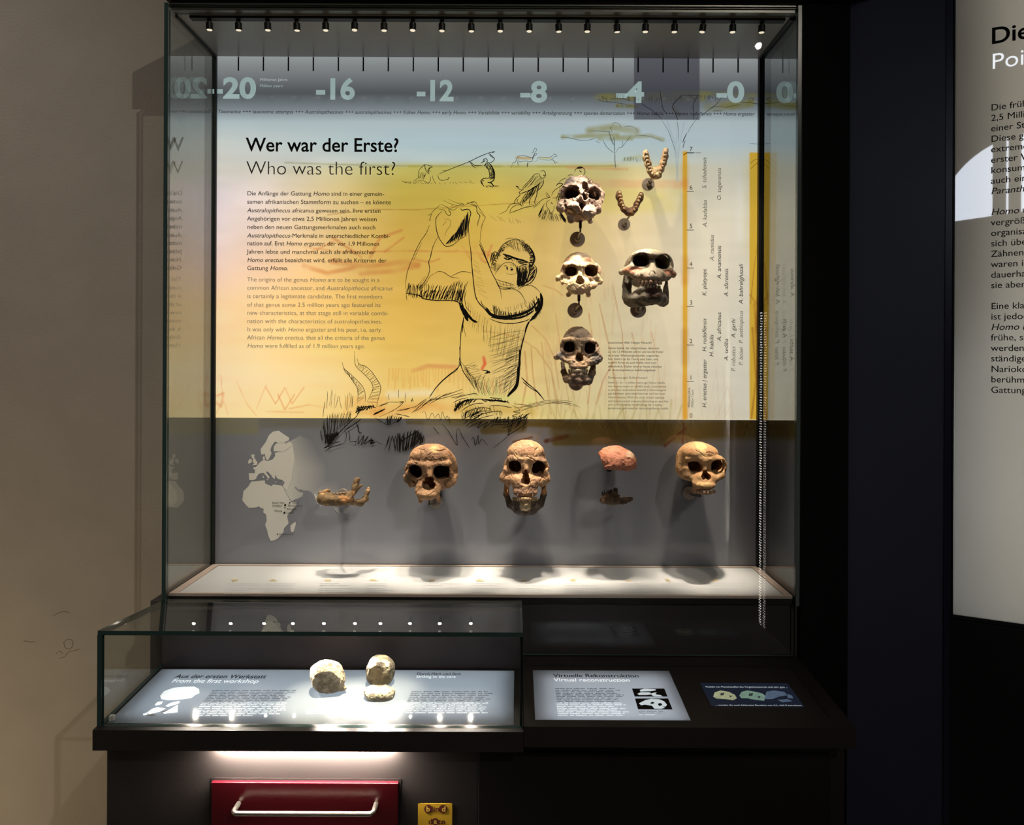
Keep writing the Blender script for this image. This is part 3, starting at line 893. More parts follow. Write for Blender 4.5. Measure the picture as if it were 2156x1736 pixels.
# map places
for s, x0, x1, y in (('Koobi Fora', 573, 598, 1060), ('Lomekwi', 573, 594, 1066), ('Olduvai', 577, 594, 1077), ('Hadar', 615, 628, 1060), ('Nariokotome', 606, 637, 1066),
                     ('Kanapoi', 604, 624, 1073), ('Laetoli', 603, 618, 1081), ('Sterkfontein', 588, 617, 1126)):
    line(block('place_name', M_INK_DARKGREY), s, x0, x1, y, 4.2)
def dot(flat, px, py, r, off=0.0014):
    c = P(px, py, off)
    flat.poly([(c.x + r * PX_K * math.cos(a), c.y, c.z - r * PX_K * math.sin(a)) for a in [2 * math.pi * k / 12 for k in range(12)]])
for x, y, r in ((610, 1058, 1.5), (600, 1063.5, 2), (601, 1062, 1.6), (600, 1068.5, 1.4), (598, 1079.5, 1.8), (599.5, 1078, 1.6), (584, 1124, 1.5)):
    dot(block('place_dot', M_INK), x, y, r)
for f_, n_, m_ in PARTS:
    f_.build(n_, m_, panel)

# ------------------------------------------------------------------ ink drawings
def smooth(pts, n=5):
    if len(pts) < 3:
        return pts
    p = [pts[0]] + list(pts) + [pts[-1]]
    out = []
    for i in range(1, len(p) - 2):
        for k in range(n):
            t = k / n
            q = []
            for a in (0, 1):
                p0, p1, p2, p3 = p[i - 1][a], p[i][a], p[i + 1][a], p[i + 2][a]
                q.append(0.5 * (2 * p1 + (p2 - p0) * t + (2 * p0 - 5 * p1 + 4 * p2 - p3) * t * t + (3 * p1 - p0 - 3 * p2 + p3) * t ** 3))
            out.append(tuple(q))
    out.append(pts[-1])
    return out

STROKE_N = [0]
def ribbon(flat, pts, w, taper=0.45, wob=0.18):
    if len(pts) == 2:
        (xa, ya), (xb, yb) = pts
        pts = [(xa + (xb - xa) * t / 4, ya + (yb - ya) * t / 4) for t in range(5)]
        taper = max(taper, 0.6)
    q = smooth(pts)
    n = len(q)
    STROKE_N[0] += 1
    off = 0.0016 + 0.0000012 * STROKE_N[0]
    L, Rr = [], []
    for i, (x, y) in enumerate(q):
        x0, y0 = q[max(0, i - 1)]
        x1, y1 = q[min(n - 1, i + 1)]
        d = math.hypot(x1 - x0, y1 - y0) or 1
        nx, ny = -(y1 - y0) / d, (x1 - x0) / d
        t = i / (n - 1) if n > 1 else 0
        ww = w * 0.5 * (taper + (1 - taper) * min(1, 5 * t, 5 * (1 - t))) * (1 + random.uniform(-wob, wob))
        L.append(P(x + nx * ww, y + ny * ww, off))
        Rr.append(P(x - nx * ww, y - ny * ww, off))
    flat.add(L + Rr, [(i, i + 1, n + i + 1, n + i) for i in range(n - 1)])

def strokes(flat, ox, oy, sc, data, wk=1.0):
    """data: 'w x y x y ...; w x y ...' in the units of an enlarged view"""
    for s in data.split(';'):
        a = [float(t) for t in s.split()]
        if len(a) < 5:
            continue
        w = a[0] / sc * wk
        ribbon(flat, [(ox + a[i] / sc, oy + a[i + 1] / sc) for i in range(1, len(a) - 1, 2)], max(w, 0.7))

def hatch(flat, ox, oy, sc, A, B, n, w, jit=6, bend=0):
    """n pen strokes from line A to line B"""
    def along(poly, t):
        t *= len(poly) - 1
        i = min(int(t), len(poly) - 2)
        f = t - i
        return poly[i][0] * (1 - f) + poly[i + 1][0] * f, poly[i][1] * (1 - f) + poly[i + 1][1] * f
    for k in range(n):
        t = (k + 0.5) / n
        a, b = along(A, min(1, max(0, t + random.uniform(-.5, .5) / n))), along(B, min(1, max(0, t + random.uniform(-.5, .5) / n)))
        j = lambda: random.uniform(-jit, jit)
        p0 = (ox + (a[0] + j()) / sc, oy + (a[1] + j()) / sc)
        p1 = (ox + (b[0] + j()) / sc, oy + (b[1] + j()) / sc)
        pm = ((p0[0] + p1[0]) / 2 + bend / sc + j() / sc, (p0[1] + p1[1]) / 2 + j() / sc)
        ribbon(flat, [p0, pm, p1], w / sc * random.uniform(.7, 1.3), 0.3)

ink = Flat()
A5 = (840, 410, 5.9875)
strokes(ink, *A5, '''4 530 120 430 205 405 260 390 330;5 385 380 345 480 270 590 200 730 130 900 95 1020 80 1190;3 290 600 230 720 180 830;
6 490 530 430 650 395 790 375 850 388 930 370 1010 320 1100 260 1170 265 1215;4 530 120 600 150 640 180 690 190 740 160;5 500 185 570 190 600 240 635 260 655 235 630 195 625 175;
3 550 60 620 100 680 120 740 135 775 120 700 90 620 55;4 405 240 370 260;4 395 300 380 325;3 690 120 660 140;4 740 135 820 120 760 100;
6 545 205 490 260 465 310 470 420 500 530 550 610 600 650 680 630 770 560 860 510;8 775 170 800 195 830 185 880 185 905 230 890 300 875 400 885 540;2 560 310 620 305 655 340 640 400 600 450 580 520;2 600 330 550 390;
4 785 150 850 120 950 85 1000 150 1080 270 1085 295 1050 370 1030 480 1025 580;4 850 105 950 95;6 900 120 975 150 985 220 1020 265 1000 330 990 390;3 1000 200 1070 270;
8 880 540 905 700 920 900 935 1050 960 1250 1000 1350 1080 1440 1140 1510;6 1015 580 1060 680 1090 770 1120 860 1170 980 1230 1090 1275 1190 1295 1310;9 1015 620 1060 720 1110 830 1150 930;
5 460 985 500 965 560 975 610 1005 660 1035 760 1050;5 650 1030 720 995 790 968 860 972 915 985;3 330 1150 360 1080 400 1020 460 985;
9 90 1240 170 1250 260 1270 320 1310 470 1330 600 1330 700 1335 760 1360 800 1380;4 100 1330 90 1240 105 1180;
24 760 1360 800 1450 840 1530 870 1590;20 810 1420 870 1510 930 1580 990 1605;14 790 1350 830 1480 900 1560;5 850 1200 830 1300 850 1420 910 1480;4 870 1080 830 1200 820 1300;
9 815 1540 805 1640 795 1736;6 1160 930 1170 860 1210 790 1260 700 1310 630 1400 575 1480 565 1560 600 1650 660 1700 740 1715 820 1680 900 1660 960;
9 1300 660 1270 720 1235 800;10 1650 660 1700 760 1700 830 1670 910;7 1150 860 1165 770 1205 720 1240 740 1205 800 1180 860;8 1700 880 1735 930 1720 1020 1670 1100 1600 1140 1550 1155;4 1690 920 1700 980 1660 1060 1620 1100 1640 1000;
16 1310 745 1400 775 1480 805 1560 825 1630 850;10 1320 790 1370 815 1420 800;9 1330 760 1390 800 1440 790;10 1500 850 1560 872 1620 882;5 1510 905 1560 890 1600 912;8 1490 830 1560 850 1640 850;
5 1210 1000 1260 930 1320 865 1400 850 1470 890 1482 960 1470 1000;12 1362 905 1366 945;18 1410 945 1436 938;4 1320 905 1345 890 1370 915;4 1400 920 1430 915;3 1350 985 1410 1005 1470 990;
5 1225 1065 1300 1090 1380 1112 1460 1140;5 1250 1140 1320 1165 1400 1172 1455 1160;3 1265 1090 1282 1140;3 1310 1098 1322 1150;3 1350 1106 1362 1160;3 1400 1118 1412 1166;3 1270 1120 1360 1140 1440 1150;
5 1215 1060 1260 1160 1320 1190 1400 1187 1480 1170;12 1490 900 1500 1000 1490 1140;10 1510 960 1530 1060 1510 1160;14 1640 850 1650 960 1600 1100 1540 1150;8 1560 920 1600 1000 1570 1080;
5 1290 1190 1350 1180 1430 1185 1500 1210 1550 1260 1610 1370;5 1500 1195 1570 1150 1650 1140 1720 1170 1790 1240;26 1785 1240 1800 1330 1780 1430 1710 1530 1650 1590;20 1760 1300 1760 1380 1720 1470;
22 1085 1440 1160 1510 1300 1540 1440 1525 1560 1495 1680 1430 1760 1330;16 1160 1540 1300 1560 1440 1560 1580 1530 1700 1460;7 1140 1560 1280 1610 1440 1620 1590 1590 1650 1560;18 1100 1420 1150 1490 1220 1530;
14 1645 1590 1610 1660 1590 1736;3 1060 1380 1120 1440 1180 1460;6 1030 1330 1060 1400 1100 1440''', 1.5)
hatch(ink, *A5, [(110, 1110), (200, 1130), (300, 1120), (480, 1140), (640, 1140), (760, 1080), (850, 1130)], [(90, 1250), (180, 1300), (290, 1310), (420, 1325), (560, 1330), (700, 1340), (800, 1380)], 46, 7, 12)
hatch(ink, *A5, [(300, 1200), (500, 1200), (700, 1190), (820, 1200)], [(260, 1290), (450, 1320), (640, 1330), (790, 1370)], 34, 8, 10)
hatch(ink, *A5, [(885, 200), (850, 260), (800, 320), (760, 400)], [(860, 500), (820, 520), (760, 560), (700, 590)], 20, 9, 10)
hatch(ink, *A5, [(800, 360), (740, 440), (690, 500), (650, 560)], [(740, 540), (680, 590), (630, 610), (590, 630)], 16, 9, 8)
hatch(ink, *A5, [(1300, 640), (1360, 590), (1450, 570), (1560, 600), (1650, 660)], [(1340, 680), (1420, 650), (1480, 720), (1570, 720), (1640, 720)], 26, 4, 10)
hatch(ink, *A5, [(1330, 620), (1420, 560), (1560, 570), (1660, 640)], [(1350, 640), (1440, 610), (1570, 640), (1660, 690)], 18, 4, 8)
hatch(ink, *A5, [(1190, 860), (1230, 850), (1300, 880)], [(1200, 960), (1220, 970), (1240, 940)], 10, 3, 6)
hatch(ink, *A5, [(1490, 900), (1560, 900), (1640, 880)], [(1490, 1170), (1530, 1160), (1590, 1110)], 16, 7, 8)
hatch(ink, *A5, [(1180, 1380), (1300, 1470), (1450, 1480), (1600, 1440), (1740, 1260)], [(1200, 1520), (1300, 1560), (1450, 1570), (1600, 1540), (1790, 1420)], 44, 8, 10)
hatch(ink, *A5, [(1180, 1370), (1270, 1420), (1420, 1400), (1560, 1350), (1700, 1330)], [(1200, 1470), (1280, 1490), (1430, 1470), (1560, 1440), (1720, 1420)], 22, 3, 10)
hatch(ink, *A5, [(930, 800), (940, 950), (960, 1100), (1000, 1260)], [(1000, 860), (1040, 1000), (1080, 1150), (1130, 1330)], 12, 2, 8)
hatch(ink, *A5, [(850, 1300), (1000, 1480), (1140, 1560)], [(850, 1560), (960, 1736), (1130, 1736)], 12, 2.4, 8)
hatch(ink, *A5, [(1700, 1540), (1760, 1490), (1800, 1400)], [(1690, 1590), (1770, 1520), (1820, 1400)], 10, 5, 6)
hatch(ink, *A5, [(1560, 590), (1650, 650), (1705, 740), (1715, 830), (1680, 910)], [(1540, 640), (1610, 700), (1650, 760), (1650, 840), (1630, 910)], 44, 8, 8)
hatch(ink, *A5, [(1155, 920), (1190, 800), (1260, 700), (1320, 630)], [(1190, 950), (1235, 830), (1310, 720), (1350, 670)], 26, 6, 8)
hatch(ink, *A5, [(1310, 750), (1400, 785), (1500, 815), (1620, 840)], [(1330, 815), (1420, 825), (1510, 865), (1610, 885)], 13, 5, 8)
hatch(ink, *A5, [(1700, 890), (1725, 950), (1700, 1050)], [(1640, 940), (1650, 1040), (1600, 1130)], 16, 7, 8)
hatch(ink, *A5, [(1500, 940), (1560, 960), (1620, 930)], [(1520, 1160), (1560, 1140), (1610, 1060)], 22, 7, 10)
hatch(ink, *A5, [(1170, 720), (1215, 740)], [(1150, 840), (1190, 830)], 8, 5, 6)
hatch(ink, *A5, [(330, 1020), (360, 1100), (300, 1170)], [(240, 1150), (230, 1190), (250, 1200)], 10, 3, 10)
strokes(ink, *A5, '6 1340 560 1420 545 1500 560 1590 590;5 1400 890 1430 880 1460 900;16 1405 945 1440 940;14 1360 905 1366 945;4 885 130 940 115 985 150;5 640 180 700 150 760 130')
A4 = (820, 400, 3.1)
strokes(ink, *A4, '''4 487 830 470 900 462 1000 460 1080 465 1130 480 1180 520 1240 560 1300;3.5 465 1130 440 1165 370 1220 310 1280 260 1350;6 905 870 880 950 860 1030 850 1120 845 1220 830 1290 770 1350;10 850 1040 848 1140 838 1230 820 1290;
12 840 1150 835 1250 810 1300 770 1345;5 860 1220 900 1260 960 1310 1010 1370;4 870 1250 920 1290 970 1320;5 605 1175 640 1180 655 1190 620 1195;7 632 1186 645 1190;2 480 880 500 960''', 1.4)
hatch(ink, *A4, [(880, 900), (860, 1010), (850, 1120), (840, 1220)], [(640, 960), (650, 1080), (660, 1180), (700, 1300)], 26, 1.6, 12)
hatch(ink, *A4, [(600, 880), (700, 880), (800, 880), (880, 890)], [(600, 990), (680, 1060), (760, 1120), (840, 1180)], 22, 1.5, 10)
hatch(ink, *A4, [(860, 1010), (855, 1080), (850, 1160), (840, 1240)], [(760, 1050), (750, 1140), (740, 1230), (730, 1330)], 26, 2.2, 12)
hatch(ink, *A4, [(470, 1120), (510, 1180), (560, 1230), (640, 1260)], [(520, 1220), (560, 1290), (600, 1330), (680, 1340)], 24, 1.8, 10)
hatch(ink, *A4, [(560, 1200), (640, 1220), (740, 1230), (800, 1240)], [(540, 1280), (620, 1320), (720, 1340), (770, 1340)], 22, 1.6, 12)
hatch(ink, *A4, [(480, 1140), (495, 1190), (540, 1250)], [(560, 1120), (590, 1170), (620, 1230)], 14, 1.5, 8)
ink.build('ape_drawing', M_INK, panel)
ink = Flat()
# antelope head with ringed horns, grass, haunches
A6 = (660, 730, 4.687)
strokes(ink, *A6, '''4 285 150 300 210 345 250 400 300 450 350 490 400 510 460 515 540;4 290 180 310 240 350 280 390 340 430 400 440 470 435 560;3.5 405 40 405 110 420 190 480 250 540 310 580 370 585 420 560 480 530 540;
4 430 110 450 170 510 190 570 240 620 310 660 380 660 440 640 510 625 580;7 430 580 460 600 520 590 580 590 620 600;8 440 610 480 620 520 600;9 415 650 440 630 480 620;9 430 600 450 640 430 660;
4 620 590 680 570 750 545 830 545 890 540 830 600 740 650 650 690;4 650 590 690 570 740 560;5 890 545 850 555;10 600 660 650 640 710 610;7 590 670 640 650;6 440 660 420 690 360 740 300 800 250 850 200 890 150 940;
7 470 710 420 750 360 790 310 820;4 610 700 660 730 710 760 760 770;5 810 660 870 670 950 690;12 870 690 850 720 820 745;4 820 630 900 620 960 600;
22 150 890 200 880 250 850;24 140 930 170 920 200 890;20 150 960 180 930;9 105 1000 140 980 165 975;4 130 1010 220 975 310 950;5 180 950 220 945 260 930;3 300 820 325 860 320 910 300 945;4 345 830 360 880 355 930;
5 400 760 430 740 470 710;7 420 750 440 790 450 840 480 850;4 360 935 420 930 400 940;5 410 970 450 880 440 960 500 870 470 970 540 880 500 960 580 900 540 950;9 540 930 590 920 560 950 620 935;3 620 930 680 965;
4 1440 0 1445 80 1440 150 1460 200;5 1440 150 1430 200 1400 240 1340 280 1250 360 1190 430 1140 510;4 1475 415 1380 450 1290 480 1220 510 1150 530;4 1480 450 1400 470 1300 500 1220 520 1130 570;4 1490 465 1420 490 1360 500;
4 1110 515 1050 560 1000 590 920 610 850 620;5 1120 520 1060 570 1010 620 970 650;4 1180 510 1120 550 1060 600 1000 640;5 980 500 965 540 975 520 985 540;
5 1500 550 1560 520 1640 515 1740 520 1850 530 1930 545;9 1700 525 1800 530 1900 545;6 1740 500 1860 510;14 1420 600 1450 560 1500 530 1560 520;12 1390 630 1430 580 1470 550;5 1380 550 1440 520 1520 500;5 1390 510 1450 490 1530 470 1600 460 1615 480;
5 1450 640 1520 590 1600 560 1680 555;5 1470 690 1540 630 1640 600 1740 610 1720 640;5 1460 720 1540 680 1620 640 1720 630;5 1480 760 1560 700 1640 670 1760 640 1850 640 1860 680;10 1540 700 1580 670 1640 640;9 1560 720 1620 690 1670 650;
5 1500 790 1560 740 1660 700 1780 670;4 1520 800 1600 760 1700 720;5 1750 580 1840 580 1960 600;4 1960 580 2040 620 1970 640 2040 650 1960 680 2020 690;4 1980 560 2060 570 2156 580;3 2000 600 2080 590 2156 590;
5 1600 790 1660 740 1620 800 1720 740 1680 800 1780 730 1760 780;6 1780 740 1860 740 1940 730 2040 700;5 1740 790 1820 760 1900 770 1960 740;5 1860 800 1930 780 2000 740 2060 720;8 1940 750 2000 720 2060 700 2140 650;
5 1920 790 1930 850 1920 870 1990 830 2050 790 2120 740;4 2040 800 2080 770 2060 810 2110 780;4 1770 1000 1860 930 1930 870;4 1560 920 1580 890 1600 970 1625 870 1630 960 1660 910 1720 970;
4 1270 760 1330 830 1400 950 1420 960 1410 870 1420 800;4 1430 800 1480 900 1540 1000;4 1180 790 1240 860;3 1070 650 1100 640 1130 720 1170 650 1200 700 1230 660 1260 720 1270 640 1300 710 1320 680 1350 750 1340 680;
4 700 1020 750 880 720 990;5 740 1040 760 950 780 870;5 780 880 810 1000;5 810 1020 830 850;9 850 940 930 890 1040 820;6 860 920 900 860;8 1000 890 1020 830 1040 920;10 1040 850 1070 900 1080 940;4 1090 890 1095 940''', 1.35)
hatch(ink, *A6, [(310, 220), (350, 260), (400, 310), (460, 370), (500, 430), (510, 520)], [(320, 240), (360, 300), (395, 350), (430, 410), (440, 470), (435, 550)], 20, 4, 3)
hatch(ink, *A6, [(450, 160), (520, 200), (600, 270), (650, 350), (660, 430), (630, 560)], [(425, 190), (480, 250), (540, 310), (580, 380), (570, 460), (530, 550)], 22, 3.4, 3)
hatch(ink, *A6, [(60, 820), (120, 700), (180, 650), (260, 650), (330, 640), (380, 640)], [(90, 930), (130, 900), (170, 880), (230, 830), (300, 790), (350, 740)], 30, 4, 12)
hatch(ink, *A6, [(100, 560), (150, 400), (210, 450), (240, 480), (310, 480), (360, 440), (400, 480)], [(80, 700), (140, 570), (190, 620), (235, 600), (330, 640), (360, 600), (400, 600)], 12, 3.5, 8)
hatch(ink, *A6, [(720, 690), (780, 670), (860, 690)], [(710, 760), (770, 770), (830, 740)], 14, 5, 6)
hatch(ink, *A6, [(800, 860), (900, 840), (980, 820), (1040, 830), (1080, 880)], [(810, 1030), (870, 1040), (940, 1030), (990, 980), (1080, 950)], 24, 8, 12)
hatch(ink, *A6, [(420, 590), (480, 580), (540, 590), (600, 570)], [(420, 650), (460, 630), (520, 620), (590, 600)], 20, 8, 8)
hatch(ink, *A6, [(1400, 560), (1460, 530), (1540, 510), (1620, 505)], [(1380, 640), (1430, 620), (1500, 580), (1580, 540)], 22, 6, 10)
hatch(ink, *A6, [(1470, 640), (1560, 600), (1680, 590)], [(1450, 720), (1540, 690), (1640, 660)], 14, 6, 10)
hatch(ink, *A6, [(1780, 690), (1900, 700), (2020, 680), (2120, 650)], [(1740, 740), (1880, 760), (1990, 740), (2090, 700)], 26, 6, 14)
hatch(ink, *A6, [(1940, 750), (2040, 720), (2130, 690)], [(1920, 850), (1990, 800), (2090, 760)], 12, 5, 12)
hatch(ink, *A6, [(1650, 520), (1780, 515), (1920, 530)], [(1700, 540), (1830, 535), (1930, 555)], 18, 6, 6)
hatch(ink, *A6, [(1480, 640), (1600, 580), (1750, 580), (1860, 640)], [(1500, 760), (1640, 700), (1760, 660), (1840, 690)], 20, 3.2, 14)
hatch(ink, *A6, [(1130, 510), (1250, 480), (1400, 440)], [(990, 620), (1120, 560), (1260, 510)], 10, 3, 10)
strokes(ink, *A6, '''3 2040 600 2160 560 2300 530 2420 525 2560 540;3 2060 620 2180 580 2320 555 2460 560 2600 590;3 2100 590 2250 550 2400 540 2540 555;2.4 2300 560 2420 545 2560 565 2640 600;3 2030 640 2140 600 2280 570;
3 745 460 740 490 750 525;3 842 420 840 460 843 505;3 912 445 905 500 906 550''', 1.35)
hatch(ink, *A6, [(120, 870), (180, 850), (240, 830)], [(120, 960), (170, 950), (210, 900)], 14, 9, 8)
ink.build('antelope_drawing', M_INK, panel)
ink = Flat()
# hunters, lion, gazelles and goat
A7 = (840, 310, 4.9)
strokes(ink, *A7, '''4 200 320 200 250 230 210 265 180 300 185 345 200 320 215 310 240 330 250;5 265 180 275 230 300 265 315 275;4 265 175 262 195;6 320 205 300 235 310 260;4 250 290 270 290 250 310;3 150 350 190 320 210 300;4 320 300 325 340 300 370 270 350;
3 345 290 350 320 370 360;4 400 280 410 320 440 340 500 330 520 310 505 315;3 160 350 250 345 290 370;
5 410 275 530 225 720 150 800 110 920 60 990 45;8 960 52 990 45;3 445 240 490 235;5 720 140 740 160 760 190 795 215;5 740 150 770 180 800 190 865 185;5 920 60 950 80 985 120 960 150 930 160;4 930 75 960 100 990 115;
6 865 145 880 120 905 120 915 145;8 870 150 890 135;5 845 160 870 150;8 905 145 935 170 960 200 985 260 985 310 975 340 945 360 915 365;5 880 180 910 210 930 250 935 300 920 320;4 915 170 950 220 960 280 950 330;7 960 200 975 270 970 330;
7 930 320 880 320 845 345 860 380 880 405;5 880 345 855 350 870 400;7 915 360 950 370 980 400;4 945 355 975 390;
3 1160 210 1175 160 1200 150 1220 110 1250 85 1310 90 1360 105 1385 95 1395 70;3 1215 120 1225 160 1235 195;3 1240 110 1240 150 1300 140 1330 150 1325 210;4 1325 160 1322 200;3 1330 150 1370 145 1385 110;5 1375 120 1390 90 1400 60;3 1395 60 1420 65 1410 80 1390 90;
3 1385 50 1395 20 1415 5;3 1400 55 1420 30 1415 10;3 1370 60 1390 45;
2.5 1390 150 1420 135 1430 115 1460 100 1540 105 1580 90 1605 70 1630 90 1600 100 1570 130 1500 130 1440 120;3 1595 130 1610 160 1635 150;2.5 1570 125 1600 140 1610 170;
5 1460 250 1490 240 1510 265 1510 300 1480 320 1455 300 1450 270;7 1490 285 1505 295;5 1450 275 1410 275 1380 300 1340 350 1300 390 1270 420;4 1400 300 1360 350 1310 400 1275 430;4 1205 400 1230 420 1260 440 1290 430;6 1205 400 1240 410;
6 1490 330 1490 370 1460 420 1430 450 1420 500 1400 560 1410 600;6 1480 350 1420 400 1350 440 1290 465 1250 480;5 1290 430 1240 465 1250 490 1210 530 1190 570 1200 580;5 1350 440 1300 490 1265 550 1250 580 1275 610;5 1400 440 1370 500 1345 560 1350 600;8 1440 390 1380 420 1330 460;
4 1230 530 1220 560 1250 590 1275 610;5 1320 500 1280 550 1280 600;4 1360 590 1400 600;
4 1030 690 1100 660 1140 600 1180 580 1250 585;4 1140 680 1160 630 1200 600 1250 590;5 1140 680 1220 650 1300 620 1400 605;4 1400 605 1450 560 1500 530 1550 520;3 1380 630 1420 600 1460 570;
4 1520 460 1540 490 1560 515 1530 510 1515 470;4 1575 500 1590 460 1630 425 1665 410;3 1620 520 1650 480 1670 440;3 1580 520 1620 520 1650 500;4 1560 540 1530 560 1520 600 1545 640 1565 680 1590 670;6 1565 570 1585 580;3 1600 600 1595 650 1565 680;4 1640 530 1640 600 1620 640;
5 1810 260 1830 220 1870 200 1910 220 1920 260 1900 290;10 1840 215 1890 210;6 1860 240 1885 255;4 1740 300 1760 285 1800 285;4 1650 360 1690 330 1730 315;6 1620 400 1650 370 1690 380 1640 420''', 1.35)
hatch(ink, *A7, [(895, 145), (950, 190), (985, 260), (985, 320)], [(875, 190), (920, 235), (940, 290), (930, 340)], 20, 5, 6)
hatch(ink, *A7, [(1400, 280), (1460, 300), (1500, 330)], [(1290, 430), (1360, 400), (1450, 400)], 10, 3, 8)
hatch(ink, *A7, [(1660, 420), (1700, 460)], [(1620, 560), (1660, 640)], 8, 4, 8)
hatch(ink, *A7, [(1500, 580), (1460, 650), (1540, 640), (1600, 690), (1680, 690)], [(1440, 690), (1440, 720), (1500, 750), (1620, 760), (1730, 760)], 34, 4, 10)
hatch(ink, *A7, [(20, 345), (150, 360), (420, 370), (760, 345)], [(60, 370), (170, 370), (440, 380), (790, 370)], 26, 3, 8)
hatch(ink, *A7, [(880, 400), (1000, 395)], [(900, 420), (1040, 400)], 12, 3.5, 8)
hatch(ink, *A7, [(215, 250), (290, 260)], [(205, 320), (260, 340)], 9, 2.4, 5)
hatch(ink, *A7, [(1460, 350), (1400, 410), (1340, 460)], [(1430, 460), (1340, 530), (1270, 590)], 18, 5, 8)
hatch(ink, *A7, [(930, 700), (1150, 720), (1250, 760)], [(1010, 760), (1180, 790), (1270, 790)], 8, 2.5, 8)
hatch(ink, *A7, [(1640, 640), (1680, 700)], [(1700, 760), (1730, 770)], 14, 6, 10)
ink.build('hunter_drawing', M_INK, panel)
# finer pencil and twig lines
tw_ = Flat()
strokes(tw_, 1160, 180, 4.49, '''5 545 430 570 500 600 570;6 610 780 605 700 605 640;6 605 640 600 560 595 480;4 605 640 560 610 520 570 490 510;4 610 640 640 590 670 580 720 520 760 470;3 670 580 680 520;3 590 560 555 490;
3 575 380 600 350 640 360 665 400;3 690 390 760 385 815 420 810 450;3 580 430 560 400 580 400;4 90 490 150 490 200 500 300 520 380 510 440 490;4 360 430 450 430 590 440;3 420 520 460 545;3 800 470 900 475 1000 500 1055 530;
6 850 165 900 200 965 240 1050 320;6 1030 40 1045 150 1060 220 1090 270;7 1240 90 1180 150 1150 200 1180 270 1200 330;6 1395 90 1345 180 1350 260 1345 320;5 1615 110 1560 180 1480 240 1400 300;
4 430 120 490 150 560 155 640 165 760 190;3 560 130 650 120 780 150;4 1240 90 1320 95 1400 90;3 1500 210 1560 200 1640 200;3 1640 210 1720 190 1800 180;5 1800 160 1900 165 2000 185;4 1530 240 1620 240;3 1870 120 1920 120 1890 150 1865 125;
3 1050 330 1110 430 1150 540 1180 640;3 1195 340 1205 430 1210 520;3 1390 300 1330 380 1290 450;8 1285 450 1260 500 1245 540;6 1270 520 1255 560 1247 590;7 1250 660 1275 640 1285 635;4 1280 632 1360 632;3 1360 634 1420 636''', 0.9)
strokes(tw_, 1160, 180, 4.49, '3 1880 545 1940 552 2000 552;3 1880 740 1930 700 1990 690;3 1885 790 1940 740 1990 700;4 1960 760 1990 690', 0.9)
hatch(tw_, 1160, 180, 4.49, [(440, 100), (700, 90), (1000, 110), (1400, 90), (1580, 100)], [(470, 140), (700, 150), (1000, 150), (1400, 130), (1580, 140)], 40, 2.4, 16)
hatch(tw_, 1160, 180, 4.49, [(690, 680), (760, 670), (840, 690)], [(690, 710), (760, 720), (840, 720)], 14, 2.4, 6)
hatch(tw_, 1160, 180, 4.49, [(600, 180), (700, 185), (770, 190)], [(610, 200), (700, 205), (770, 200)], 10, 2.4, 8)
tw_.build('acacia_drawing', mat('pencil_grey', rgb(74, 78, 80), 0.5, spec=0.2), panel)

# fine scratches in the plaster wall
def W(px, py):
    return at(px, py, Y_WALL - 0.0006)
sf = Flat()
for pts in ([(112, 1296), (122, 1290), (134, 1287), (146, 1289)], [(50, 1348), (62, 1351), (74, 1350)], [(134, 1352), (142, 1345), (152, 1348), (153, 1358), (146, 1366), (137, 1362), (134, 1352)],
            [(124, 1386), (136, 1381), (144, 1372), (156, 1369), (168, 1366)], [(118, 1376), (126, 1370), (132, 1376)]):
    q = smooth(pts)
    for (x0, y0), (x1, y1) in zip(q[:-1], q[1:]):
        d = math.hypot(x1 - x0, y1 - y0) or 1
        nx, ny = -(y1 - y0) / d * 0.45, (x1 - x0) / d * 0.45
        sf.add([W(x0 + nx, y0 + ny), W(x0 - nx, y0 - ny), W(x1 - nx, y1 - ny), W(x1 + nx, y1 + ny)], [(0, 1, 2, 3)])
sf.build('scratch_marks', mat('plaster_scratch', rgb(112, 100, 84), 0.9, spec=0.05), bpy.data.objects['wall_back'])

# captions on the showcase floor board: pictograms and unreadably small print
capt, capi = Flat(), Flat()
ZC = Z_FLOOR + 0.0075
def on_floor(px, py):
    return on_plane(px, py, (0, 0, ZC), (0, 0, 1))
def floor_rect(fl, x0, x1, y0, y1):
    a, b, c, d = on_floor(x0, y1), on_floor(x1, y1), on_floor(x1, y0), on_floor(x0, y0)
    a.x, d.x = (a.x + d.x) / 2, (a.x + d.x) / 2
    b.x, c.x = (b.x + c.x) / 2, (b.x + c.x) / 2
    fl.add([a, b, c, d], [(0, 1, 2, 3)])
for k, x in enumerate((484, 566, 680, 778, 898, 1000, 1094, 1194, 1310, 1398, 1498)):
    for j in range(6):
        y = 1227.6 + j * 4.0 + (2 if j > 1 else 0)
        xx = x - 6 - j * 1.5 * (1 - (x - 484) / 520.0)
        n = random.randint(5, 8)
        for _ in range(n):
            w = random.uniform(4, 11)
            floor_rect(capt, xx, xx + w, y, y + 1.1)
            xx += w + 2
    for _ in range(7):
        a = random.uniform(0, 6.28)
        r = random.uniform(0, 8)
        cx_, cy_ = x + 10 + r * math.cos(a), 1221.5 + r * 0.35 * math.sin(a)
        c = on_floor(cx_, cy_)
        q = random.uniform(0.002, 0.0055)
        capi.add([c + Vector((q * math.cos(t) * 1.6, q * math.sin(t), 0.0001 * _)) for t in [6.283 * i / 7 for i in range(7)]], [tuple(range(7))])
capt.build('small_print', mat('caption_ink', rgb(182, 186, 198), 0.6), cap)
capi.build('pictogram', mat('ochre_caption_ink', rgb(206, 190, 150), 0.6), cap)
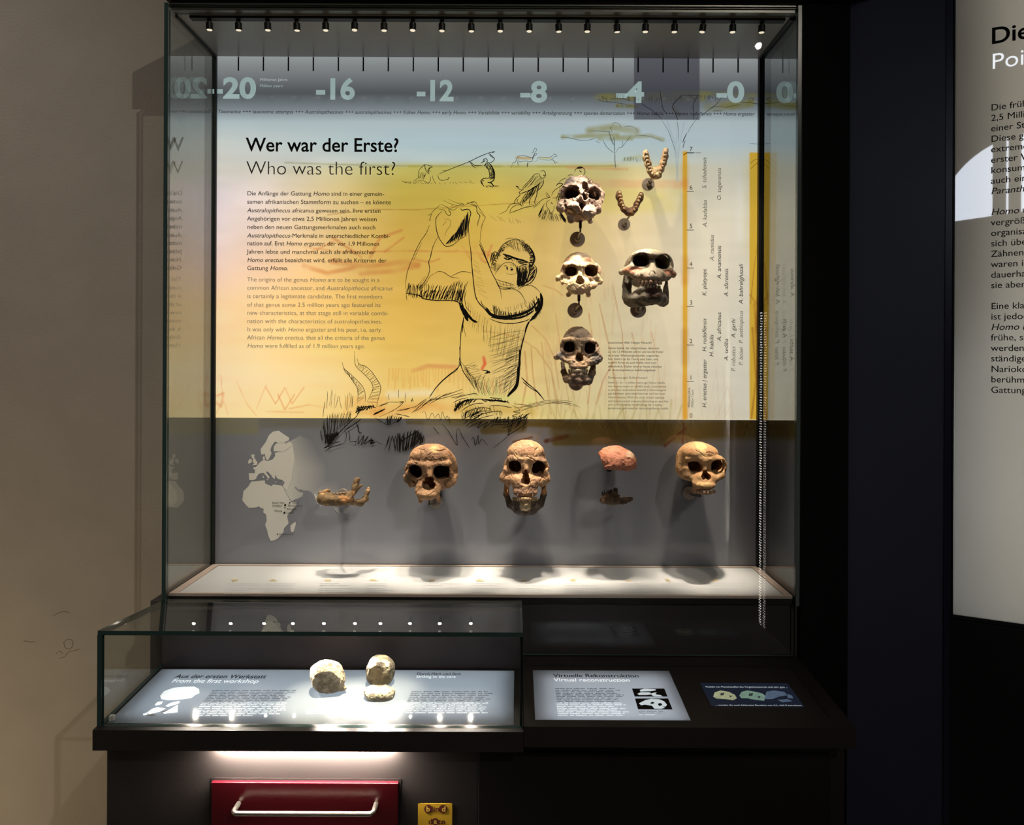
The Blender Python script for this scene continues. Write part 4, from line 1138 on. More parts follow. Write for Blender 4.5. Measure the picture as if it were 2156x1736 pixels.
# ================================================================== SHOWCASE LIGHTING
CASE_POWER = 13.0
def disc_bm(bm, c, r, n, ax, ay):
    f = bm.faces.new([bm.verts.new(Vector(c) + Vector(ax) * (r * math.cos(2 * math.pi * k / n)) + Vector(ay) * (r * math.sin(2 * math.pi * k / n))) for k in range(n)])
    return f

M_LENS = mat('lit_lens', rgb(255, 240, 215), 0.3, emit=(1.0, 0.86, 0.66, 1), power=0.8)
Y_SPOT = 2.047
tag(box_obj('lighting_track', CXL + 0.05, CXR - 0.03, Y_SPOT - 0.008, Y_SPOT + 0.012, Z_CEIL - 0.007, Z_CEIL - 0.0003, M_SPOT),
    'long black lighting track under the top of the tall showcase', 'lighting track')
ORD = ['first', 'second', 'third', 'fourth', 'fifth', 'sixth', 'seventh', 'eighth', 'ninth', 'tenth']
def make_spot(length, rad, label, group, name='spotlight', lens_mat=None):
    """miniature spotlight: stem, sleeve and lens, aimed along local -Z"""
    r = empty(name, (0, 0, 0), label, 'spotlight', group)
    bm = bmesh.new()
    tube(bm, [(0, 0, 0), (0, 0, -length * 0.36)], rad * 0.62, 14)
    bm_obj('stem', bm, M_SPOT, r)
    bm = bmesh.new()
    tube(bm, [(0, 0, -length * 0.30), (0, 0, -length * 0.34), (0, 0, -length * 0.96), (0, 0, -length)], [rad * 0.8, rad, rad, rad * 0.93], 18)
    bm_obj('sleeve', bm, M_SPOT, r)
    bm = bmesh.new()
    tube(bm, [(0, 0, -length), (0, 0, -length - 0.0012)], [rad * 0.80, rad * 0.70], 18)
    bm_obj('lens', bm, lens_mat or M_LENS, r)
    return r
def track_label(i):
    if i < 10:
        return 'small black spotlight, %s from the left on the track under the showcase top' % ORD[i]
    return 'small black spotlight, %s from the right on the track under the showcase top' % ORD[19 - i]

# target of each beam: x, y, z, power factor, cone
CASE_AIM = [(-0.84, 2.27, 1.2, 2.5, 34), (-0.80, 2.30, 1.75, 0.7, 50), (-0.62, 2.30, 1.25, 2.5, 34), (-0.58, 2.30, 1.85, 0.6, 50), (-0.53, 2.20, 1.20, 7.5, 17), (-0.465, 1.80, 0.86, 130, 9), (-0.28, 2.17, 1.30, 8, 17), (-0.335, 1.82, 0.86, 130, 9),
            (-0.24, 2.20, 1.26, 4, 20), (-0.05, 2.30, 1.7, 0.8, 50), (0.0, 2.17, 1.30, 8, 17), (0.04, 2.20, 1.26, 4, 20), (0.19, 2.17, 2.14, 1.0, 40), (0.17, 2.16, 1.64, 7.5, 19), (0.385, 2.22, 2.2, 1.0, 34), (0.30, 2.20, 1.30, 6.5, 16), (0.41, 2.17, 1.86, 1.9, 28),
            (0.19, 2.17, 1.88, 3.0, 24), (0.57, 2.17, 1.29, 9, 17), (0.66, 2.30, 1.6, 1.3, 44)]
SPOT0 = None
for i in range(20):
    x = at(440 + i * 61.3, 45, Y_SPOT).x
    loc = Vector((x, Y_SPOT + 0.002, Z_CEIL - 0.006))
    if SPOT0 is None:
        SPOT0 = make_spot(0.029, 0.0095, track_label(0), 'spotlights on the showcase track')
        o = SPOT0
        o.location = loc
    else:
        o = dup(SPOT0, loc, track_label(i), 'spotlights on the showcase track')
    aim = Vector(CASE_AIM[i][:3])
    d = (aim - loc).normalized()
    tilt = (d + Vector((0, 0, -2.0))).normalized()     # the sleeves hang nearly straight
    o.rotation_euler = tilt.to_track_quat('-Z', 'Y').to_euler()
    light('spotlight_beam', 'SPOT', loc + tilt * 0.034, CASE_POWER * CASE_AIM[i][3], (1.0, 0.85, 0.66), aim=aim, spot_size=R(CASE_AIM[i][4]), spot_blend=1.0, shadow_soft_size=0.03 if CASE_AIM[i][3] > 5 and CASE_AIM[i][2] > 1.0 else 0.012)

# ================================================================== FOSSILS: sculpted as solids on a grid, then skinned
def surface_nets(f, lo, vox):
    """smooth mesh of the zero level of a 3-D grid"""
    neg = f < 0
    nx, ny, nz = f.shape
    cnt = np.zeros((nx - 1, ny - 1, nz - 1), np.int8)
    acc = np.zeros((nx - 1, ny - 1, nz - 1, 3), np.float32)
    def crossing(axis):
        a = [slice(None)] * 3
        b = [slice(None)] * 3
        a[axis], b[axis] = slice(0, -1), slice(1, None)
        fa, fb = f[tuple(a)], f[tuple(b)]
        m = neg[tuple(a)] != neg[tuple(b)]
        t = np.where(m, fa / np.where(m, fa - fb, 1), 0).astype(np.float32)
        return m, t
    M = []
    for axis in range(3):
        m, t = crossing(axis)
        M.append(m)
        o = [i for i in range(3) if i != axis]
        for d0 in (0, 1):
            for d1 in (0, 1):
                s = [slice(None)] * 3
                s[o[0]] = slice(d0, f.shape[o[0]] - 1 + d0)
                s[o[1]] = slice(d1, f.shape[o[1]] - 1 + d1)
                mm, tt = m[tuple(s)], t[tuple(s)]
                cnt += mm
                acc[..., axis] += tt * mm
                acc[..., o[0]] += d0 * mm
                acc[..., o[1]] += d1 * mm
    act = cnt > 0
    idx = np.full(act.shape, -1, np.int64)
    idx[act] = np.arange(act.sum())
    ijk = np.argwhere(act)
    v = (ijk + acc[act] / cnt[act][:, None]) * vox + lo
    quads = []
    for axis in range(3):
        o = [i for i in range(3) if i != axis]
        m = M[axis]
        s = [slice(None)] * 3
        s[o[0]], s[o[1]] = slice(1, -1), slice(1, -1)
        e = np.argwhere(m[tuple(s)])
        e[:, o[0]] += 1
        e[:, o[1]] += 1
        inside = neg[e[:, 0], e[:, 1], e[:, 2]]
        q = []
        for d0, d1 in ((0, 0), (1, 0), (1, 1), (0, 1)):
            c = e.copy()
            c[:, o[0]] -= d0
            c[:, o[1]] -= d1
            q.append(idx[c[:, 0], c[:, 1], c[:, 2]])
        q = np.stack(q, 1)
        flip = inside if axis != 1 else ~inside
        q[flip] = q[flip][:, ::-1]
        quads.append(q)
    return v, np.concatenate(quads)[:, ::-1]

M_BONE = mat('fossil_cast', rough=0.62, spec=0.25, attr='bone', noise=0.16, nscale=140, bump=0.35, bscale=420)
M_TOOTH = mat('fossil_tooth', rough=0.35, spec=0.45, attr='bone', noise=0.12, nscale=160)

class Sculpt:
    def __init__(self, cx, cy, hx, hz, y0, y1, Yf, vox=0.88):
        self.cx, self.cy, self.Yf = cx, cy, Yf
        self.K = Yf / F_PX
        self.u0, self.v0 = derot(cx, cy)
        self.lo = np.array([-hx, y0, -hz], float)
        self.n = (np.array([2 * hx, y1 - y0, 2 * hz]) / vox).astype(int) + 2
        self.vox = vox
        ax = [self.lo[i] + vox * np.arange(self.n[i]) for i in range(3)]
        self.ax = ax
        self.f = np.full(self.n, 30.0, np.float32)
        self.cols = []
        self.base = ((150, 130, 105), (110, 92, 74), 9)
    def pt(self, px, py, y):
        u, v = derot(px, py)
        s = 1 + y * self.K / self.Yf
        return np.array([u * s - self.u0, y, -(v * s - self.v0)])
    def _win(self, lo, hi):
        sl = []
        for i in range(3):
            a = int(max(0, math.floor((lo[i] - self.lo[i]) / self.vox)))
            b = int(min(self.n[i], math.ceil((hi[i] - self.lo[i]) / self.vox) + 1))
            if b - a < 2:
                return None
            sl.append(slice(a, b))
        return tuple(sl)
    def _grid(self, sl):
        return np.meshgrid(self.ax[0][sl[0]], self.ax[1][sl[1]], self.ax[2][sl[2]], indexing='ij', sparse=True)
    def _put(self, sl, d, k, sub):
        a = self.f[sl]
        if sub:
            h = np.clip(0.5 - 0.5 * (a + d) / k, 0, 1)
            self.f[sl] = a * (1 - h) - d * h + k * h * (1 - h)
        else:
            h = np.clip(0.5 + 0.5 * (a - d) / k, 0, 1)
            self.f[sl] = a * (1 - h) + d * h - k * h * (1 - h)
    def ell(self, px, py, y, rx, ry, rz, k=4.0, sub=False, rot=0.0, pw=2.0):
        c = self.pt(px, py, y)
        m = max(rx, rz) if rot else None
        ex, ez = (m, m) if rot else (rx, rz)
        sl = self._win(c - (ex + k + 4, ry + k + 4, ez + k + 4), c + (ex + k + 4, ry + k + 4, ez + k + 4))
        if sl is None:
            return self
        X, Y, Z = self._grid(sl)
        dx, dy, dz_ = X - c[0], Y - c[1], Z - c[2]
        if rot:
            cr, sr = math.cos(R(rot)), math.sin(R(rot))
            dx, dz_ = dx * cr + dz_ * sr, -dx * sr + dz_ * cr
        if pw != 2.0:
            q = (np.abs(dx / rx) ** pw + np.abs(dy / ry) ** pw + np.abs(dz_ / rz) ** pw) ** (1 / pw)
            d = (q - 1) * min(rx, ry, rz)
        else:
            k0 = np.sqrt((dx / rx) ** 2 + (dy / ry) ** 2 + (dz_ / rz) ** 2)
            k1 = np.sqrt((dx / rx ** 2) ** 2 + (dy / ry ** 2) ** 2 + (dz_ / rz ** 2) ** 2) + 1e-9
            d = k0 * (k0 - 1) / k1
        self._put(sl, d, k, sub)
        return self
    def cap(self, a, b, r0, r1=None, k=3.0, sub=False):
        r1 = r0 if r1 is None else r1
        p, q = self.pt(*a), self.pt(*b)
        m = max(r0, r1) + k + 3
        sl = self._win(np.minimum(p, q) - m, np.maximum(p, q) + m)
        if sl is None:
            return self
        X, Y, Z = self._grid(sl)
        d = q - p
        L = d @ d + 1e-9
        t = np.clip(((X - p[0]) * d[0] + (Y - p[1]) * d[1] + (Z - p[2]) * d[2]) / L, 0, 1)
        dist = np.sqrt((X - p[0] - t * d[0]) ** 2 + (Y - p[1] - t * d[1]) ** 2 + (Z - p[2] - t * d[2]) ** 2) - (r0 + (r1 - r0) * t)
        self._put(sl, dist, k, sub)
        return self
    def chain(self, pts, r, k=3.0, sub=False):
        rr = r if isinstance(r, (list, tuple)) else [r] * len(pts)
        for i in range(len(pts) - 1):
            self.cap(pts[i], pts[i + 1], rr[i], rr[i + 1], k, sub)
        return self
    def rim(self, px, py, rx, rz, t, y, a0, a1, bend=0.012, k=3.0, n=9, rot=0.0):
        """bony rim round a socket from angle a0 to a1 (90 = up)"""
        pts = []
        for i in range(n + 1):
            a = R(a0 + (a1 - a0) * i / n)
            x, z = (rx + t * 0.75) * math.cos(a), (rz + t * 0.75) * math.sin(a)
            cr, sr = math.cos(R(rot)), math.sin(R(rot))
            x, z = x * cr - z * sr, x * sr + z * cr
            X = px + x
            pts.append((X, py - z, y + bend * (X - self.mid) ** 2))
        return self.chain(pts, t, k)
    def socket(self, px, py, rx, rz, y, depth=30, rot=0.0, k=2.0, pw=2.4):
        self.ell(px, py, y + depth * 0.6, rx, depth * 1.25, rz, k, True, rot, pw)
        return self
    def hollow(self, px, py, y, rx, ry, rz):
        return self.ell(px, py, y, rx, ry, rz, 1.5, True)
    def cracks(self, n, box, seed, r=0.85, length=16):
        """fine wandering cracks cut into the front surface inside a pixel box"""
        g = np.random.default_rng(seed)
        for _ in range(n):
            x, y = g.uniform(box[0], box[2]), g.uniform(box[1], box[3])
            a = g.uniform(0, 6.28)
            pts = []
            for _s in range(int(g.integers(3, 7))):
                p = self.pt(x, y, 0)
                i = int(round((p[0] - self.lo[0]) / self.vox))
                k = int(round((p[2] - self.lo[2]) / self.vox))
                if not (0 <= i < self.n[0] and 0 <= k < self.n[2]):
                    break
                col = np.nonzero(self.f[i, :, k] < 0)[0]
                if len(col) == 0 or (pts and abs(self.ax[1][col[0]] - pts[-1][2]) > 9):
                    break
                d = self.ax[1][col[0]]
                s = 1 + d * self.K / self.Yf
                pts.append((x, y, d))
                a += g.normal(0, 0.55)
                x += math.cos(a) * length / 4
                y += math.sin(a) * length / 4
            if len(pts) > 1:
                q = [np.array(self.pt(px, py, 0)) * [1, 0, 1] + [0, d, 0] for px, py, d in pts]
                for u, v in zip(q[:-1], q[1:]):
                    self._seg(u, v, r * g.uniform(0.7, 1.2))
        return self
    def _seg(self, p, q, r):
        m = r + 3
        sl = self._win(np.minimum(p, q) - m, np.maximum(p, q) + m)
        if sl is None:
            return
        X, Y, Z = self._grid(sl)
        d = q - p
        L = d @ d + 1e-9
        t = np.clip(((X - p[0]) * d[0] + (Y - p[1]) * d[1] + (Z - p[2]) * d[2]) / L, 0, 1)
        dist = np.sqrt((X - p[0] - t * d[0]) ** 2 + (Y - p[1] - t * d[1]) ** 2 + (Z - p[2] - t * d[2]) ** 2) - r
        self._put(sl, dist, 0.8, True)
    def rough(self, amp, cells, seed):
        n = vnoise(tuple(self.n), tuple(max(2, int(self.n[i] * self.vox / cells)) for i in range(3)), seed).astype(np.float32)
        self.f += amp * (n - 0.5) * 2
        return self
    def color(self, px, py, y, r, col, soft=0.5, ry=None, rz=None, noise=0.5):
        self.cols.append((self.pt(px, py, y), (r, ry or r, rz or r), col, soft, noise))
        return self
    def build(self, name, parent, seed, material=None):
        v, q = surface_nets(self.f, self.lo, self.vox)
        r = np.random.default_rng(seed)
        n1 = vnoise((48, 48, 48), (self.base[2],) * 3, seed)
        n2 = vnoise((48, 48, 48), (22,) * 3, seed + 1)
        span = (self.n * self.vox)
        g = np.clip((v - self.lo) / span * 47, 0, 47).astype(int)
        a = np.clip((n1[g[:, 0], g[:, 1], g[:, 2]] - 0.3) / 0.4, 0, 1)
        b = n2[g[:, 0], g[:, 1], g[:, 2]]
        t = np.clip(a * 0.7 + b * 0.3, 0, 1)[:, None]
        c0, c1 = srgb2lin(self.base[0]), srgb2lin(self.base[1])
        col = c0 * (1 - t) + c1 * t
        for p, rad, cc, soft, noise in self.cols:
            d = np.sqrt((((v - p) / np.array(rad)) ** 2).sum(1)) + (b - 0.5) * noise
            w = np.clip((1 - d) / soft, 0, 1)[:, None]
            col = col * (1 - w) + srgb2lin(cc) * w
        w0 = at(self.cx, self.cy, self.Yf)
        co = v * self.K + np.array(w0)
        me = bpy.data.meshes.new(name)
        me.vertices.add(len(co))
        me.vertices.foreach_set('co', co.astype(np.float32).ravel())
        me.loops.add(q.size)
        me.loops.foreach_set('vertex_index', q.ravel().astype(np.int32))
        me.polygons.add(len(q))
        me.polygons.foreach_set('loop_start', np.arange(0, q.size, 4, dtype=np.int32))
        me.polygons.foreach_set('loop_total', np.full(len(q), 4, np.int32))
        me.polygons.foreach_set('use_smooth', np.ones(len(q), bool))
        me.update(calc_edges=True)
        ca = me.color_attributes.new('bone', 'FLOAT_COLOR', 'POINT')
        ca.data.foreach_set('color', np.concatenate([col, np.ones((len(col), 1))], 1).astype(np.float32).ravel())
        me.materials.append(material or M_BONE)
        o = link(name, me)
        if parent is not None:
            under(o, parent)
        return o

def teeth(name, parent, S0, spec, cols, seed, vox=0.55):
    """spec: (px, py, y, half width, half height)"""
    xs_, ys_, yy_ = [s[0] for s in spec], [s[1] for s in spec], [s[2] for s in spec]
    cx, cy = (min(xs_) + max(xs_)) / 2, (min(ys_) + max(ys_)) / 2
    T_ = Sculpt(cx, cy, (max(xs_) - min(xs_)) / 2 + 8, (max(ys_) - min(ys_)) / 2 + 10, min(yy_) - 7, max(yy_) + 9, S0.Yf, vox)
    T_.base = (cols[0], cols[1], 14)
    for x, y, d, w, h in spec:
        T_.ell(x, y, d, w, w * 1.25, h, 0.7, pw=2.6)
        T_.cap((x, y + math.copysign(h * 0.3, 1), d + 1), (x, y, d + 2), w * 0.7, w * 0.75, 1.0)
    return T_.build(name, parent, seed, M_TOOTH)

def arch(px0, px1, py, y_mid, y_end, n, w, h, sag=0.0):
    out = []
    for i in range(n):
        t = (i + 0.5) / n * 2 - 1
        out.append((px0 + (px1 - px0) * (t + 1) / 2, py + sag * (1 - t * t), y_mid + (y_end - y_mid) * abs(t) ** 2.2, w * (1 - 0.12 * abs(t)), h))
    return out

def skull_root(px, py, Y, label, cat='skull', name='skull', group=None):
    return empty(name, at(px, py, Y), label, cat, group)

YF = 2.150          # depth of the faces
# ---------- heavily eroded skull at the top of the column
r = skull_root(1221, 470, YF + 0.05, 'battered purplish-brown fossil skull with broken face, topmost of the three in a column')
S = Sculpt(1220, 420, 60, 62, -34, 125, YF)
S.mid = 1222
S.base = ((205, 178, 160), (120, 96, 90), 12)
S.ell(1219, 418, 50, 40, 56, 48, 4).ell(1216, 400, 30, 30, 34, 30, 6).ell(1225, 425, 16, 40, 24, 30, 6).ell(1246, 412, 44, 22, 40, 24, 5)
S.ell(1253, 412, 28, 19, 30, 21, 5)
S.rim(1204, 408, 17, 13, 5.5, -2, 10, 200).rim(1251, 410, 12.5, 14, 4.5, -2, -60, 170)
S.rim(1204, 408, 17, 13, 4, -2, 200, 350).rim(1251, 410, 12.5, 14, 4, -2, 170, 300)
S.chain([(1183, 424, 14), (1180, 436, 12), (1192, 442, 6)], [8, 8, 7], 5).chain([(1258, 428, 10), (1258, 442, 10), (1248, 448, 6)], [7, 8, 7], 5)
S.ell(1206, 432, 0, 14, 12, 10, 4).ell(1240, 447, -8, 16, 14, 15, 4, rot=20).ell(1216, 440, -2, 9, 10, 12, 4).cap((1203, 455, 4), (1204, 462, 4), 9, 8, 3).cap((1240, 462, 4), (1244, 466, 6), 7, 5.5, 3)
S.ell(1226, 403, -4, 4, 6, 5, 2)
S.socket(1204, 408, 17, 13, -6, 34).socket(1251, 410, 12, 13.5, -6, 30)
S.ell(1232, 391, 0, 6.5, 20, 10, 1.5, True, 12).ell(1237, 401, 0, 5, 20, 5, 1.5, True)
S.ell(1228, 415, 2, 6, 22, 9, 1.5, True, 10).ell(1224, 432, 4, 8, 28, 12, 1.5, True, 15)
S.ell(1201, 446, 2, 10, 26, 7.5, 2, True, -35).ell(1217, 459, 0, 5, 22, 9, 1.5, True).cap((1246, 436, -8), (1262, 432, -4), 3, 2.5, 2, True).ell(1230, 468, 2, 10, 20, 6, 2, True)
S.cap((1193, 424, -2), (1196, 430, -2), 2, 1.5, 2, True).ell(1188, 452, 8, 7, 14, 9, 3, True)
S.hollow(1219, 416, 58, 30, 36, 26).rough(2.6, 11, 3).rough(1.5, 5, 4).rough(0.7, 2.4, 5).cracks(16, (1178, 375, 1262, 465), 301)
S.color(1200, 382, 20, 26, (118, 106, 104), 0.4, 40, 16)
S.build('cranium', r, 21)
S = Sculpt(1253, 410, 12, 12, 0, 26, YF, 0.7)
S.base = ((215, 190, 175), (150, 120, 110), 9)
S.mid = 1253
S.cap((1252, 405, 12), (1253, 411, 14), 2.4, 1.8, 1).rough(0.6, 3, 8)
S.build('bone_splinter', r, 22)

# ---------- light skull without lower jaw
r = skull_root(1220, 622, YF + 0.05, 'pale cream fossil skull with flaring cheeks, middle of the column of three')
S = Sculpt(1220, 578, 62, 60, -34, 125, YF)
S.mid = 1221
S.base = ((232, 208, 168), (206, 168, 138), 9)
S.ell(1218, 570, 52, 37, 56, 40, 4).ell(1218, 556, 24, 30, 28, 20, 8).ell(1221, 580, 16, 36, 22, 26, 6)
S.ell(1246, 573, 30, 19, 30, 17, 5)
S.rim(1201.5, 570.5, 13, 12, 4.6, -3, 15, 190).rim(1243, 571.5, 14, 12.5, 4.6, -3, -10, 165)
S.rim(1201.5, 570.5, 13, 12, 3.4, -2, 190, 375).rim(1243, 571.5, 14, 12.5, 3.4, -2, 165, 350)
S.cap((1190, 558, 2), (1222, 560, -6), 5, 5, 5).cap((1222, 560, -6), (1255, 560, 2), 5, 5, 5).cap((1222, 565, -4), (1221, 580, -9), 5, 4.5, 5)
S.chain([(1187, 580, 8), (1175, 584, 18), (1173, 588, 34), (1182, 586, 60)], [7, 3.8, 3.2, 3], 4).chain([(1256, 584, 8), (1265, 592, 18), (1264, 595, 34), (1254, 590, 60)], [7, 3.8, 3.2, 3], 4)
S.chain([(1178, 586, 16), (1190, 595, 2), (1202, 606, -4)], [4.5, 7, 7], 5).chain([(1262, 592, 16), (1250, 600, 2), (1238, 606, -4)], [5, 6, 7], 6)
S.ell(1219, 600, -8, 24, 18, 18, 7).ell(1218, 611, -13, 17, 13, 9, 6)
S.chain([(1204, 612, -4), (1197, 620, 4), (1196, 621, 22)], [6, 4.2, 4.2], 4).chain([(1236, 612, -4), (1239, 620, 4), (1238, 622, 22)], [6, 4, 4], 4)
S.socket(1201.5, 570.5, 13, 12, -8, 34).socket(1243, 571.5, 14, 12.3, -8, 34)
S.ell(1220.5, 594, -10, 9.5, 22, 7.5, 2, True, 0, 2.6).ell(1220, 587, -12, 6.5, 20, 6, 2, True)
S.ell(1218, 625, 12, 15, 26, 8, 3, True).ell(1232, 619, -12, 4, 6, 3, 1.5, True).ell(1188, 603, 10, 6, 20, 7, 3, True)
S.hollow(1218, 570, 56, 28, 38, 28).rough(0.8, 12, 13).rough(0.7, 4, 14).rough(0.35, 2.2, 15).cracks(9, (1185, 535, 1255, 615), 302)
S.color(1230, 536, 20, 22, (128, 112, 98), 0.25, 50, 12).color(1196, 545, 5, 12, (206, 160, 128), 0.5, 20, 9).color(1240, 546, 5, 14, (190, 142, 116), 0.5, 20, 9)
S.color(1190, 592, 0, 9, (196, 142, 104), 0.6, 16, 7)
S.build('cranium', r, 31)

# ---------- big grey reconstructed skull with lower jaw, turned a little to the right
r = skull_root(1352, 640, YF + 0.05, 'large grey reconstructed skull with pinkish cheek bones and heavy lower jaw, right of the column')
S = Sculpt(1362, 580, 70, 66, -44, 130, YF)
S.mid = 1371
S.base = ((168, 156, 140), (150, 138, 122), 6)
S.ell(1357, 566, 56, 44, 58, 42, 4).ell(1364, 546, 26, 38, 32, 22, 8).ell(1371, 566, 14, 44, 24, 26, 6).ell(1392, 560, 46, 26, 40, 24, 6)
S.rim(1349, 549, 16, 14, 4, -8, 20, 200).rim(1393, 553, 16, 15, 4, -8, -10, 160)
S.cap((1340, 535, -4), (1371, 536, -14), 4.5, 5, 5).cap((1371, 536, -14), (1402, 538, -4), 5, 4.5, 5)
S.rim(1349, 549, 16, 14, 3.4, -4, 200, 330).rim(1393, 553, 16, 15, 3.4, -4, 210, 350)
S.chain([(1332, 562, 6), (1318, 571, 18), (1308, 573, 40), (1308, 575, 66)], [8.5, 7, 5, 4], 5).chain([(1408, 570, 6), (1417, 577, 18), (1418, 580, 36), (1408, 580, 60)], [8.5, 5.5, 4, 4], 5)
S.chain([(1322, 570, 14), (1338, 578, 2), (1350, 584, -8)], [8, 9, 9], 6).chain([(1414, 577, 14), (1402, 582, 2), (1392, 584, -8)], [7, 8, 9], 6)
S.ell(1373, 578, -14, 26, 18, 14, 8).ell(1374, 584, -24, 19, 14, 10, 6).cap((1373, 556, -14), (1375, 578, -26), 6, 8, 6)
S.socket(1349, 549, 16.5, 15, -12, 38).socket(1393, 553, 16.5, 16, -12, 38)
S.ell(1371, 545, -12, 12, 12, 7, 4, True).hollow(1362, 562, 62, 34, 36, 28)
S.chain([(1366, 580, -34), (1370, 571, -34), (1375, 570, -34), (1380, 579, -34)], [1.6, 1.8, 1.8, 1.6], 1.2, True).ell(1353, 578, -16, 3, 5, 4, 2, True)
S.ell(1341, 598, 20, 13, 40, 12, 3, True)
S.rough(0.6, 14, 23).rough(0.35, 3, 24)
for x, y, d, a, b in ((1336, 570, 2, 20, 9), (1322, 568, 12, 14, 8), (1405, 575, 4, 18, 9), (1414, 578, 14, 10, 8)):
    S.color(x, y, d, a, (178, 124, 102), 0.35, 22, b)
for x, y, d, a, b in ((1374, 586, -24, 24, 14), (1350, 584, -8, 12, 9), (1396, 584, -6, 12, 9)):
    S.color(x, y, d, a, (182, 150, 130), 0.5, 18, b)
S.color(1360, 525, 30, 60, (196, 186, 160), 0.3, 60, 14)
S.build('cranium', r, 41)
teeth('upper_teeth', r, S, [(1347, 594, -10, 3.4, 4.2), (1354, 595, -20, 3.6, 5), (1361.5, 594, -28, 3.9, 4.8), (1370, 593.5, -32, 4.6, 4.6), (1379.5, 594, -31, 4.4, 4.8), (1387, 595, -26, 3.2, 4.6), (1391.5, 595, -18, 2.8, 4.2)], ((196, 168, 148), (150, 112, 96)), 42)
S2 = Sculpt(1352, 610, 62, 52, -44, 110, YF)
S2.mid = 1371
S2.base = ((118, 110, 100), (98, 90, 82), 8)
S2.chain([(1321, 578, 46), (1320, 600, 40), (1320, 624, 32), (1326, 636, 22)], [8.5, 9.5, 10, 9], 4).chain([(1407, 584, 44), (1403, 606, 38), (1400, 634, 22)], [5, 6, 8], 4)
S2.chain([(1324, 630, 22), (1344, 630, -2), (1362, 626, -20), (1380, 626, -22), (1392, 628, -4), (1398, 634, 20)], [12, 13, 13, 13, 11, 9], 5)
S2.chain([(1338, 618, 4), (1354, 610, -16), (1372, 608, -25), (1387, 612, -12)], [6, 9, 9, 7], 5)
S2.chain([(1330, 640, 16), (1352, 638, -6), (1374, 637, -16), (1396, 641, 14)], [6, 7, 6, 5], 5)
S2.ell(1343, 602, 20, 10, 34, 9, 3, True).ell(1375, 648, 10, 14, 40, 7, 3, True)
S2.rough(0.7, 10, 26).rough(0.5, 3, 27)
S2.color(1377, 616, -24, 21, (70, 48, 42), 0.15, 30, 17).color(1400, 640, 14, 12, (112, 98, 76), 0.3, 30, 16)
S2.build('lower_jaw', r, 43)
teeth('lower_teeth', r, S2, [(1350, 604, -14, 3.2, 4.6), (1357, 605, -22, 3.3, 5), (1364, 604, -29, 2.9, 4.8), (1370, 603.5, -32, 2.6, 4), (1376, 603.5, -32, 2.6, 4), (1382, 604, -28, 2.9, 4.6), (1388, 605, -20, 3.0, 4.6)], ((176, 150, 130), (110, 84, 72)), 44)

# ---------- small grey skull with both jaws
r = skull_root(1216, 806, YF + 0.05, 'grey-brown fossil skull with full set of small teeth, lowest of the three in a column')
S = Sculpt(1217, 738, 62, 62, -36, 125, YF)
S.mid = 1219
S.base = ((196, 166, 138), (136, 116, 102), 13)
S.ell(1216, 728, 52, 35, 56, 42, 4).ell(1216, 712, 24, 28, 28, 20, 8).ell(1219, 740, 15, 34, 20, 26, 6)
S.ell(1243, 733, 30, 18, 30, 18, 5)
S.rim(1199, 730, 12.5, 12.5, 4.4, -3, 15, 190).rim(1241, 732, 12.5, 13, 4.4, -3, -10, 165)
S.rim(1199, 730, 12.5, 12.5, 3.0, -2, 190, 375).rim(1241, 732, 12.5, 13, 3.0, -2, 165, 350)
S.cap((1188, 716, 3), (1219, 717, -6), 4.5, 4, 5).cap((1219, 717, -6), (1250, 718, 3), 4, 4.5, 5).cap((1219, 722, -4), (1219, 742, -9), 6, 5, 5)
S.chain([(1186, 738, 8), (1178, 748, 16), (1172, 752, 30), (1180, 752, 58)], [6, 6.5, 5, 4], 5).chain([(1254, 740, 8), (1258, 752, 14), (1261, 754, 30), (1252, 752, 58)], [7, 10, 6, 4], 5)
S.chain([(1184, 752, 10), (1198, 760, 0)], [6, 7], 5).chain([(1254, 758, 8), (1242, 762, 0)], [9, 8], 5)
S.ell(1218, 762, -7, 22, 16, 16, 6).ell(1218, 771, -12, 20, 14, 9, 5)
S.socket(1199, 730, 12.6, 12.4, -8, 34).socket(1241, 732, 12.4, 12.8, -8, 34)
S.ell(1219.5, 754, -8, 8.2, 22, 7.5, 2, True, 0, 2.6).ell(1219.5, 748, -10, 6, 20, 6, 2, True)
S.ell(1193, 775, 14, 7, 26, 12, 3, True).ell(1248, 784, 14, 6, 26, 10, 3, True).ell(1190, 752, -4, 5, 6, 4, 2, True)
S.hollow(1216, 726, 58, 26, 36, 26).rough(1.0, 10, 33).rough(0.9, 4, 34).rough(0.5, 2.2, 35).cracks(26, (1178, 695, 1256, 775), 303)
S.color(1216, 700, 20, 44, (136, 118, 106), 0.35, 60, 16).color(1200, 714, -4, 18, (214, 182, 146), 0.5, 14, 6).color(1222, 765, -14, 20, (190, 152, 122), 0.5, 18, 12).color(1254, 754, 6, 14, (104, 96, 92), 0.3, 22, 16).color(1180, 748, 14, 12, (132, 124, 122), 0.4, 24, 12)
S.build('cranium', r, 51)
teeth('upper_teeth', r, S, arch(1196, 1238, 780, -24, -2, 10, 2.5, 4.0, 0.5), ((214, 196, 170), (150, 128, 108)), 52)
S2 = Sculpt(1217, 790, 52, 42, -40, 90, YF)
S2.mid = 1218
S2.base = ((142, 118, 102), (88, 74, 68), 14)
S2.chain([(1184, 764, 44), (1187, 782, 30), (1194, 798, 12)], [4.5, 5.5, 7], 4).chain([(1250, 766, 44), (1247, 784, 30), (1239, 800, 12)], [5, 7, 8], 4)
S2.chain([(1194, 797, 10), (1206, 801, -10), (1218, 801, -18), (1230, 801, -12), (1240, 802, 8)], [9, 9, 9, 8.5, 8.5], 5)
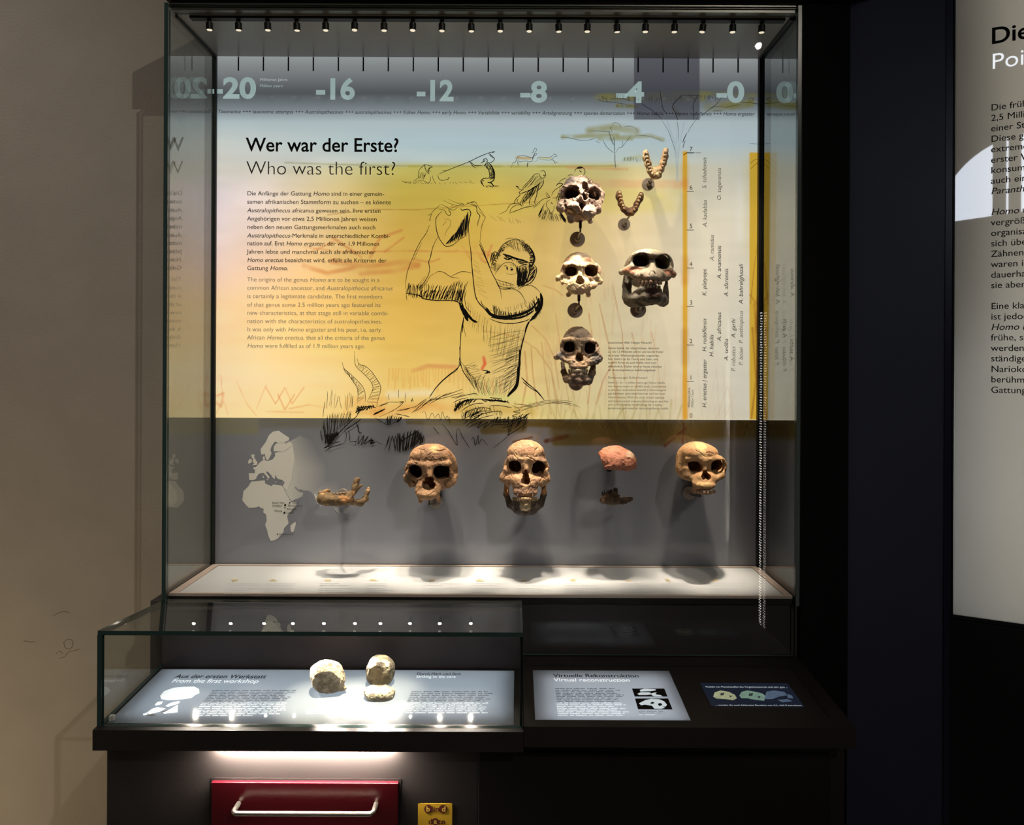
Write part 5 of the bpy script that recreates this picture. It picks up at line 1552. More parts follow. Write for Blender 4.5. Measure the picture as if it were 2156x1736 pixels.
S2.chain([(1200, 790, -4), (1210, 790, -18), (1222, 790, -20), (1234, 791, -6)], [5, 6, 6, 5], 4)
S2.rough(1.3, 8, 36).rough(0.9, 3.4, 37)
S2.color(1240, 798, 4, 10, (92, 86, 84), 0.3, 20, 14)
S2.build('lower_jaw', r, 53)
teeth('lower_teeth', r, S2, arch(1197, 1237, 786.5, -24, -2, 12, 1.9, 4.6, 0.5), ((150, 130, 112), (84, 70, 64)), 54)

# ---------- large brown skull without lower jaw
r = skull_root(904, 1052, YF + 0.05, 'large brown fossil skull without lower jaw, first skull from the left in the lower row')
S = Sculpt(907, 994, 74, 72, -36, 135, YF)
S.mid = 903
S.base = ((178, 138, 104), (136, 102, 78), 8)
S.ell(910, 985, 48, 55, 56, 51, 4).ell(908, 962, 26, 46, 34, 29, 8).ell(904, 996, 16, 45, 24, 28, 6).ell(910, 1004, 50, 54, 34, 24, 8)
S.rim(876, 991, 16, 14.5, 4.4, -3, 10, 190).rim(930, 992, 17, 15.5, 4.4, -3, -10, 165)
S.rim(876, 991, 16, 14.5, 3.2, 0, 190, 375).rim(930, 992, 17, 15.5, 3.2, 0, 165, 350)
S.cap((862, 975, 4), (903, 979, -7), 5, 5, 6).cap((903, 979, -7), (947, 976, 4), 5, 5, 6).cap((903, 982, -5), (904, 1002, -14), 7, 4.5, 6)
S.chain([(860, 996, 12), (859, 1010, 16), (868, 1022, 10)], [6, 7, 7], 5).chain([(950, 998, 12), (952, 1012, 16), (942, 1024, 10)], [6, 8, 7], 5)
S.chain([(858, 1004, 16), (854, 1004, 40), (858, 1000, 70)], [6, 5, 5], 4).chain([(955, 1004, 18), (958, 1002, 40), (957, 1000, 70)], [6, 5, 5], 4)
S.ell(902, 1028, 2, 28, 20, 24, 6).ell(899, 1040, -10, 23, 17, 11, 5).cap((890, 1020, -6), (880, 1034, -6), 5, 6, 4).cap((918, 1020, -6), (921, 1034, -6), 4, 5, 4)
S.cap((885, 1046, 8), (885, 1055, 10), 5.5, 4.5, 3).cap((922, 1046, 8), (924, 1053, 10), 5.5, 4.5, 3)
S.socket(876, 991, 16, 14.5, -8, 38).socket(930, 992, 17, 15.5, -8, 38)
S.ell(903.5, 1021, -8, 13.5, 26, 9.5, 2, True, 0, 2.5).ell(904, 1011, -12, 9.5, 22, 8, 2, True)
S.cap((894, 1033, -14), (904, 1037, -18), 2, 2, 2, True).ell(872, 1034, 8, 10, 14, 9, 4, True, 30).ell(937, 1036, 8, 12, 14, 10, 4, True, -30).ell(902, 1062, 8, 14, 26, 10, 2, True)
S.chain([(900, 942, -10), (912, 958, -12), (908, 966, -12), (900, 970, -10)], 0.9, 1.0, True).chain([(912, 964, -14), (926, 968, -12)], 1.3, 1.0, True)
S.hollow(908, 985, 58, 42, 40, 36).rough(1.0, 12, 43).rough(0.8, 4.5, 44).rough(0.4, 2.2, 45).cracks(26, (862, 936, 955, 1045), 304, 0.9, 22)
S.color(914, 944, 0, 13, (206, 170, 120), 0.7, 30, 11).color(899, 1042, -14, 22, (186, 150, 118), 0.4, 14, 8).color(955, 985, 40, 14, (104, 80, 56), 0.5, 40, 24).color(859, 1010, 12, 12, (110, 88, 64), 0.4, 20, 14)
S.build('cranium', r, 61)

# ---------- tall skull with complete jaws
r = skull_root(1106, 1080, YF + 0.05, 'tall tan skull with complete teeth and dark lower jaw, middle of the lower row')
S = Sculpt(1107, 985, 70, 72, -36, 135, YF)
S.mid = 1106
S.base = ((198, 158, 122), (168, 128, 98), 11)
S.ell(1108, 972, 46, 43, 54, 47, 4).ell(1107, 954, 26, 40, 34, 28, 8).ell(1106, 985, 15, 42, 22, 28, 6)
S.rim(1084.5, 979.5, 14, 13.5, 4.6, -3, 15, 190).rim(1133, 983, 14.5, 15, 4.6, -3, -10, 165, rot=-25)
S.rim(1084.5, 979.5, 14, 13.5, 3.4, -1, 190, 375).rim(1133, 983, 14.5, 15, 3.4, -1, 165, 350, rot=-25)
S.cap((1072, 966, 3), (1108, 966, -6), 5, 4.5, 5).cap((1108, 966, -6), (1144, 970, 3), 4.5, 5, 5).cap((1107, 974, -5), (1107, 989, -12), 5.5, 4, 5)
S.chain([(1066, 990, 10), (1062, 1006, 14), (1070, 1016, 8)], [7, 9, 7], 6).chain([(1148, 992, 10), (1149, 1008, 14), (1141, 1018, 8)], [7, 9, 7], 6)
S.chain([(1062, 1000, 20), (1060, 1000, 44), (1066, 996, 70)], [6, 5, 5], 4).chain([(1151, 1002, 20), (1152, 1000, 44), (1148, 996, 70)], [6, 5, 5], 4)
S.chain([(1072, 1008, 6), (1086, 1008, -5)], [9, 9], 6).chain([(1140, 1010, 6), (1126, 1012, -5)], [9, 9], 6)
S.ell(1105, 1020, -6, 27, 18, 22, 7).ell(1105, 1036, -12, 25, 16, 12, 6)
S.socket(1084.5, 979.5, 14, 13.5, -8, 36).socket(1133, 984, 14, 15.5, -8, 36, rot=-25)
S.ell(1107, 1011, -8, 9.5, 24, 8, 2, True, 0, 2.5).ell(1107, 1001, -12, 6.5, 22, 9, 2, True).ell(1107.5, 994, -14, 3.5, 20, 5, 2, True)
S.ell(1077, 1040, 12, 7, 26, 15, 3, True).ell(1136, 1041, 12, 7, 26, 14, 3, True).cap((1062, 1018, -8), (1084, 1004, -16), 1.2, 1.2, 1, True)
for q in ([(1089, 1032, -30), (1090, 1044, -30)], [(1122, 1032, -30), (1121, 1044, -30)], [(1101, 1036, -32), (1102, 1042, -32)]):
    S.chain(q, 1.6, 2)
S.chain([(1110, 930, 0), (1111, 945, -10), (1128, 952, -8), (1142, 962, 0)], 0.9, 1, True).cap((1087, 951, -10), (1094, 947, -12), 1.3, 1.3, 1, True).cap((1064, 964, 8), (1074, 952, 0), 1.5, 1.0, 1, True)
S.hollow(1108, 974, 54, 33, 40, 34).rough(0.9, 12, 53).rough(0.7, 4, 54).rough(0.35, 2.2, 55).cracks(34, (1066, 932, 1148, 1042), 305, 0.9, 20)
S.color(1092, 1034, -20, 17, (140, 108, 90), 0.3, 16, 12, noise=1.0).color(1120, 1030, -16, 15, (140, 106, 88), 0.3, 16, 13, noise=1.0).color(1126, 1014, -8, 9, (128, 92, 76), 0.3, 12, 8)
S.color(1142, 957, 20, 12, (128, 96, 76), 0.4, 40, 14).color(1074, 957, 10, 12, (150, 116, 92), 0.4, 30, 12).color(1108, 948, -4, 22, (170, 128, 100), 0.5, 24, 12, noise=1.0)
S.build('cranium', r, 71)
teeth('upper_teeth', r, S, arch(1079, 1132, 1050, -27, 4, 12, 2.7, 4.6, 1.0), ((206, 176, 136), (160, 126, 92)), 72)
S2 = Sculpt(1106, 1060, 60, 50, -40, 90, YF)
S2.mid = 1106
S2.base = ((84, 72, 64), (62, 54, 48), 9)
S2.chain([(1067, 1018, 46), (1066, 1040, 36), (1073, 1060, 18)], [5, 6, 7], 4).chain([(1145, 1018, 46), (1145, 1040, 36), (1139, 1060, 18)], [5, 6, 7], 4)
S2.chain([(1077, 1063, 16), (1090, 1071, -8), (1106, 1073, -20), (1122, 1071, -8), (1135, 1063, 16)], [8.5, 9.5, 9.5, 9.5, 8.5], 5)
S2.chain([(1082, 1055, 4), (1094, 1060, -16), (1106, 1062, -23), (1118, 1060, -16), (1131, 1055, 4)], [5, 6, 6.5, 6, 5], 4)
S2.chain([(1092, 1080, -6), (1106, 1081, -14), (1120, 1080, -6)], [4, 3, 4], 4).cap((1106, 1086, -24), (1106, 1074, -34), 1.2, 0.8, 1, True)
S2.rough(0.8, 9, 56).rough(0.6, 3.4, 57)
S2.color(1106, 1066, -28, 13, (168, 148, 118), 0.3, 22, 11, noise=0.8).color(1067, 1030, 40, 8, (186, 140, 98), 0.4, 20, 20).color(1145, 1030, 40, 8, (186, 140, 98), 0.4, 20, 20)
S2.build('lower_jaw', r, 73)
teeth('lower_teeth', r, S2, arch(1082, 1130, 1058, -27, 2, 12, 2.2, 4.4, 0.8), ((176, 148, 114), (126, 98, 74)), 74)

# ---------- honey coloured skull turned to the right
r = skull_root(1482, 1040, YF + 0.05, 'honey-coloured skull turned to the right, last skull from the left in the lower row')
S = Sculpt(1475, 988, 70, 70, -40, 130, YF)
S.mid = 1484
S.base = ((206, 166, 122), (188, 142, 102), 7)
S.ell(1468, 968, 54, 45, 60, 40, 4).ell(1474, 954, 24, 38, 34, 22, 8).ell(1484, 984, 14, 38, 22, 24, 6).ell(1503, 982, 50, 25, 42, 22, 6).ell(1452, 986, 44, 30, 34, 26, 8)
S.rim(1460, 980, 13, 12, 4, -2, 15, 190).rim(1507, 979, 16.5, 14.5, 4, -4, -20, 165)
S.rim(1460, 980, 13, 12, 3.2, 0, 190, 375).rim(1507, 979, 16.5, 14.5, 3.2, 0, 165, 340)
S.cap((1447, 966, 8), (1483, 967, -9), 4.5, 5, 5).cap((1483, 967, -9), (1518, 967, 2), 5, 4, 5).cap((1484, 972, -8), (1484, 992, -13), 6, 3.5, 5)
S.chain([(1445, 986, 10), (1447, 1000, 10), (1460, 1006, 2)], [7, 9, 9], 6).chain([(1521, 988, 6), (1519, 1000, 6), (1507, 1008, -4)], [4.5, 6.5, 7], 6)
S.chain([(1442, 990, 18), (1434, 990, 40), (1432, 988, 66)], [6, 5, 5], 4)
S.ell(1483, 1010, -8, 24, 18, 18, 7).ell(1484, 1021, -18, 22, 15, 10, 5).cap((1466, 1016, -12), (1465, 1028, -10), 8, 7, 5)
S.socket(1460, 980, 13, 12, -6, 36).socket(1507, 979.5, 16.5, 14.5, -8, 38)
S.ell(1479.5, 1003, -12, 5.5, 22, 6.5, 2, True).ell(1489.5, 1003, -12, 5.5, 22, 6.5, 2, True).ell(1484, 996, -14, 5, 20, 6, 2, True)
S.ell(1449, 1024, 14, 10, 24, 14, 3, True).ell(1518, 1020, 10, 8, 20, 11, 3, True).chain([(1474, 1012, -34), (1474, 1022, -36), (1473, 1030, -32)], 0.7, 0.8, True)
S.chain([(1463, 934, 10), (1466, 944, -6), (1460, 952, -10), (1478, 956, -14), (1482, 962, -16)], 0.8, 0.8, True).chain([(1486, 938, 0), (1484, 948, -12), (1496, 954, -10)], 0.8, 0.8, True)
S.hollow(1474, 972, 60, 34, 40, 26).rough(0.6, 14, 63).rough(0.45, 4, 64).cracks(10, (1435, 934, 1515, 1025), 306, 0.8, 20)
S.color(1475, 940, 10, 13, (220, 190, 132), 0.3, 40, 16, noise=0.9).color(1452, 948, 20, 18, (190, 138, 98), 0.5, 40, 12).color(1450, 996, 8, 18, (150, 118, 84), 0.5, 24, 14).color(1484, 1020, -24, 20, (222, 184, 128), 0.4, 16, 9).color(1436, 976, 30, 10, (120, 96, 66), 0.5, 30, 8)
S.build('cranium', r, 81)
teeth('upper_teeth', r, S, [(1457, 1033, 2, 2.6, 3.6), (1463, 1034, -8, 2.8, 3.8), (1469.5, 1035, -18, 3.0, 4.2), (1476, 1036, -25, 3.2, 4.2), (1482.5, 1037, -29, 3.3, 4.2), (1489.5, 1037, -29, 3.3, 4.0), (1496, 1036.5, -25, 3.2, 4.2), (1503, 1034.5, -16, 3.2, 4.0)],
      ((206, 170, 130), (150, 112, 84)), 82)

# ---------- reddish skull cap seen from the side
r = skull_root(1296, 986, YF + 0.05, 'reddish skull cap with dark open edge hanging above the small dark jaw fragment', name='skullcap')
S = Sculpt(1297, 966, 54, 40, -46, 60, YF + 0.03)
S.base = ((196, 132, 106), (168, 104, 84), 12)
S.ell(1296, 972, 6, 42, 42, 34, 3).ell(1316, 972, 2, 22, 34, 24, 6).ell(1280, 968, 2, 20, 32, 26, 6)
S.ell(1290, 974, 8, 38, 36, 27, 3, True)
S.ell(1252, 972, 6, 14, 60, 36, 3, True, 20).ell(1290, 1006, 4, 46, 80, 25, 3, True).ell(1330, 1010, 4, 26, 80, 24, 3, True).ell(1326, 938, 0, 20, 60, 9, 5, True, -24)
S.cap((1316, 981, -30), (1330, 978, -24), 3.5, 3, 3).ell(1325, 966, -34, 3, 6, 2, 1.5, True, 25).cap((1274, 982, -28), (1290, 977, -32), 2.5, 2, 2)
S.rough(1.1, 9, 73).rough(0.9, 3.6, 74).rough(0.4, 2, 75)
S.color(1326, 956, -10, 14, (206, 170, 144), 0.4, 40, 8)
S.build('vault', r, 91)

# ---------- small dark jaw fragment
r = skull_root(1297, 1061, YF + 0.05, 'small dark brown jaw fragment with tooth row below the reddish skull cap', 'jaw', 'jaw_fragment')
S = Sculpt(1297, 1045, 40, 26, -24, 40, YF + 0.03, 0.8)
S.base = ((104, 82, 62), (58, 44, 38), 12)
S.chain([(1270, 1053, 8), (1276, 1053, -8), (1294, 1054, -12), (1312, 1054, -6), (1328, 1050, 10)], [6.5, 8, 8, 6.5, 4.5], 3)
S.chain([(1271, 1044, 6), (1278, 1043, -4), (1292, 1042, 2), (1302, 1044, 8)], [4, 5, 6, 4], 3).chain([(1277, 1043, 2), (1286, 1039, 3), (1296, 1034, 4)], [4.5, 5, 4.5], 3)
S.rough(1.3, 6, 83).rough(0.9, 3, 84)
S.color(1271, 1050, -2, 7, (160, 130, 104), 0.4, 14, 9, noise=1.0)
S.build('jaw_bone', r, 101)
teeth('teeth', r, S, [(1268, 1038.5, 5, 1.4, 5), (1271.8, 1037, 1, 1.3, 5.4), (1275.8, 1039, -2, 2.0, 4), (1281, 1035, -1, 3.0, 4), (1287, 1033.5, 1, 3.2, 4), (1296, 1029, 4, 4.6, 3.2)], ((62, 46, 40), (40, 30, 28)), 102)

# ---------- brown jaw with tooth row on the left
r = skull_root(716, 1066, YF + 0.05, 'long brown jaw with worn tooth row and broken upright branch, left over the map', 'jaw', 'jaw_fragment')
S = Sculpt(722, 1037, 66, 46, -34, 56, YF + 0.03, 0.9)
S.base = ((138, 112, 80), (96, 78, 58), 12)
S.chain([(676, 1047, 18), (679, 1050, 0), (690, 1052, -10), (712, 1053, -12), (734, 1051, -6), (745, 1056, 4)], [8, 11, 12, 12, 11, 6], 4)
S.chain([(688, 1041, -6), (716, 1046, -10), (738, 1040, -4)], [5, 7, 7], 4).chain([(674, 1037, 20), (682, 1036, 24), (692, 1032, 30)], [4.5, 4.5, 3.5], 3)
S.chain([(742, 1058, 6), (758, 1058, 18), (769, 1050, 28), (773, 1036, 34), (776, 1028, 36)], [5, 7.5, 6.5, 4.5, 3.2], 3)
S.chain([(745, 1040, 8), (748, 1026, 16), (751, 1012, 20), (754, 1008, 20)], [4.5, 7, 6, 4], 3).cap((753, 1026, 18), (762, 1021, 20), 4.5, 2.5, 3)
S.ell(756, 1042, 14, 9, 30, 8, 2, True, 35)
S.rough(1.2, 8, 93).rough(0.8, 3, 94)
S.color(726, 1050, -14, 16, (196, 140, 90), 0.4, 14, 8, noise=0.8).color(740, 1040, 0, 8, (206, 156, 104), 0.4, 14, 8).color(686, 1034, 10, 12, (186, 144, 98), 0.4, 24, 7).color(776, 1030, 36, 5, (214, 176, 134), 0.4, 8, 7)
S.build('jaw_bone', r, 111)
teeth('teeth', r, S, [(697, 1039.5, -8, 3.4, 4.4), (703.5, 1040, -11, 3.2, 3.8), (710, 1040, -12, 3.4, 3.6), (717, 1039, -12, 3.8, 3.4), (724.5, 1038, -10, 3.6, 3.2), (731, 1037.5, -6, 3.4, 3.0), (735, 1036, -2, 2.8, 2.8)], ((140, 114, 92), (92, 74, 60)), 112)

# ---------- two horseshoe shaped jaws with tooth rows
def horseshoe(px, py, label, pts, rads, tp, cols, tcol, seed, base_pts):
    rr = skull_root(px, py, YF + 0.08, label, 'jaw', 'jaw_fragment')
    X = [p[0] for p in pts]
    Yp = [p[1] for p in pts]
    S = Sculpt((min(X) + max(X)) / 2, (min(Yp) + max(Yp)) / 2, (max(X) - min(X)) / 2 + 14, (max(Yp) - min(Yp)) / 2 + 16, -12, 30, YF + 0.06, 0.75)
    S.base = (cols[0], cols[1], 8)
    S.chain(pts, rads, 4)
    S.chain([(a, b, c + 11) for a, b, c in pts], [q * 1.05 for q in rads], 4)
    for p0, p1, q in base_pts:
        S.cap(p0, p1, q, q, 4)
    S.rough(1.0, 7, seed).rough(0.7, 3, seed + 1)
    S.build('jaw_bone', rr, seed + 2)
    teeth('teeth', rr, S, tp, tcol, seed + 3)
horseshoe(1380, 375, 'bright cream horseshoe jaw with two tooth rows, uppermost exhibit beside the timeline',
          [(1359, 321, 2), (1360, 332, 0), (1364, 345, -1), (1369, 360, -2), (1376, 369, -2), (1385, 369, -2), (1391, 358, -2), (1396, 344, -1), (1400, 330, 0), (1402, 317, 2)],
          [5.8, 6.2, 6.2, 6, 6.5, 6.5, 6, 6.2, 6.4, 5.6],
          [(1360, 323, -7, 3.8, 3.8), (1361, 331, -8, 3.9, 3.6), (1363, 339, -8, 3.7, 3.4), (1365, 346.5, -8, 3.5, 3.2), (1367, 353, -8, 3.2, 2.9), (1369, 359.5, -8, 2.9, 2.8), (1373, 366, -8, 2.8, 2.8),
           (1402, 320, -7, 4.0, 3.8), (1400.5, 328, -8, 4.0, 3.7), (1399, 336, -8, 3.8, 3.5), (1397, 343.5, -8, 3.6, 3.2), (1395, 350.5, -8, 3.3, 3), (1392.5, 357, -8, 3.0, 2.8), (1390, 364, -8, 2.8, 2.8)],
          ((226, 200, 160), (190, 140, 100)), ((232, 214, 180), (170, 124, 92)), 121, [((1376, 362, -1), (1386, 360, -1), 5), ((1379, 356, 0), (1383, 355, 0), 4)])
horseshoe(1326, 448, 'brown and cream horseshoe jaw with worn teeth, left of and below the bright one',
          [(1303, 406, 2), (1303, 415, 0), (1307, 428, -1), (1313, 440, -2), (1322, 448, -2), (1330, 448, -2), (1336, 441, -2), (1341, 429, -1), (1347, 419, 0), (1350, 410, 2)],
          [5.2, 5.6, 5.4, 5.2, 5.6, 5.6, 5.2, 5.4, 5.6, 5.2],
          [(1304, 406, -6, 3.2, 3.2), (1305, 413, -7, 3.3, 3.2), (1307, 420, -7, 3.4, 3.2), (1308.5, 427, -7, 3.2, 3), (1311, 433, -7, 3, 2.8), (1313, 439, -7, 2.7, 2.6),
           (1349, 410, -6, 3.4, 3.4), (1346.5, 416.5, -7, 3.4, 3.2), (1344, 423, -7, 3.3, 3.1), (1341, 430, -7, 3.2, 3), (1339, 436, -7, 2.9, 2.7), (1335.5, 441.5, -7, 2.6, 2.5)],
          ((150, 110, 78), (84, 58, 44)), ((226, 196, 148), (170, 120, 84)), 131, [((1322, 441, -3), (1330, 441, -3), 4.5)])

# ================================================================== WALL MOUNTS
M_DISC = mat('grey_mount_metal', rgb(150, 138, 130), 0.45, metal=0.15)
M_DISC_PALE = mat('pale_mount_metal', rgb(170, 160, 152), 0.35, metal=0.4)
def mount(px, py, r_px, top, label, m=None, tilt=(0, 0)):
    """disc on the panel with a socket and a bent pin running up into the exhibit at 'top' (px, py, depth)"""
    k = Y_PANEL / F_PX
    c = at(px, py, Y_PANEL - 0.014)
    root = empty('wall_mount', (c.x, Y_PANEL - 0.0025, c.z), label, 'mount', 'discs holding the fossils on the panel')
    m = m or M_DISC
    bm = bmesh.new()
    rr = r_px * k * (Y_PANEL - 0.014) / Y_PANEL
    tube(bm, [(c.x, Y_PANEL - 0.0025, c.z), (c.x, Y_PANEL - 0.0125, c.z), (c.x, Y_PANEL - 0.014, c.z)], [rr, rr, rr * 0.96], 40)
    bm_obj('disc', bm, m, root)
    bm = bmesh.new()
    tube(bm, [(c.x, Y_PANEL - 0.0142, c.z), (c.x, Y_PANEL - 0.034, c.z)], [rr * 0.40, rr * 0.36], 24)
    bm_obj('socket', bm, m, root)
    t = at(top[0], top[1], top[2])
    e = Vector((c.x, Y_PANEL - 0.060, c.z + 0.003))
    bm = bmesh.new()
    pr = 0.0028
    pts = [Vector((c.x, Y_PANEL - 0.0345, c.z)), e, Vector((t.x, min(t.y, Y_PANEL - 0.066), e.z + 0.008)), t]
    tube(bm, pts, pr, 12)
    bm_obj('pin', bm, M_ROD, root)
    if top[1] < py - 16:
        bm = bmesh.new()
        lo = pts[2].lerp(t, 0.30)
        tube(bm, [lo, t], 0.0046, 12)
        bm_obj('sleeve', bm, M_DARK, root)
    return root
mount(1216, 503, 16, (1222, 464, YF + 0.075), 'grey disc mount with upright pin under the battered skull')
mount(1211, 653, 16, (1219, 614, YF + 0.075), 'grey disc mount with upright pin under the pale cream skull')
mount(1213, 806, 16, (1216, 797, YF + 0.03), 'grey disc mount half hidden by the lowest skull of the column')
mount(1344, 652, 16.5, (1352, 634, YF + 0.045), 'grey disc mount half hidden by the large grey skull')
mount(1365.5, 387, 13, (1379, 371, YF + 0.07), 'smaller grey disc mount under the bright cream jaw')
mount(1314.5, 471.5, 12.8, (1326, 450, YF + 0.07), 'smaller grey disc mount under the brown and cream jaw')
mount(917, 1056, 15, (904, 1046, YF + 0.05), 'pale metal disc mount half hidden by the large brown skull', M_DISC_PALE)
mount(721, 1040, 11, (721, 1046, YF + 0.045), 'pale metal disc mount rising behind the tooth row of the long jaw', M_DISC_PALE)
mount(1452, 1038, 14, (1474, 1036, YF + 0.03), 'pale metal disc mount left below the honey-coloured skull', M_DISC_PALE)
mount(1283, 985, 8, (1290, 972, YF + 0.04), 'small dark mount below the reddish skull cap', M_DARK)
mount(1106, 1050, 12, (1106, 1046, YF + 0.06), 'metal mount hidden behind the tall tan skull', M_DISC_PALE)
mount(1297, 1048, 8, (1297, 1050, YF + 0.05), 'metal mount hidden behind the small dark jaw', M_DARK)

# ================================================================== STONE TOOLS UNDER THE HOOD
M_STONE = mat('pebble_stone', rough=0.8, spec=0.2, attr='bone', noise=0.22, nscale=160, bump=0.6, bscale=300)
def stone(px, py, Yc, label, fn, cols, seed, hx, hz, y0, y1, base_py):
    b = desk_probe(px, base_py)
    rr = empty('stone_tool', b, label, 'stone tool')
    S = Sculpt(px, py, hx, hz, y0, y1, Yc, 0.9)
    S.base = (cols[0], cols[1], 9)
    fn(S)
    S.build('stone', rr, seed, M_STONE)
def desk_probe(px, py):
    return on_plane(px, py, (0, 1.67, desk_z(1.67, -0.012)), DESK_N)
def f1(S):
    S.ell(690, 1425, 12, 34, 34, 31, 3).ell(684, 1412, 16, 30, 30, 20, 8).ell(700, 1430, 8, 27, 26, 25, 6).cap((724, 1447, 4), (712, 1444, 0), 5, 10, 5)
    S.ell(686, 1452, -42, 50, 36, 42, 3, True).ell(712, 1404, -26, 20, 20, 26, 3, True, 20)
    S.rough(1.6, 14, 3).rough(0.9, 5, 4).rough(0.6, 2.4, 5)
def f2(S):
    S.ell(801, 1412, 10, 29, 30, 30, 3, pw=2.5).ell(800, 1402, 12, 24, 26, 20, 6)
    S.ell(784, 1432, -40, 24, 30, 34, 2, True, -20).ell(815, 1440, -36, 24, 30, 16, 2, True)
    S.ell(800, 1450, 6, 50, 60, 14, 2, True)
    S.rough(1.1, 12, 6).rough(0.7, 4, 7)
def f3(S):
    S.ell(799, 1461, 10, 33, 26, 15, 2, pw=2.6, rot=-4).cap((762, 1450, 0), (786, 1457, 6), 1.5, 8, 3)
    S.ell(795, 1250, 14, 300, 300, 200, 1, True).ell(756, 1480, -4, 18, 60, 20, 2, True, -38).ell(842, 1478, -4, 14, 60, 22, 2, True, 24)
    S.rough(0.8, 9, 8).rough(0.6, 3.6, 9)
stone(690, 1426, 1.825, 'large rounded pebble tool with one flaked face, left of the other two stones', f1, ((176, 160, 138), (120, 106, 92)), 141, 44, 44, -34, 60, 1461)
stone(801, 1410, 1.872, 'dome-shaped chopped stone with flat dark break, behind the stone flake', f2, ((170, 156, 128), (96, 86, 80)), 142, 40, 40, -34, 52, 1441)
stone(797, 1454, 1.802, 'thin wedge-shaped stone flake lying in front of the dome-shaped stone', f3, ((176, 164, 138), (104, 94, 84)), 143, 48, 30, -30, 48, 1472)
# ================================================================== DESK
SX0, SX1, SXM = -0.950, 0.767, 0.0195     # desk left, right, seam
Y_DESK = 1.655
LOW = -0.012                               # left half sits a little lower
def dz(Y, low):
    return desk_z(Y, low)
def frame_slab(bm, x0, x1, y0, y1, low, thick):
    hexa(bm, [(x0, y0, dz(y0, low) - thick), (x1, y0, dz(y0, low) - thick), (x1, y1, dz(y1, low) - thick), (x0, y1, dz(y1, low) - thick),
              (x0, y0, dz(y0, low)), (x1, y0, dz(y0, low)), (x1, y1, dz(y1, low)), (x0, y1, dz(y1, low))])
def desk_half(name, x0, x1, ox0, ox1, oy0, oy1, low, label):
    root = empty(name, ((x0 + x1) / 2, 1.83, dz(1.83, low) - 0.046), label, 'desk top')
    bm = bmesh.new()
    th = 0.046
    yb = 2.0185 if x0 < 0 else 2.0185
    frame_slab(bm, x0, x1, Y_DESK, oy0, low, th)
    frame_slab(bm, x0, x1, oy1, yb, low, th)
    frame_slab(bm, x0, ox0, oy0, oy1, low, th)
    frame_slab(bm, ox1, x1, oy0, oy1, low, th)
    bm_obj('rim', bm, M_BLACK, root)
    bm = bmesh.new()
    hexa(bm, [(ox0, oy0, dz(oy0, low) - 0.046), (ox1, oy0, dz(oy0, low) - 0.046), (ox1, oy1, dz(oy1, low) - 0.046), (ox0, oy1, dz(oy1, low) - 0.046),
              (ox0, oy0, dz(oy0, low) - 0.040), (ox1, oy0, dz(oy0, low) - 0.040), (ox1, oy1, dz(oy1, low) - 0.040), (ox0, oy1, dz(oy1, low) - 0.040)])
    bm_obj('tray', bm, M_BLACK, root)
    return root
HP = (-0.936, -0.002, 1.684, 1.947)        # sheet in the left half
VP = (0.0445, 0.4025, 1.684, 1.925)        # sheet in the right half
desk_half('desk_top', SX0, SXM - 0.0006, HP[0], HP[1], HP[2], HP[3], LOW, 'black left half of the desk top carrying the low glass hood')
desk_half('desk_top', SXM + 0.0006, SX1, VP[0], VP[1], VP[2], VP[3], 0.0, 'black right half of the desk top with a small screen let in')

def sheet_material(name, col, front, rough=0.08, spec=1.0):
    """opal sheet lit from behind: translucent, a little diffuse from the front, glossy skin"""
    m = bpy.data.materials.new(name)
    m.use_nodes = True
    nt = m.node_tree
    nt.nodes.clear()
    out = nt.nodes.new('ShaderNodeOutputMaterial')
    tl = nt.nodes.new('ShaderNodeBsdfTranslucent')
    tl.inputs[0].default_value = col
    df = nt.nodes.new('ShaderNodeBsdfDiffuse')
    df.inputs[0].default_value = front
    add = nt.nodes.new('ShaderNodeMixShader')
    add.inputs[0].default_value = 0.35
    nt.links.new(tl.outputs[0], add.inputs[1])
    nt.links.new(df.outputs[0], add.inputs[2])
    gl = nt.nodes.new('ShaderNodeBsdfGlossy')
    gl.inputs['Roughness'].default_value = rough
    fr = nt.nodes.new('ShaderNodeFresnel')
    fr.inputs[0].default_value = 1.45
    mu = nt.nodes.new('ShaderNodeMath')
    mu.operation = 'MULTIPLY'
    mu.inputs[1].default_value = spec
    nt.links.new(fr.outputs[0], mu.inputs[0])
    mix = nt.nodes.new('ShaderNodeMixShader')
    nt.links.new(mu.outputs[0], mix.inputs[0])
    nt.links.new(add.outputs[0], mix.inputs[1])
    nt.links.new(gl.outputs[0], mix.inputs[2])
    nt.links.new(mix.outputs[0], out.inputs[0])
    return m
M_SHEET_BLUE = sheet_material('blue_grey_opal_sheet', (0.70, 0.74, 0.79, 1), (0.36, 0.37, 0.40, 1), 0.05)
M_SHEET_COOL = sheet_material('cool_opal_sheet', (0.72, 0.74, 0.77, 1), (0.30, 0.31, 0.32, 1), 0.10)
M_LIT_WHITE = mat('backlit_white_ink', rgb(240, 244, 246), 0.5, emit=(0.92, 0.96, 1.0, 1), power=0.88)

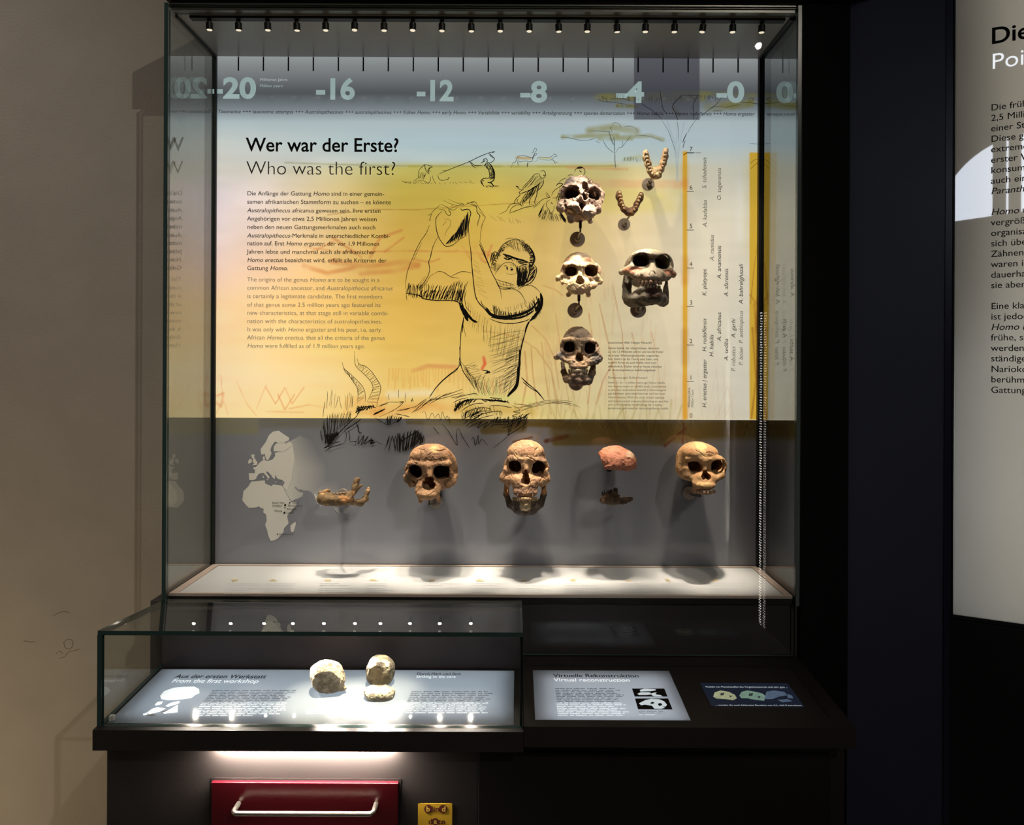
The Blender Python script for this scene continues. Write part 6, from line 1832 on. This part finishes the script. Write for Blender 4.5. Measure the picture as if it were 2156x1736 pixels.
def sheet_panel(name, q, low, material, label, cat):
    x0, x1, y0, y1 = q
    g = 0.0012
    root = empty(name, ((x0 + x1) / 2, (y0 + y1) / 2, dz((y0 + y1) / 2, low) - 0.004), label, cat)
    bm = bmesh.new()
    a, b = -0.004, -0.0008
    hexa(bm, [(x0 + g, y0 + g, dz(y0 + g, low + a)), (x1 - g, y0 + g, dz(y0 + g, low + a)), (x1 - g, y1 - g, dz(y1 - g, low + a)), (x0 + g, y1 - g, dz(y1 - g, low + a)),
              (x0 + g, y0 + g, dz(y0 + g, low + b)), (x1 - g, y0 + g, dz(y0 + g, low + b)), (x1 - g, y1 - g, dz(y1 - g, low + b)), (x0 + g, y1 - g, dz(y1 - g, low + b))])
    bm_obj('sheet', bm, material, root)
    return root
# only the upper face shows; lamps sit in the tray below
def tray_lamp(x, y, low, sx, sy, power, color=(0.92, 0.96, 1.0)):
    o = light('tray_lamp', 'AREA', (x, y, dz(y, low) - 0.036), power, color, shape='RECTANGLE', size=sx, size_y=sy)
    o.rotation_euler = (R(180) + math.atan(DESK_SLOPE), 0, 0)
    return o
hood_panel = sheet_panel('text_panel', HP, LOW, M_SHEET_BLUE, 'long blue-grey backlit text panel under the glass hood headed From the first workshop', 'text panel')
virt_panel = sheet_panel('text_panel', VP, 0.0, M_SHEET_COOL, 'short grey-white backlit text panel right of the hood headed Virtual reconstruction', 'text panel')
HXC, HYC = (HP[0] + HP[1]) / 2, (HP[2] + HP[3]) / 2
tray_lamp(HXC, HYC, LOW, 0.88, 0.20, 2.5)
tray_lamp(HXC, HP[3] - 0.012, LOW, 0.90, 0.012, 0.40)
VXC, VYC = (VP[0] + VP[1]) / 2, (VP[2] + VP[3]) / 2
tray_lamp(VXC + 0.005, VYC, 0.0, 0.31, 0.20, 0.86)
tray_lamp(VXC + 0.01, VP[2] + 0.018, 0.0, 0.31, 0.014, 0.50)

# --- lettering on the desk panels
DAX = Vector((1, 0, 0))
DAY = Vector((0, 1, DESK_SLOPE)).normalized()
def desk_pt(px, py, low, lift=0.0006):
    return on_plane(px, py, (0, 1.67, desk_z(1.67, low + lift)), DESK_N)
def desk_line(fl, s, x0, x1, y, cap_px, low, weight=0.0, italic=False):
    a, b = desk_pt(x0, y, low), desk_pt(x1, y, low)
    t = desk_pt(x0, y - cap_px, low)
    text(fl, s, a, DAX, DAY, (b - a).x, (t - a).dot(DAY), weight, italic)
def greek(fl, x0, x1, y, h_px, low, lo=8, hi=24):
    """a line of print too small to read: word-long bars"""
    x = x0
    while x < x1 - 3:
        w = min(random.uniform(lo, hi), x1 - x)
        a, b = desk_pt(x, y, low), desk_pt(x + w, y, low)
        t = desk_pt(x, y - h_px, low) - a
        up = DAY * t.dot(DAY)
        n = max(2, int(w / 2.2))
        for i in range(n):                                   # broken into letter-like strokes
            p = a + (b - a) * (i / n)
            q = a + (b - a) * ((i + 0.72) / n)
            k = random.choice((0.75, 0.75, 1.15))
            fl.add([p, q, q + up * k, p + up * k], [(0, 1, 2, 3)])
        x += w + random.uniform(3, 4.5)
hk, hw_, hs = Flat(), Flat(), Flat()
hh, he, hh2, he2, hp = Flat(), Flat(), Flat(), Flat(), Flat()
desk_line(hh, 'Aus der ersten Werkstatt', 367, 559, 1426.5, 7.5, LOW, 0.012)
desk_line(he, 'From the first workshop', 360, 543, 1436.0, 7.5, LOW, 0.002)
desk_line(hh2, 'Durch Mark und Bein', 877, 970, 1420.0, 5.0, LOW, 0.012)
desk_line(he2, 'Striking to the core', 876, 959, 1426.0, 5.0, LOW, 0.006)
for i in range(8):
    y = 1453.8 + i * 3.4
    greek(hk, 446 - i * 2.6, (623, 625, 604, 605, 612, 605, 603, 520)[i], y, 1.5, LOW)
for i in range(8):
    y = 1480.0 + i * 3.75
    greek(hw_, 424 - i * 2.4, (604, 600, 602, 607, 601, 583, 591, 535)[i], y, 1.4, LOW)
for i in range(6):
    greek(hk, 867 - i * 2, (1028, 1037, 1031, 1027, 1037, 1021)[i], 1456 + i * 3.9, 1.5, LOW)
for i in range(6):
    greek(hw_, 861 - i * 1.4, (1028, 1015, 1025, 1022, 1018, 1027)[i], 1480 + i * 4.1, 1.4, LOW)
for i in range(3):
    greek(hw_, 645, 700 - i * 6, 1494 + i * 4, 1.5, LOW)
    greek(hw_, 760, 805 - i * 7, 1497 + i * 3.6, 1.5, LOW)
greek(hk, 760, 830, 1488, 1.2, LOW)
# white drawing of a pebble tool and knapping hands
def desk_poly(fl, pts, low, lift=0.0007):
    tri_poly(fl, [desk_pt(x, y, low, lift) for x, y in pts])
H6 = lambda a: [(160 + x / 3.5, 1240 + y / 3.5) for x, y in a]
desk_poly(hp, H6([(620, 785), (650, 750), (720, 725), (800, 718), (870, 716), (905, 735), (908, 765), (880, 775), (850, 800), (760, 812), (680, 816), (630, 808)]), LOW)
desk_poly(hp, H6([(580, 850), (600, 830), (640, 825), (630, 845), (590, 856)]), LOW)
desk_poly(hp, H6([(660, 858), (700, 835), (760, 824), (762, 836), (720, 852), (675, 866)]), LOW)
desk_poly(hp, H6([(640, 905), (700, 880), (750, 850), (748, 905), (650, 916)]), LOW)
desk_poly(hp, H6([(520, 910), (560, 880), (600, 868), (660, 878), (620, 900), (540, 920)]), LOW)
desk_poly(hp, H6([(492, 918), (520, 908), (525, 925), (500, 930)]), LOW)
desk_poly(hs, H6([(500, 930), (560, 918), (600, 925), (560, 934)]), LOW, 0.0008)
desk_poly(hs, H6([(620, 905), (660, 893), (690, 884), (650, 905)]), LOW, 0.0008)
hk.build('german_text', M_INK, hood_panel)
hw_.build('english_text', M_LIT_WHITE, hood_panel)
hh.build('german_heading', M_INK, hood_panel)
he.build('english_heading', M_LIT_WHITE, hood_panel)
hh2.build('german_heading', M_INK, hood_panel)
he2.build('english_heading', M_LIT_WHITE, hood_panel)
hp.build('pebble_tool_drawing', M_LIT_WHITE, hood_panel)
hs.build('drawing_shade', M_INK_GREY, hood_panel)
vk, vw, vb, vs_ = Flat(), Flat(), Flat(), Flat()
vh, ve = Flat(), Flat()
desk_line(vh, 'Virtuelle Rekonstruktion', 1165, 1345, 1424.5, 6.5, 0.0, 0.012)
desk_line(ve, 'Virtual reconstruction', 1166, 1326, 1433.5, 6.5, 0.0, 0.002)
for i in range(9):
    greek(vk, 1169 + i * 0.4, (1298, 1307, 1299, 1301, 1314, 1317, 1309, 1303, 1303)[i], 1449.8 + i * 3.3, 1.5, 0.0)
for i in range(8):
    greek(vw, 1172 + i * 0.4, (1313, 1318, 1293, 1317, 1306, 1325, 1315, 1313)[i], 1480 + i * 3.7, 1.4, 0.0)
for i in range(3):
    greek((vk, vk, vw)[i], 1345, (1397, 1400, 1380)[i], 1497.5 + i * 3.4, 1.0, 0.0)
V5 = lambda a: [(1110 + x / 5.827, 1395 + y / 5.827) for x, y in a]
desk_poly(vb, V5([(1285, 314), (1682, 314), (1722, 412), (1320, 412)]), 0.0, 0.0006)
desk_poly(vb, V5([(1322, 436), (1728, 436), (1784, 570), (1360, 568)]), 0.0, 0.0006)
for pl in ([(1380, 330), (1440, 316), (1570, 322), (1580, 335), (1520, 345), (1390, 350)], [(1352, 378), (1390, 360), (1500, 360), (1540, 385), (1460, 392), (1370, 392)],
           [(1530, 370), (1590, 360), (1570, 385), (1640, 395), (1660, 410), (1560, 410), (1525, 392)],
           [(1370, 495), (1400, 480), (1450, 455), (1520, 440), (1620, 445), (1680, 470), (1715, 510), (1700, 535), (1660, 530), (1690, 550), (1640, 562), (1560, 560), (1530, 525), (1440, 510), (1400, 520)]):
    desk_poly(vs_, V5(pl), 0.0, 0.0009)
for pl in ([(1505, 490), (1540, 475), (1565, 490), (1530, 505)], [(1600, 500), (1640, 490), (1660, 515), (1620, 530)]):
    desk_poly(vb, V5(pl), 0.0, 0.0012)
vk.build('german_text', M_INK, virt_panel)
vw.build('english_text', M_LIT_WHITE, virt_panel)
vh.build('german_heading', M_INK, virt_panel)
ve.build('english_heading', M_LIT_WHITE, virt_panel)
vb.build('black_picture_ground', M_INK, virt_panel)
vs_.build('skull_picture', mat('backlit_bone_ink', rgb(200, 210, 214), 0.5, emit=(0.8, 0.9, 0.95, 1), power=0.55), virt_panel)

# --- small screen in the right half
sc_c = [desk_pt(x, y, 0.0, 0.0) for x, y in ((1497, 1486), (1692, 1488), (1660, 1440), (1474, 1437.5))]
sx0, sx1 = (sc_c[0].x + sc_c[3].x) / 2, (sc_c[1].x + sc_c[2].x) / 2
sy0, sy1 = (sc_c[0].y + sc_c[1].y) / 2, (sc_c[2].y + sc_c[3].y) / 2
screen = empty('screen', ((sx0 + sx1) / 2, (sy0 + sy1) / 2, dz((sy0 + sy1) / 2, 0.0)), 'small dark blue screen with three pale skulls let into the right desk top', 'screen')
bm = bmesh.new()
hexa(bm, [(sx0, sy0, dz(sy0, 0.0002)), (sx1, sy0, dz(sy0, 0.0002)), (sx1, sy1, dz(sy1, 0.0002)), (sx0, sy1, dz(sy1, 0.0002)),
          (sx0, sy0, dz(sy0, 0.0016)), (sx1, sy0, dz(sy0, 0.0016)), (sx1, sy1, dz(sy1, 0.0016)), (sx0, sy1, dz(sy1, 0.0016))])
bm_obj('display', bm, mat('lit_screen', rgb(10, 13, 20), 0.25, emit=rgb(24, 30, 44), power=0.8), screen)
def spoly(fl, pts, lift=0.0022):
    tri_poly(fl, [desk_pt(x, y, 0.0, lift) for x, y in pts])
S3 = lambda a: [(1080 + x / 2.837, 1240 + y / 2.837) for x, y in a]
cols = ((196, 204, 164), (140, 176, 160), (98, 118, 146))
for nm, col, polys in (('skull_picture', cols[0], ([(1196, 640), (1205, 615), (1240, 604), (1290, 612), (1325, 630), (1338, 650), (1315, 662), (1270, 655), (1215, 652)],)),
                       ('skull_picture', cols[1], ([(1352, 635), (1365, 612), (1400, 604), (1450, 612), (1490, 622), (1512, 640), (1500, 665), (1450, 660), (1400, 650), (1365, 650)],)),
                       ('skull_picture', cols[2], ([(1500, 655), (1515, 610), (1560, 604), (1620, 612), (1640, 632), (1590, 640), (1550, 655)], [(1580, 660), (1640, 655), (1670, 668), (1610, 674)], [(1640, 625), (1668, 635), (1674, 652), (1640, 648)]))):
    fl = Flat()
    for pl in polys:
        spoly(fl, S3(pl))
    m = mat('screen_bone_%d' % col[0], rgb(*col), 0.5, emit=rgb(*col), power=0.4, noise=0.5, nscale=90)
    fl.build(nm, m, screen)
fl = Flat()
for pl in ([(1240, 620), (1262, 618), (1258, 632), (1240, 634)], [(1290, 634), (1310, 636), (1300, 646)], [(1410, 622), (1436, 620), (1430, 636), (1408, 636)], [(1460, 636), (1480, 640), (1470, 652)]):
    spoly(fl, S3(pl), 0.0026)
fl.build('eye_socket_picture', mat('screen_shade', rgb(50, 62, 62), 0.5, emit=rgb(50, 62, 62), power=0.5), screen)
fl = Flat()
def sline(s, x0, x1, y, cap):
    a, b = desk_pt(x0, y, 0.0, 0.0022), desk_pt(x1, y, 0.0, 0.0022)
    t = desk_pt(x0, y - cap, 0.0, 0.0022)
    text(fl, s, a, DAX, DAY, (b - a).x, (t - a).dot(DAY), 0.01)
sline('Modelle von Menschenaffen des Vergleichsmaterials sind sehr gute ...', 1486, 1658, 1446.5, 3.0)
sline('... werden die noch fehlenden Bereiche von A.L. 444-2 berechnet', 1506, 1688, 1485, 3.0)
fl.build('screen_text', mat('screen_white', rgb(210, 220, 225), 0.5, emit=rgb(210, 220, 225), power=0.4), screen)

# groove around the right desk top
bm = bmesh.new()
for x0, x1, y0, y1 in ((0.7255, 0.7285, 1.70, 1.945), (0.03, 0.7285, 1.945, 1.948)):
    hexa(bm, [(x0, y0, dz(y0, 0.0001)), (x1, y0, dz(y0, 0.0001)), (x1, y1, dz(y1, 0.0001)), (x0, y1, dz(y1, 0.0001)),
              (x0, y0, dz(y0, 0.0012)), (x1, y0, dz(y0, 0.0012)), (x1, y1, dz(y1, 0.0012)), (x0, y1, dz(y1, 0.0012))])
bm_obj('inlay_strip', bm, M_SPOT, bpy.data.objects['desk_top.001'])

# ================================================================== GLASS HOOD
hood = empty('glass_hood', (-0.466, 1.83, dz(1.83, LOW)), 'low glass hood with dark green edges on the left half of the desk', 'glass hood')
HX0, HX1, HY0, HY1, GT = -0.948, 0.0167, Y_HOOD, 1.9985, 0.0098
def hz(Y):
    return EYE - 0.610 - 0.0975 * (Y - 1.67)
def hpane(name, x0, x1, y0, y1, zb0, zb1, zt0, zt1, edge=None):
    return pane(name, [(x0, y0, zb0), (x1, y0, zb0), (x1, y1, zb1), (x0, y1, zb1), (x0, y0, zt0), (x1, y0, zt0), (x1, y1, zt1), (x0, y1, zt1)], hood, edge)
f0 = lambda Y: dz(Y, LOW) + 0.0004
hpane('front_pane', HX0, HX1, HY0, HY0 + GT, f0(HY0), f0(HY0 + GT), hz(HY0) - GT - 0.0003, hz(HY0 + GT) - GT - 0.0003)
hpane('side_pane', HX0, HX0 + GT, HY0 + GT + 0.0003, HY1, f0(HY0 + GT), f0(HY1), hz(HY0 + GT) - GT - 0.0003, hz(HY1) - GT - 0.0003)
hpane('side_pane', HX1 - 0.006, HX1, HY0 + GT + 0.0003, HY1, f0(HY0 + GT), f0(HY1), hz(HY0 + GT) - GT - 0.0003, hz(HY1) - GT - 0.0003, M_EDGE_LIGHT)
hpane('top_pane', HX0, HX1, HY0, HY1, hz(HY0) - GT, hz(HY1) - GT, hz(HY0), hz(HY1))
# dark green bonded corner where the front pane meets the side pane
bm = bmesh.new()
hexa(bm, [(HX0 - 0.0004, HY0 - 0.0006, f0(HY0)), (HX0 + 0.0095, HY0 - 0.0006, f0(HY0)), (HX0 + 0.0095, HY0 - 0.0001, f0(HY0)), (HX0 - 0.0004, HY0 - 0.0001, f0(HY0)),
          (HX0 - 0.0004, HY0 - 0.0006, hz(HY0) - GT), (HX0 + 0.0095, HY0 - 0.0006, hz(HY0) - GT), (HX0 + 0.0095, HY0 - 0.0001, hz(HY0) - GT), (HX0 - 0.0004, HY0 - 0.0001, hz(HY0) - GT)])
bm_obj('corner_edge', bm, M_EDGE, hood)

bm = bmesh.new()
hexa(bm, [(HX0 + GT + 0.0003, 1.9550, f0(1.955)), (HX1 - 0.0063, 1.9550, f0(1.955)), (HX1 - 0.0063, 1.962, f0(1.962)), (HX0 + GT + 0.0003, 1.962, f0(1.962)),
          (HX0 + GT + 0.0003, 1.9550, hz(1.955) - GT - 0.0005), (HX1 - 0.0063, 1.9550, hz(1.955) - GT - 0.0005), (HX1 - 0.0063, 1.962, hz(1.962) - GT - 0.0005), (HX0 + GT + 0.0003, 1.962, hz(1.962) - GT - 0.0005)])
bm_obj('back_panel', bm, mat('brown_black_board', rgb(66, 59, 61), 0.55, spec=0.3, noise=0.15, nscale=9), hood)
# ten miniature spotlights on the back panel of the hood
HSPOT0 = None
M_LENS2 = mat('bright_lit_lens', rgb(255, 240, 225), 0.3, emit=(1.0, 0.88, 0.74, 1), power=HOOD_LENS)
def hood_label(i):
    return ('tiny lit spotlight under the glass hood, %s from the left in its row of ten' % ORD[i]) if i < 5 else ('tiny lit spotlight under the glass hood, %s from the right in its row of ten' % ORD[9 - i])
for i, px in enumerate((413, 490, 560, 620, 685, 750, 803, 865, 927, 992)):
    loc = at(px, 1299, 1.952)
    loc.y = 1.9545
    d = Vector((0, -0.82, -0.57)).normalized()
    if HSPOT0 is None:
        HSPOT0 = make_spot(0.020, 0.0052, hood_label(0), 'tiny spotlights under the glass hood', lens_mat=M_LENS2)
        o = HSPOT0
        o.location = loc
    else:
        o = dup(HSPOT0, loc, hood_label(i), 'tiny spotlights under the glass hood')
    o.rotation_euler = d.to_track_quat('-Z', 'Y').to_euler()
    tgt = {2: (690, 1425, 2.6, 22), 3: (688, 1415, 3.6, 22), 4: (694, 1425, 3.0, 22), 5: (796, 1440, 3.6, 20), 6: (802, 1405, 3.6, 20), 7: (800, 1420, 2.0, 20), 0: (400, 1450, 0.5, 50), 1: (540, 1455, 0.6, 50)}.get(i, (px, 1460, 0.35, 50))
    light('tiny_beam', 'SPOT', loc + d * 0.0225, HOOD_POWER * tgt[2] * (1.5 if tgt[3] < 30 else 1.0), (1.0, 0.86, 0.72), aim=on_plane(tgt[0], tgt[1], (0, 1.82 if tgt[3] < 30 else 1.75, 0), (0, 1, 0)), spot_size=R(tgt[3] * 1.3), spot_blend=1.0, shadow_soft_size=0.004)

tag(box_obj('label_block', -0.9335, -0.922, 1.690, 1.700, dz(1.70, LOW) + 0.0004, dz(1.70, LOW) + 0.012, mat('white_plastic', rgb(235, 232, 228), 0.4), bev=0.001),
    'tiny white block in the near left corner under the glass hood', 'block')

# ================================================================== CABINET
cab = empty('cabinet', (-0.09, 1.86, 0), 'black cabinet carrying the desk, with red drawer and lit strip below its edge', 'cabinet')
Y_CAB = 1.715
CT = 0.7255
DR = (-0.703, -0.270, 0.345, 0.6275)
DO = (-0.084, 0.732, 0.06, 0.697)
box_obj('body', SX0, SX1, Y_CAB, 2.0185, 0.0, CT, M_BLACK, cab)
door = box_obj('door', DO[0], DO[1], Y_CAB - 0.0062, Y_CAB - 0.0006, DO[2], DO[3], mat('black_door_lacquer', rgb(24, 22, 23), 0.4, spec=0.35), cab, 0.0008)
box_obj('door_gap', DO[0] - 0.004, DO[1] + 0.004, Y_CAB - 0.0005, Y_CAB - 0.0002, DO[2] - 0.004, DO[3] + 0.004, M_SPOT, cab)
M_RED = mat('dark_red_lacquer', rgb(66, 6, 15), 0.25, spec=0.5)
box_obj('drawer_gap', DR[0] - 0.005, DR[1] + 0.005, Y_CAB - 0.0009, Y_CAB - 0.0002, DR[2] - 0.005, DR[3] + 0.005, M_SPOT, cab)
drawer = box_obj('drawer', DR[0], DR[1], Y_CAB - 0.011, Y_CAB - 0.001, DR[2], DR[3], M_RED, cab, 0.0012)
hc = [at(489, 1716, 1.665), at(785, 1709, 1.665)]
hzv = (hc[0].z + hc[1].z) / 2
bm = bmesh.new()
xa, xb, ya, yb_ = hc[0].x, hc[1].x, 1.665, Y_CAB - 0.010
pts = [(xa, yb_, hzv)] + [(xa + 0.012 * (1 - math.cos(a)), ya + 0.012 * (1 - math.sin(a)), hzv) for a in [R(90) * k / 6 for k in range(0, 7)]]
pts += [(xb - 0.012 * (1 - math.cos(a)), ya + 0.012 * (1 - math.sin(a)), hzv) for a in [R(90) * k / 6 for k in range(6, -1, -1)]] + [(xb, yb_, hzv)]
tube(bm, pts, 0.0055, 14)
hd = bm_obj('handle', bm, M_STEEL, None, smooth=True)
hd.parent = drawer
hd.matrix_parent_inverse = Matrix.Identity(4)
hd['label'] = 'curved steel bar handle'
# strip light under the desk edge
box_obj('strip_light_housing', -0.712, -0.262, 1.690, 1.7145, 0.7155, 0.7245, M_SPOT, cab)
strip = box_obj('strip_light_diffuser', -0.700, -0.274, 1.698, 1.7135, 0.7135, 0.7150, mat('lit_diffuser', rgb(255, 244, 226), 0.5, emit=(1.0, 0.88, 0.70, 1), power=6.0), cab)
sl = light('strip_light', 'AREA', (-0.487, 1.7035, 0.7128), 26.0, (1.0, 0.87, 0.72), shape='RECTANGLE', size=0.41, size_y=0.010)
sl.rotation_euler = (R(28), 0, 0)

# sticker
stk = empty('sticker', (-0.186, Y_CAB, 0.537), 'square yellow sticker with brown lettering blind date on the cabinet front', 'sticker')
sa, sb = at(880, 1691, Y_CAB - 0.001), at(952, 1691, Y_CAB - 0.001)
sw = (sb - sa).x
box_obj('paper', sa.x, sb.x, Y_CAB - 0.0008, Y_CAB - 0.0001, sa.z - sw, sa.z, mat('yellow_paper', rgb(206, 164, 40), 0.6), stk)
br, ye = Flat(), Flat()
def st(px, py, off):
    return at(px, py, Y_CAB - off)
def sdisc(fl, px, py, r, off):
    c = st(px, py, off)
    k = Y_CAB / F_PX
    fl.poly([(c.x + r * k * math.cos(a), c.y, c.z - r * k * math.sin(a)) for a in [2 * math.pi * i / 24 for i in range(24)]])
for x, y, r in ((902, 1702.5, 9), (933, 1702.5, 9), (916.5, 1729, 7.5)):
    sdisc(br, x, y, r, 0.0011)
def sline2(fl, s, x0, x1, y, cap, off, wgt=0.03):
    a, b = st(x0, y, off), st(x1, y, off)
    text(fl, s, a, AX, AZ, (b - a).x, cap * Y_CAB / F_PX, wgt)
sline2(ye, 'b', 897, 905, 1707.5, 10.5, 0.0015)
sline2(br, 'lin', 908, 925, 1707.5, 10.5, 0.0013)
sline2(ye, 'd', 930, 938, 1707.5, 10.5, 0.0015)
sline2(br, 'd', 902, 910, 1734, 10.5, 0.0013)
sline2(ye, 'a', 913, 920, 1733, 10, 0.0015)
sline2(br, 'te', 922, 938, 1734, 10.5, 0.0013)
br.build('brown_lettering', mat('brown_sticker_ink', rgb(92, 34, 24), 0.6), stk)
ye.build('yellow_lettering', mat('yellow_sticker_ink', rgb(226, 190, 80), 0.6), stk)

# ================================================================== LIGHT BOX ON THE ANGLED WALL
TB0, TB1 = T_BOX, T_BOX + 0.95
ZB = on_wall(2010, 1293).z
lb = empty('light_box', AW0 + AWD * ((TB0 + TB1) / 2) + Vector((0, 0, ZB - 0.01)), 'large grey-white backlit text panel on the angled wall right of the navy panel', 'light box')
struct(wall_box('trim_2', TB0 - 0.005, TB1 + 0.02, -0.16, 0.0, 0.0, ZB - 0.012, mat('black_lower_panel', rgb(22, 22, 23), 0.42)))
bm = bmesh.new()
def wp(t, d, z):
    return AW0 + AWD * t + AWN * d + Vector((0, 0, z))
def wbox(bm, t0, t1, d0, d1, z0, z1):
    hexa(bm, [wp(t0, d1, z0), wp(t1, d1, z0), wp(t1, d0, z0), wp(t0, d0, z0), wp(t0, d1, z1), wp(t1, d1, z1), wp(t1, d0, z1), wp(t0, d0, z1)])
wbox(bm, TB0 - 0.004, TB0, -0.13, 0.0005, ZB - 0.01, 2.95)
wbox(bm, TB1, TB1 + 0.01, -0.13, 0.0005, ZB - 0.01, 2.95)
wbox(bm, TB0 - 0.004, TB1 + 0.01, -0.14, -0.13, ZB - 0.01, 2.95)
wbox(bm, TB0, TB1, -0.13, 0.0005, ZB - 0.01, ZB - 0.001)
wbox(bm, TB0, TB1, -0.13, 0.0005, 2.93, 2.95)
bm_obj('housing', bm, M_SPOT, lb)
bm = bmesh.new()
wbox(bm, TB0 + 0.0005, TB1 - 0.0005, -0.006, -0.001, ZB - 0.0005, 2.929)
M_SHEET_WARM = sheet_material('warm_opal_sheet', (0.66, 0.64, 0.60, 1), (0.26, 0.25, 0.235, 1), 0.015, 3.2)
bm_obj('sheet', bm, M_SHEET_WARM, lb)
def wall_light(t, z, w, h, power, color):
    o = light('box_lamp', 'AREA', wp(t, -0.115, z), power, color, shape='RECTANGLE', size=w, size_y=h)
    o.rotation_euler = AWN.to_track_quat('-Z', 'Y').to_euler()
    return o
wall_light((TB0 + TB1) / 2 + 0.02, 1.9, 0.84, 1.9, 26.0, (1.0, 0.96, 0.88))
wall_light((TB0 + TB1) / 2 + 0.01, ZB + 0.10, 0.84, 0.16, 4.2, (0.86, 0.94, 1.0))
wall_light((TB0 + TB1) / 2 + 0.01, ZB + 0.33, 0.84, 0.50, 42.0, (0.86, 0.93, 1.0))
wk, ww, wh = Flat(), Flat(), Flat()
ROT = R(-1.2)
WAX = (AWD * math.cos(ROT) + AZ * -math.sin(ROT) * 0).normalized()
def wline(fl, s, x0, y, cap_px, weight=0.0):
    a = on_wall(x0, y, 0.0004)
    t = on_wall(x0, y - cap_px, 0.0004)
    text(fl, s, a, AWD, AZ, None, (t - a).z, weight, False, 1.0)
wline(wh, 'Die', 2085, 93, 33, 0.016)
wline(ww, 'Point', 2086, 146, 32, -0.004)
L = ('Die frühen', '2,5 Millionen', 'einer Stammform', 'Diese grazilen', 'extremen', 'erster Werkzeuge', 'konsum ein', 'auch ein', '*Paranthropus*', None,
     '*Homo* und', 'vergrößerten', 'organisatorisch', 'sich über', 'Zähnen aus', 'waren in', 'dauerhaft', 'sie aber ihre', None,
     'Eine klare', 'ist jedoch', '*Homo habilis*', 'frühe, sehr', 'werden. Eine', 'ständige', 'Nariokotome', 'berühmte', 'Gattung')
for k, s in enumerate(L):
    if s:
        y = 233 + k * 21.98
        wline(wk, s, 2086, y, 13.0, 0.006)
wk.build('german_text', M_INK, lb)
wh.build('german_heading', M_INK, lb)
ww.build('english_heading', M_LIT_WHITE, lb)

# arched window in the wall behind the viewer
wr = 0.74
wx, wz0 = WIN_C.x, WIN_C.z
win = bmesh.new()
prism(win, arch_outline(2 * wr, wr, 40), (wx, -3.985, wz0), (1, 0, 0), (0, 0, 1), (0, -1, 0), 0.008)
w_o = struct(bm_obj('window_1', win, mat('daylight_pane', rgb(225, 232, 255), 0.4, emit=(0.80, 0.87, 1.0, 1), power=WINDOW_POWER)))
bm = bmesh.new()
for a, b in ((-0.225, -0.118), (-0.088, 0.008), (0.20, 0.29), (0.33, 0.42)):
    box(bm, wx + a, wx + b, -3.98, -3.95, wz0, wz0 + wr)
box(bm, wx - wr, wx + wr, -3.98, -3.94, wz0 - 0.06, wz0)
struct(bm_obj('window_1_frame', bm, M_ROOMDARK))

# vertical light strip of a display across the aisle (it mirrors in the front pane)
vx = 1.345
ls = empty('light_strip', (vx, -0.06, 0.05), 'slim upright strip of small lights mirrored at the right in the front pane', 'light strip')
box_obj('profile', vx - 0.010, vx + 0.032, -0.06, -0.045, 0.05, 1.92, M_SPOT, ls)
for dx, pw, nm in ((0.0, STRIP_POWER, 'lamp_or_reflection_row'), (0.023, STRIP_POWER * 0.45, 'lamp_or_reflection_row')):  # second, dimmer row is added to imitate the pane's doubled reflection
    bm = bmesh.new()
    z = 0.10
    while z < 1.89:
        f = disc_bm(bm, (vx + dx, -0.0440, z), 0.0036, 8, (-1, 0, 0), (0, 0, 1))
        z += 0.0145
    o = bm_obj(nm, bm, mat('strip_lamp_or_reflection_%d' % int(pw), rgb(255, 235, 220), 0.4, emit=(1.0, 0.86, 0.76, 1), power=pw), ls, recalc=False)
    o['kind'] = 'stuff'
bpy.data.objects.remove(_fo)
bpy.data.curves.remove(_fc)
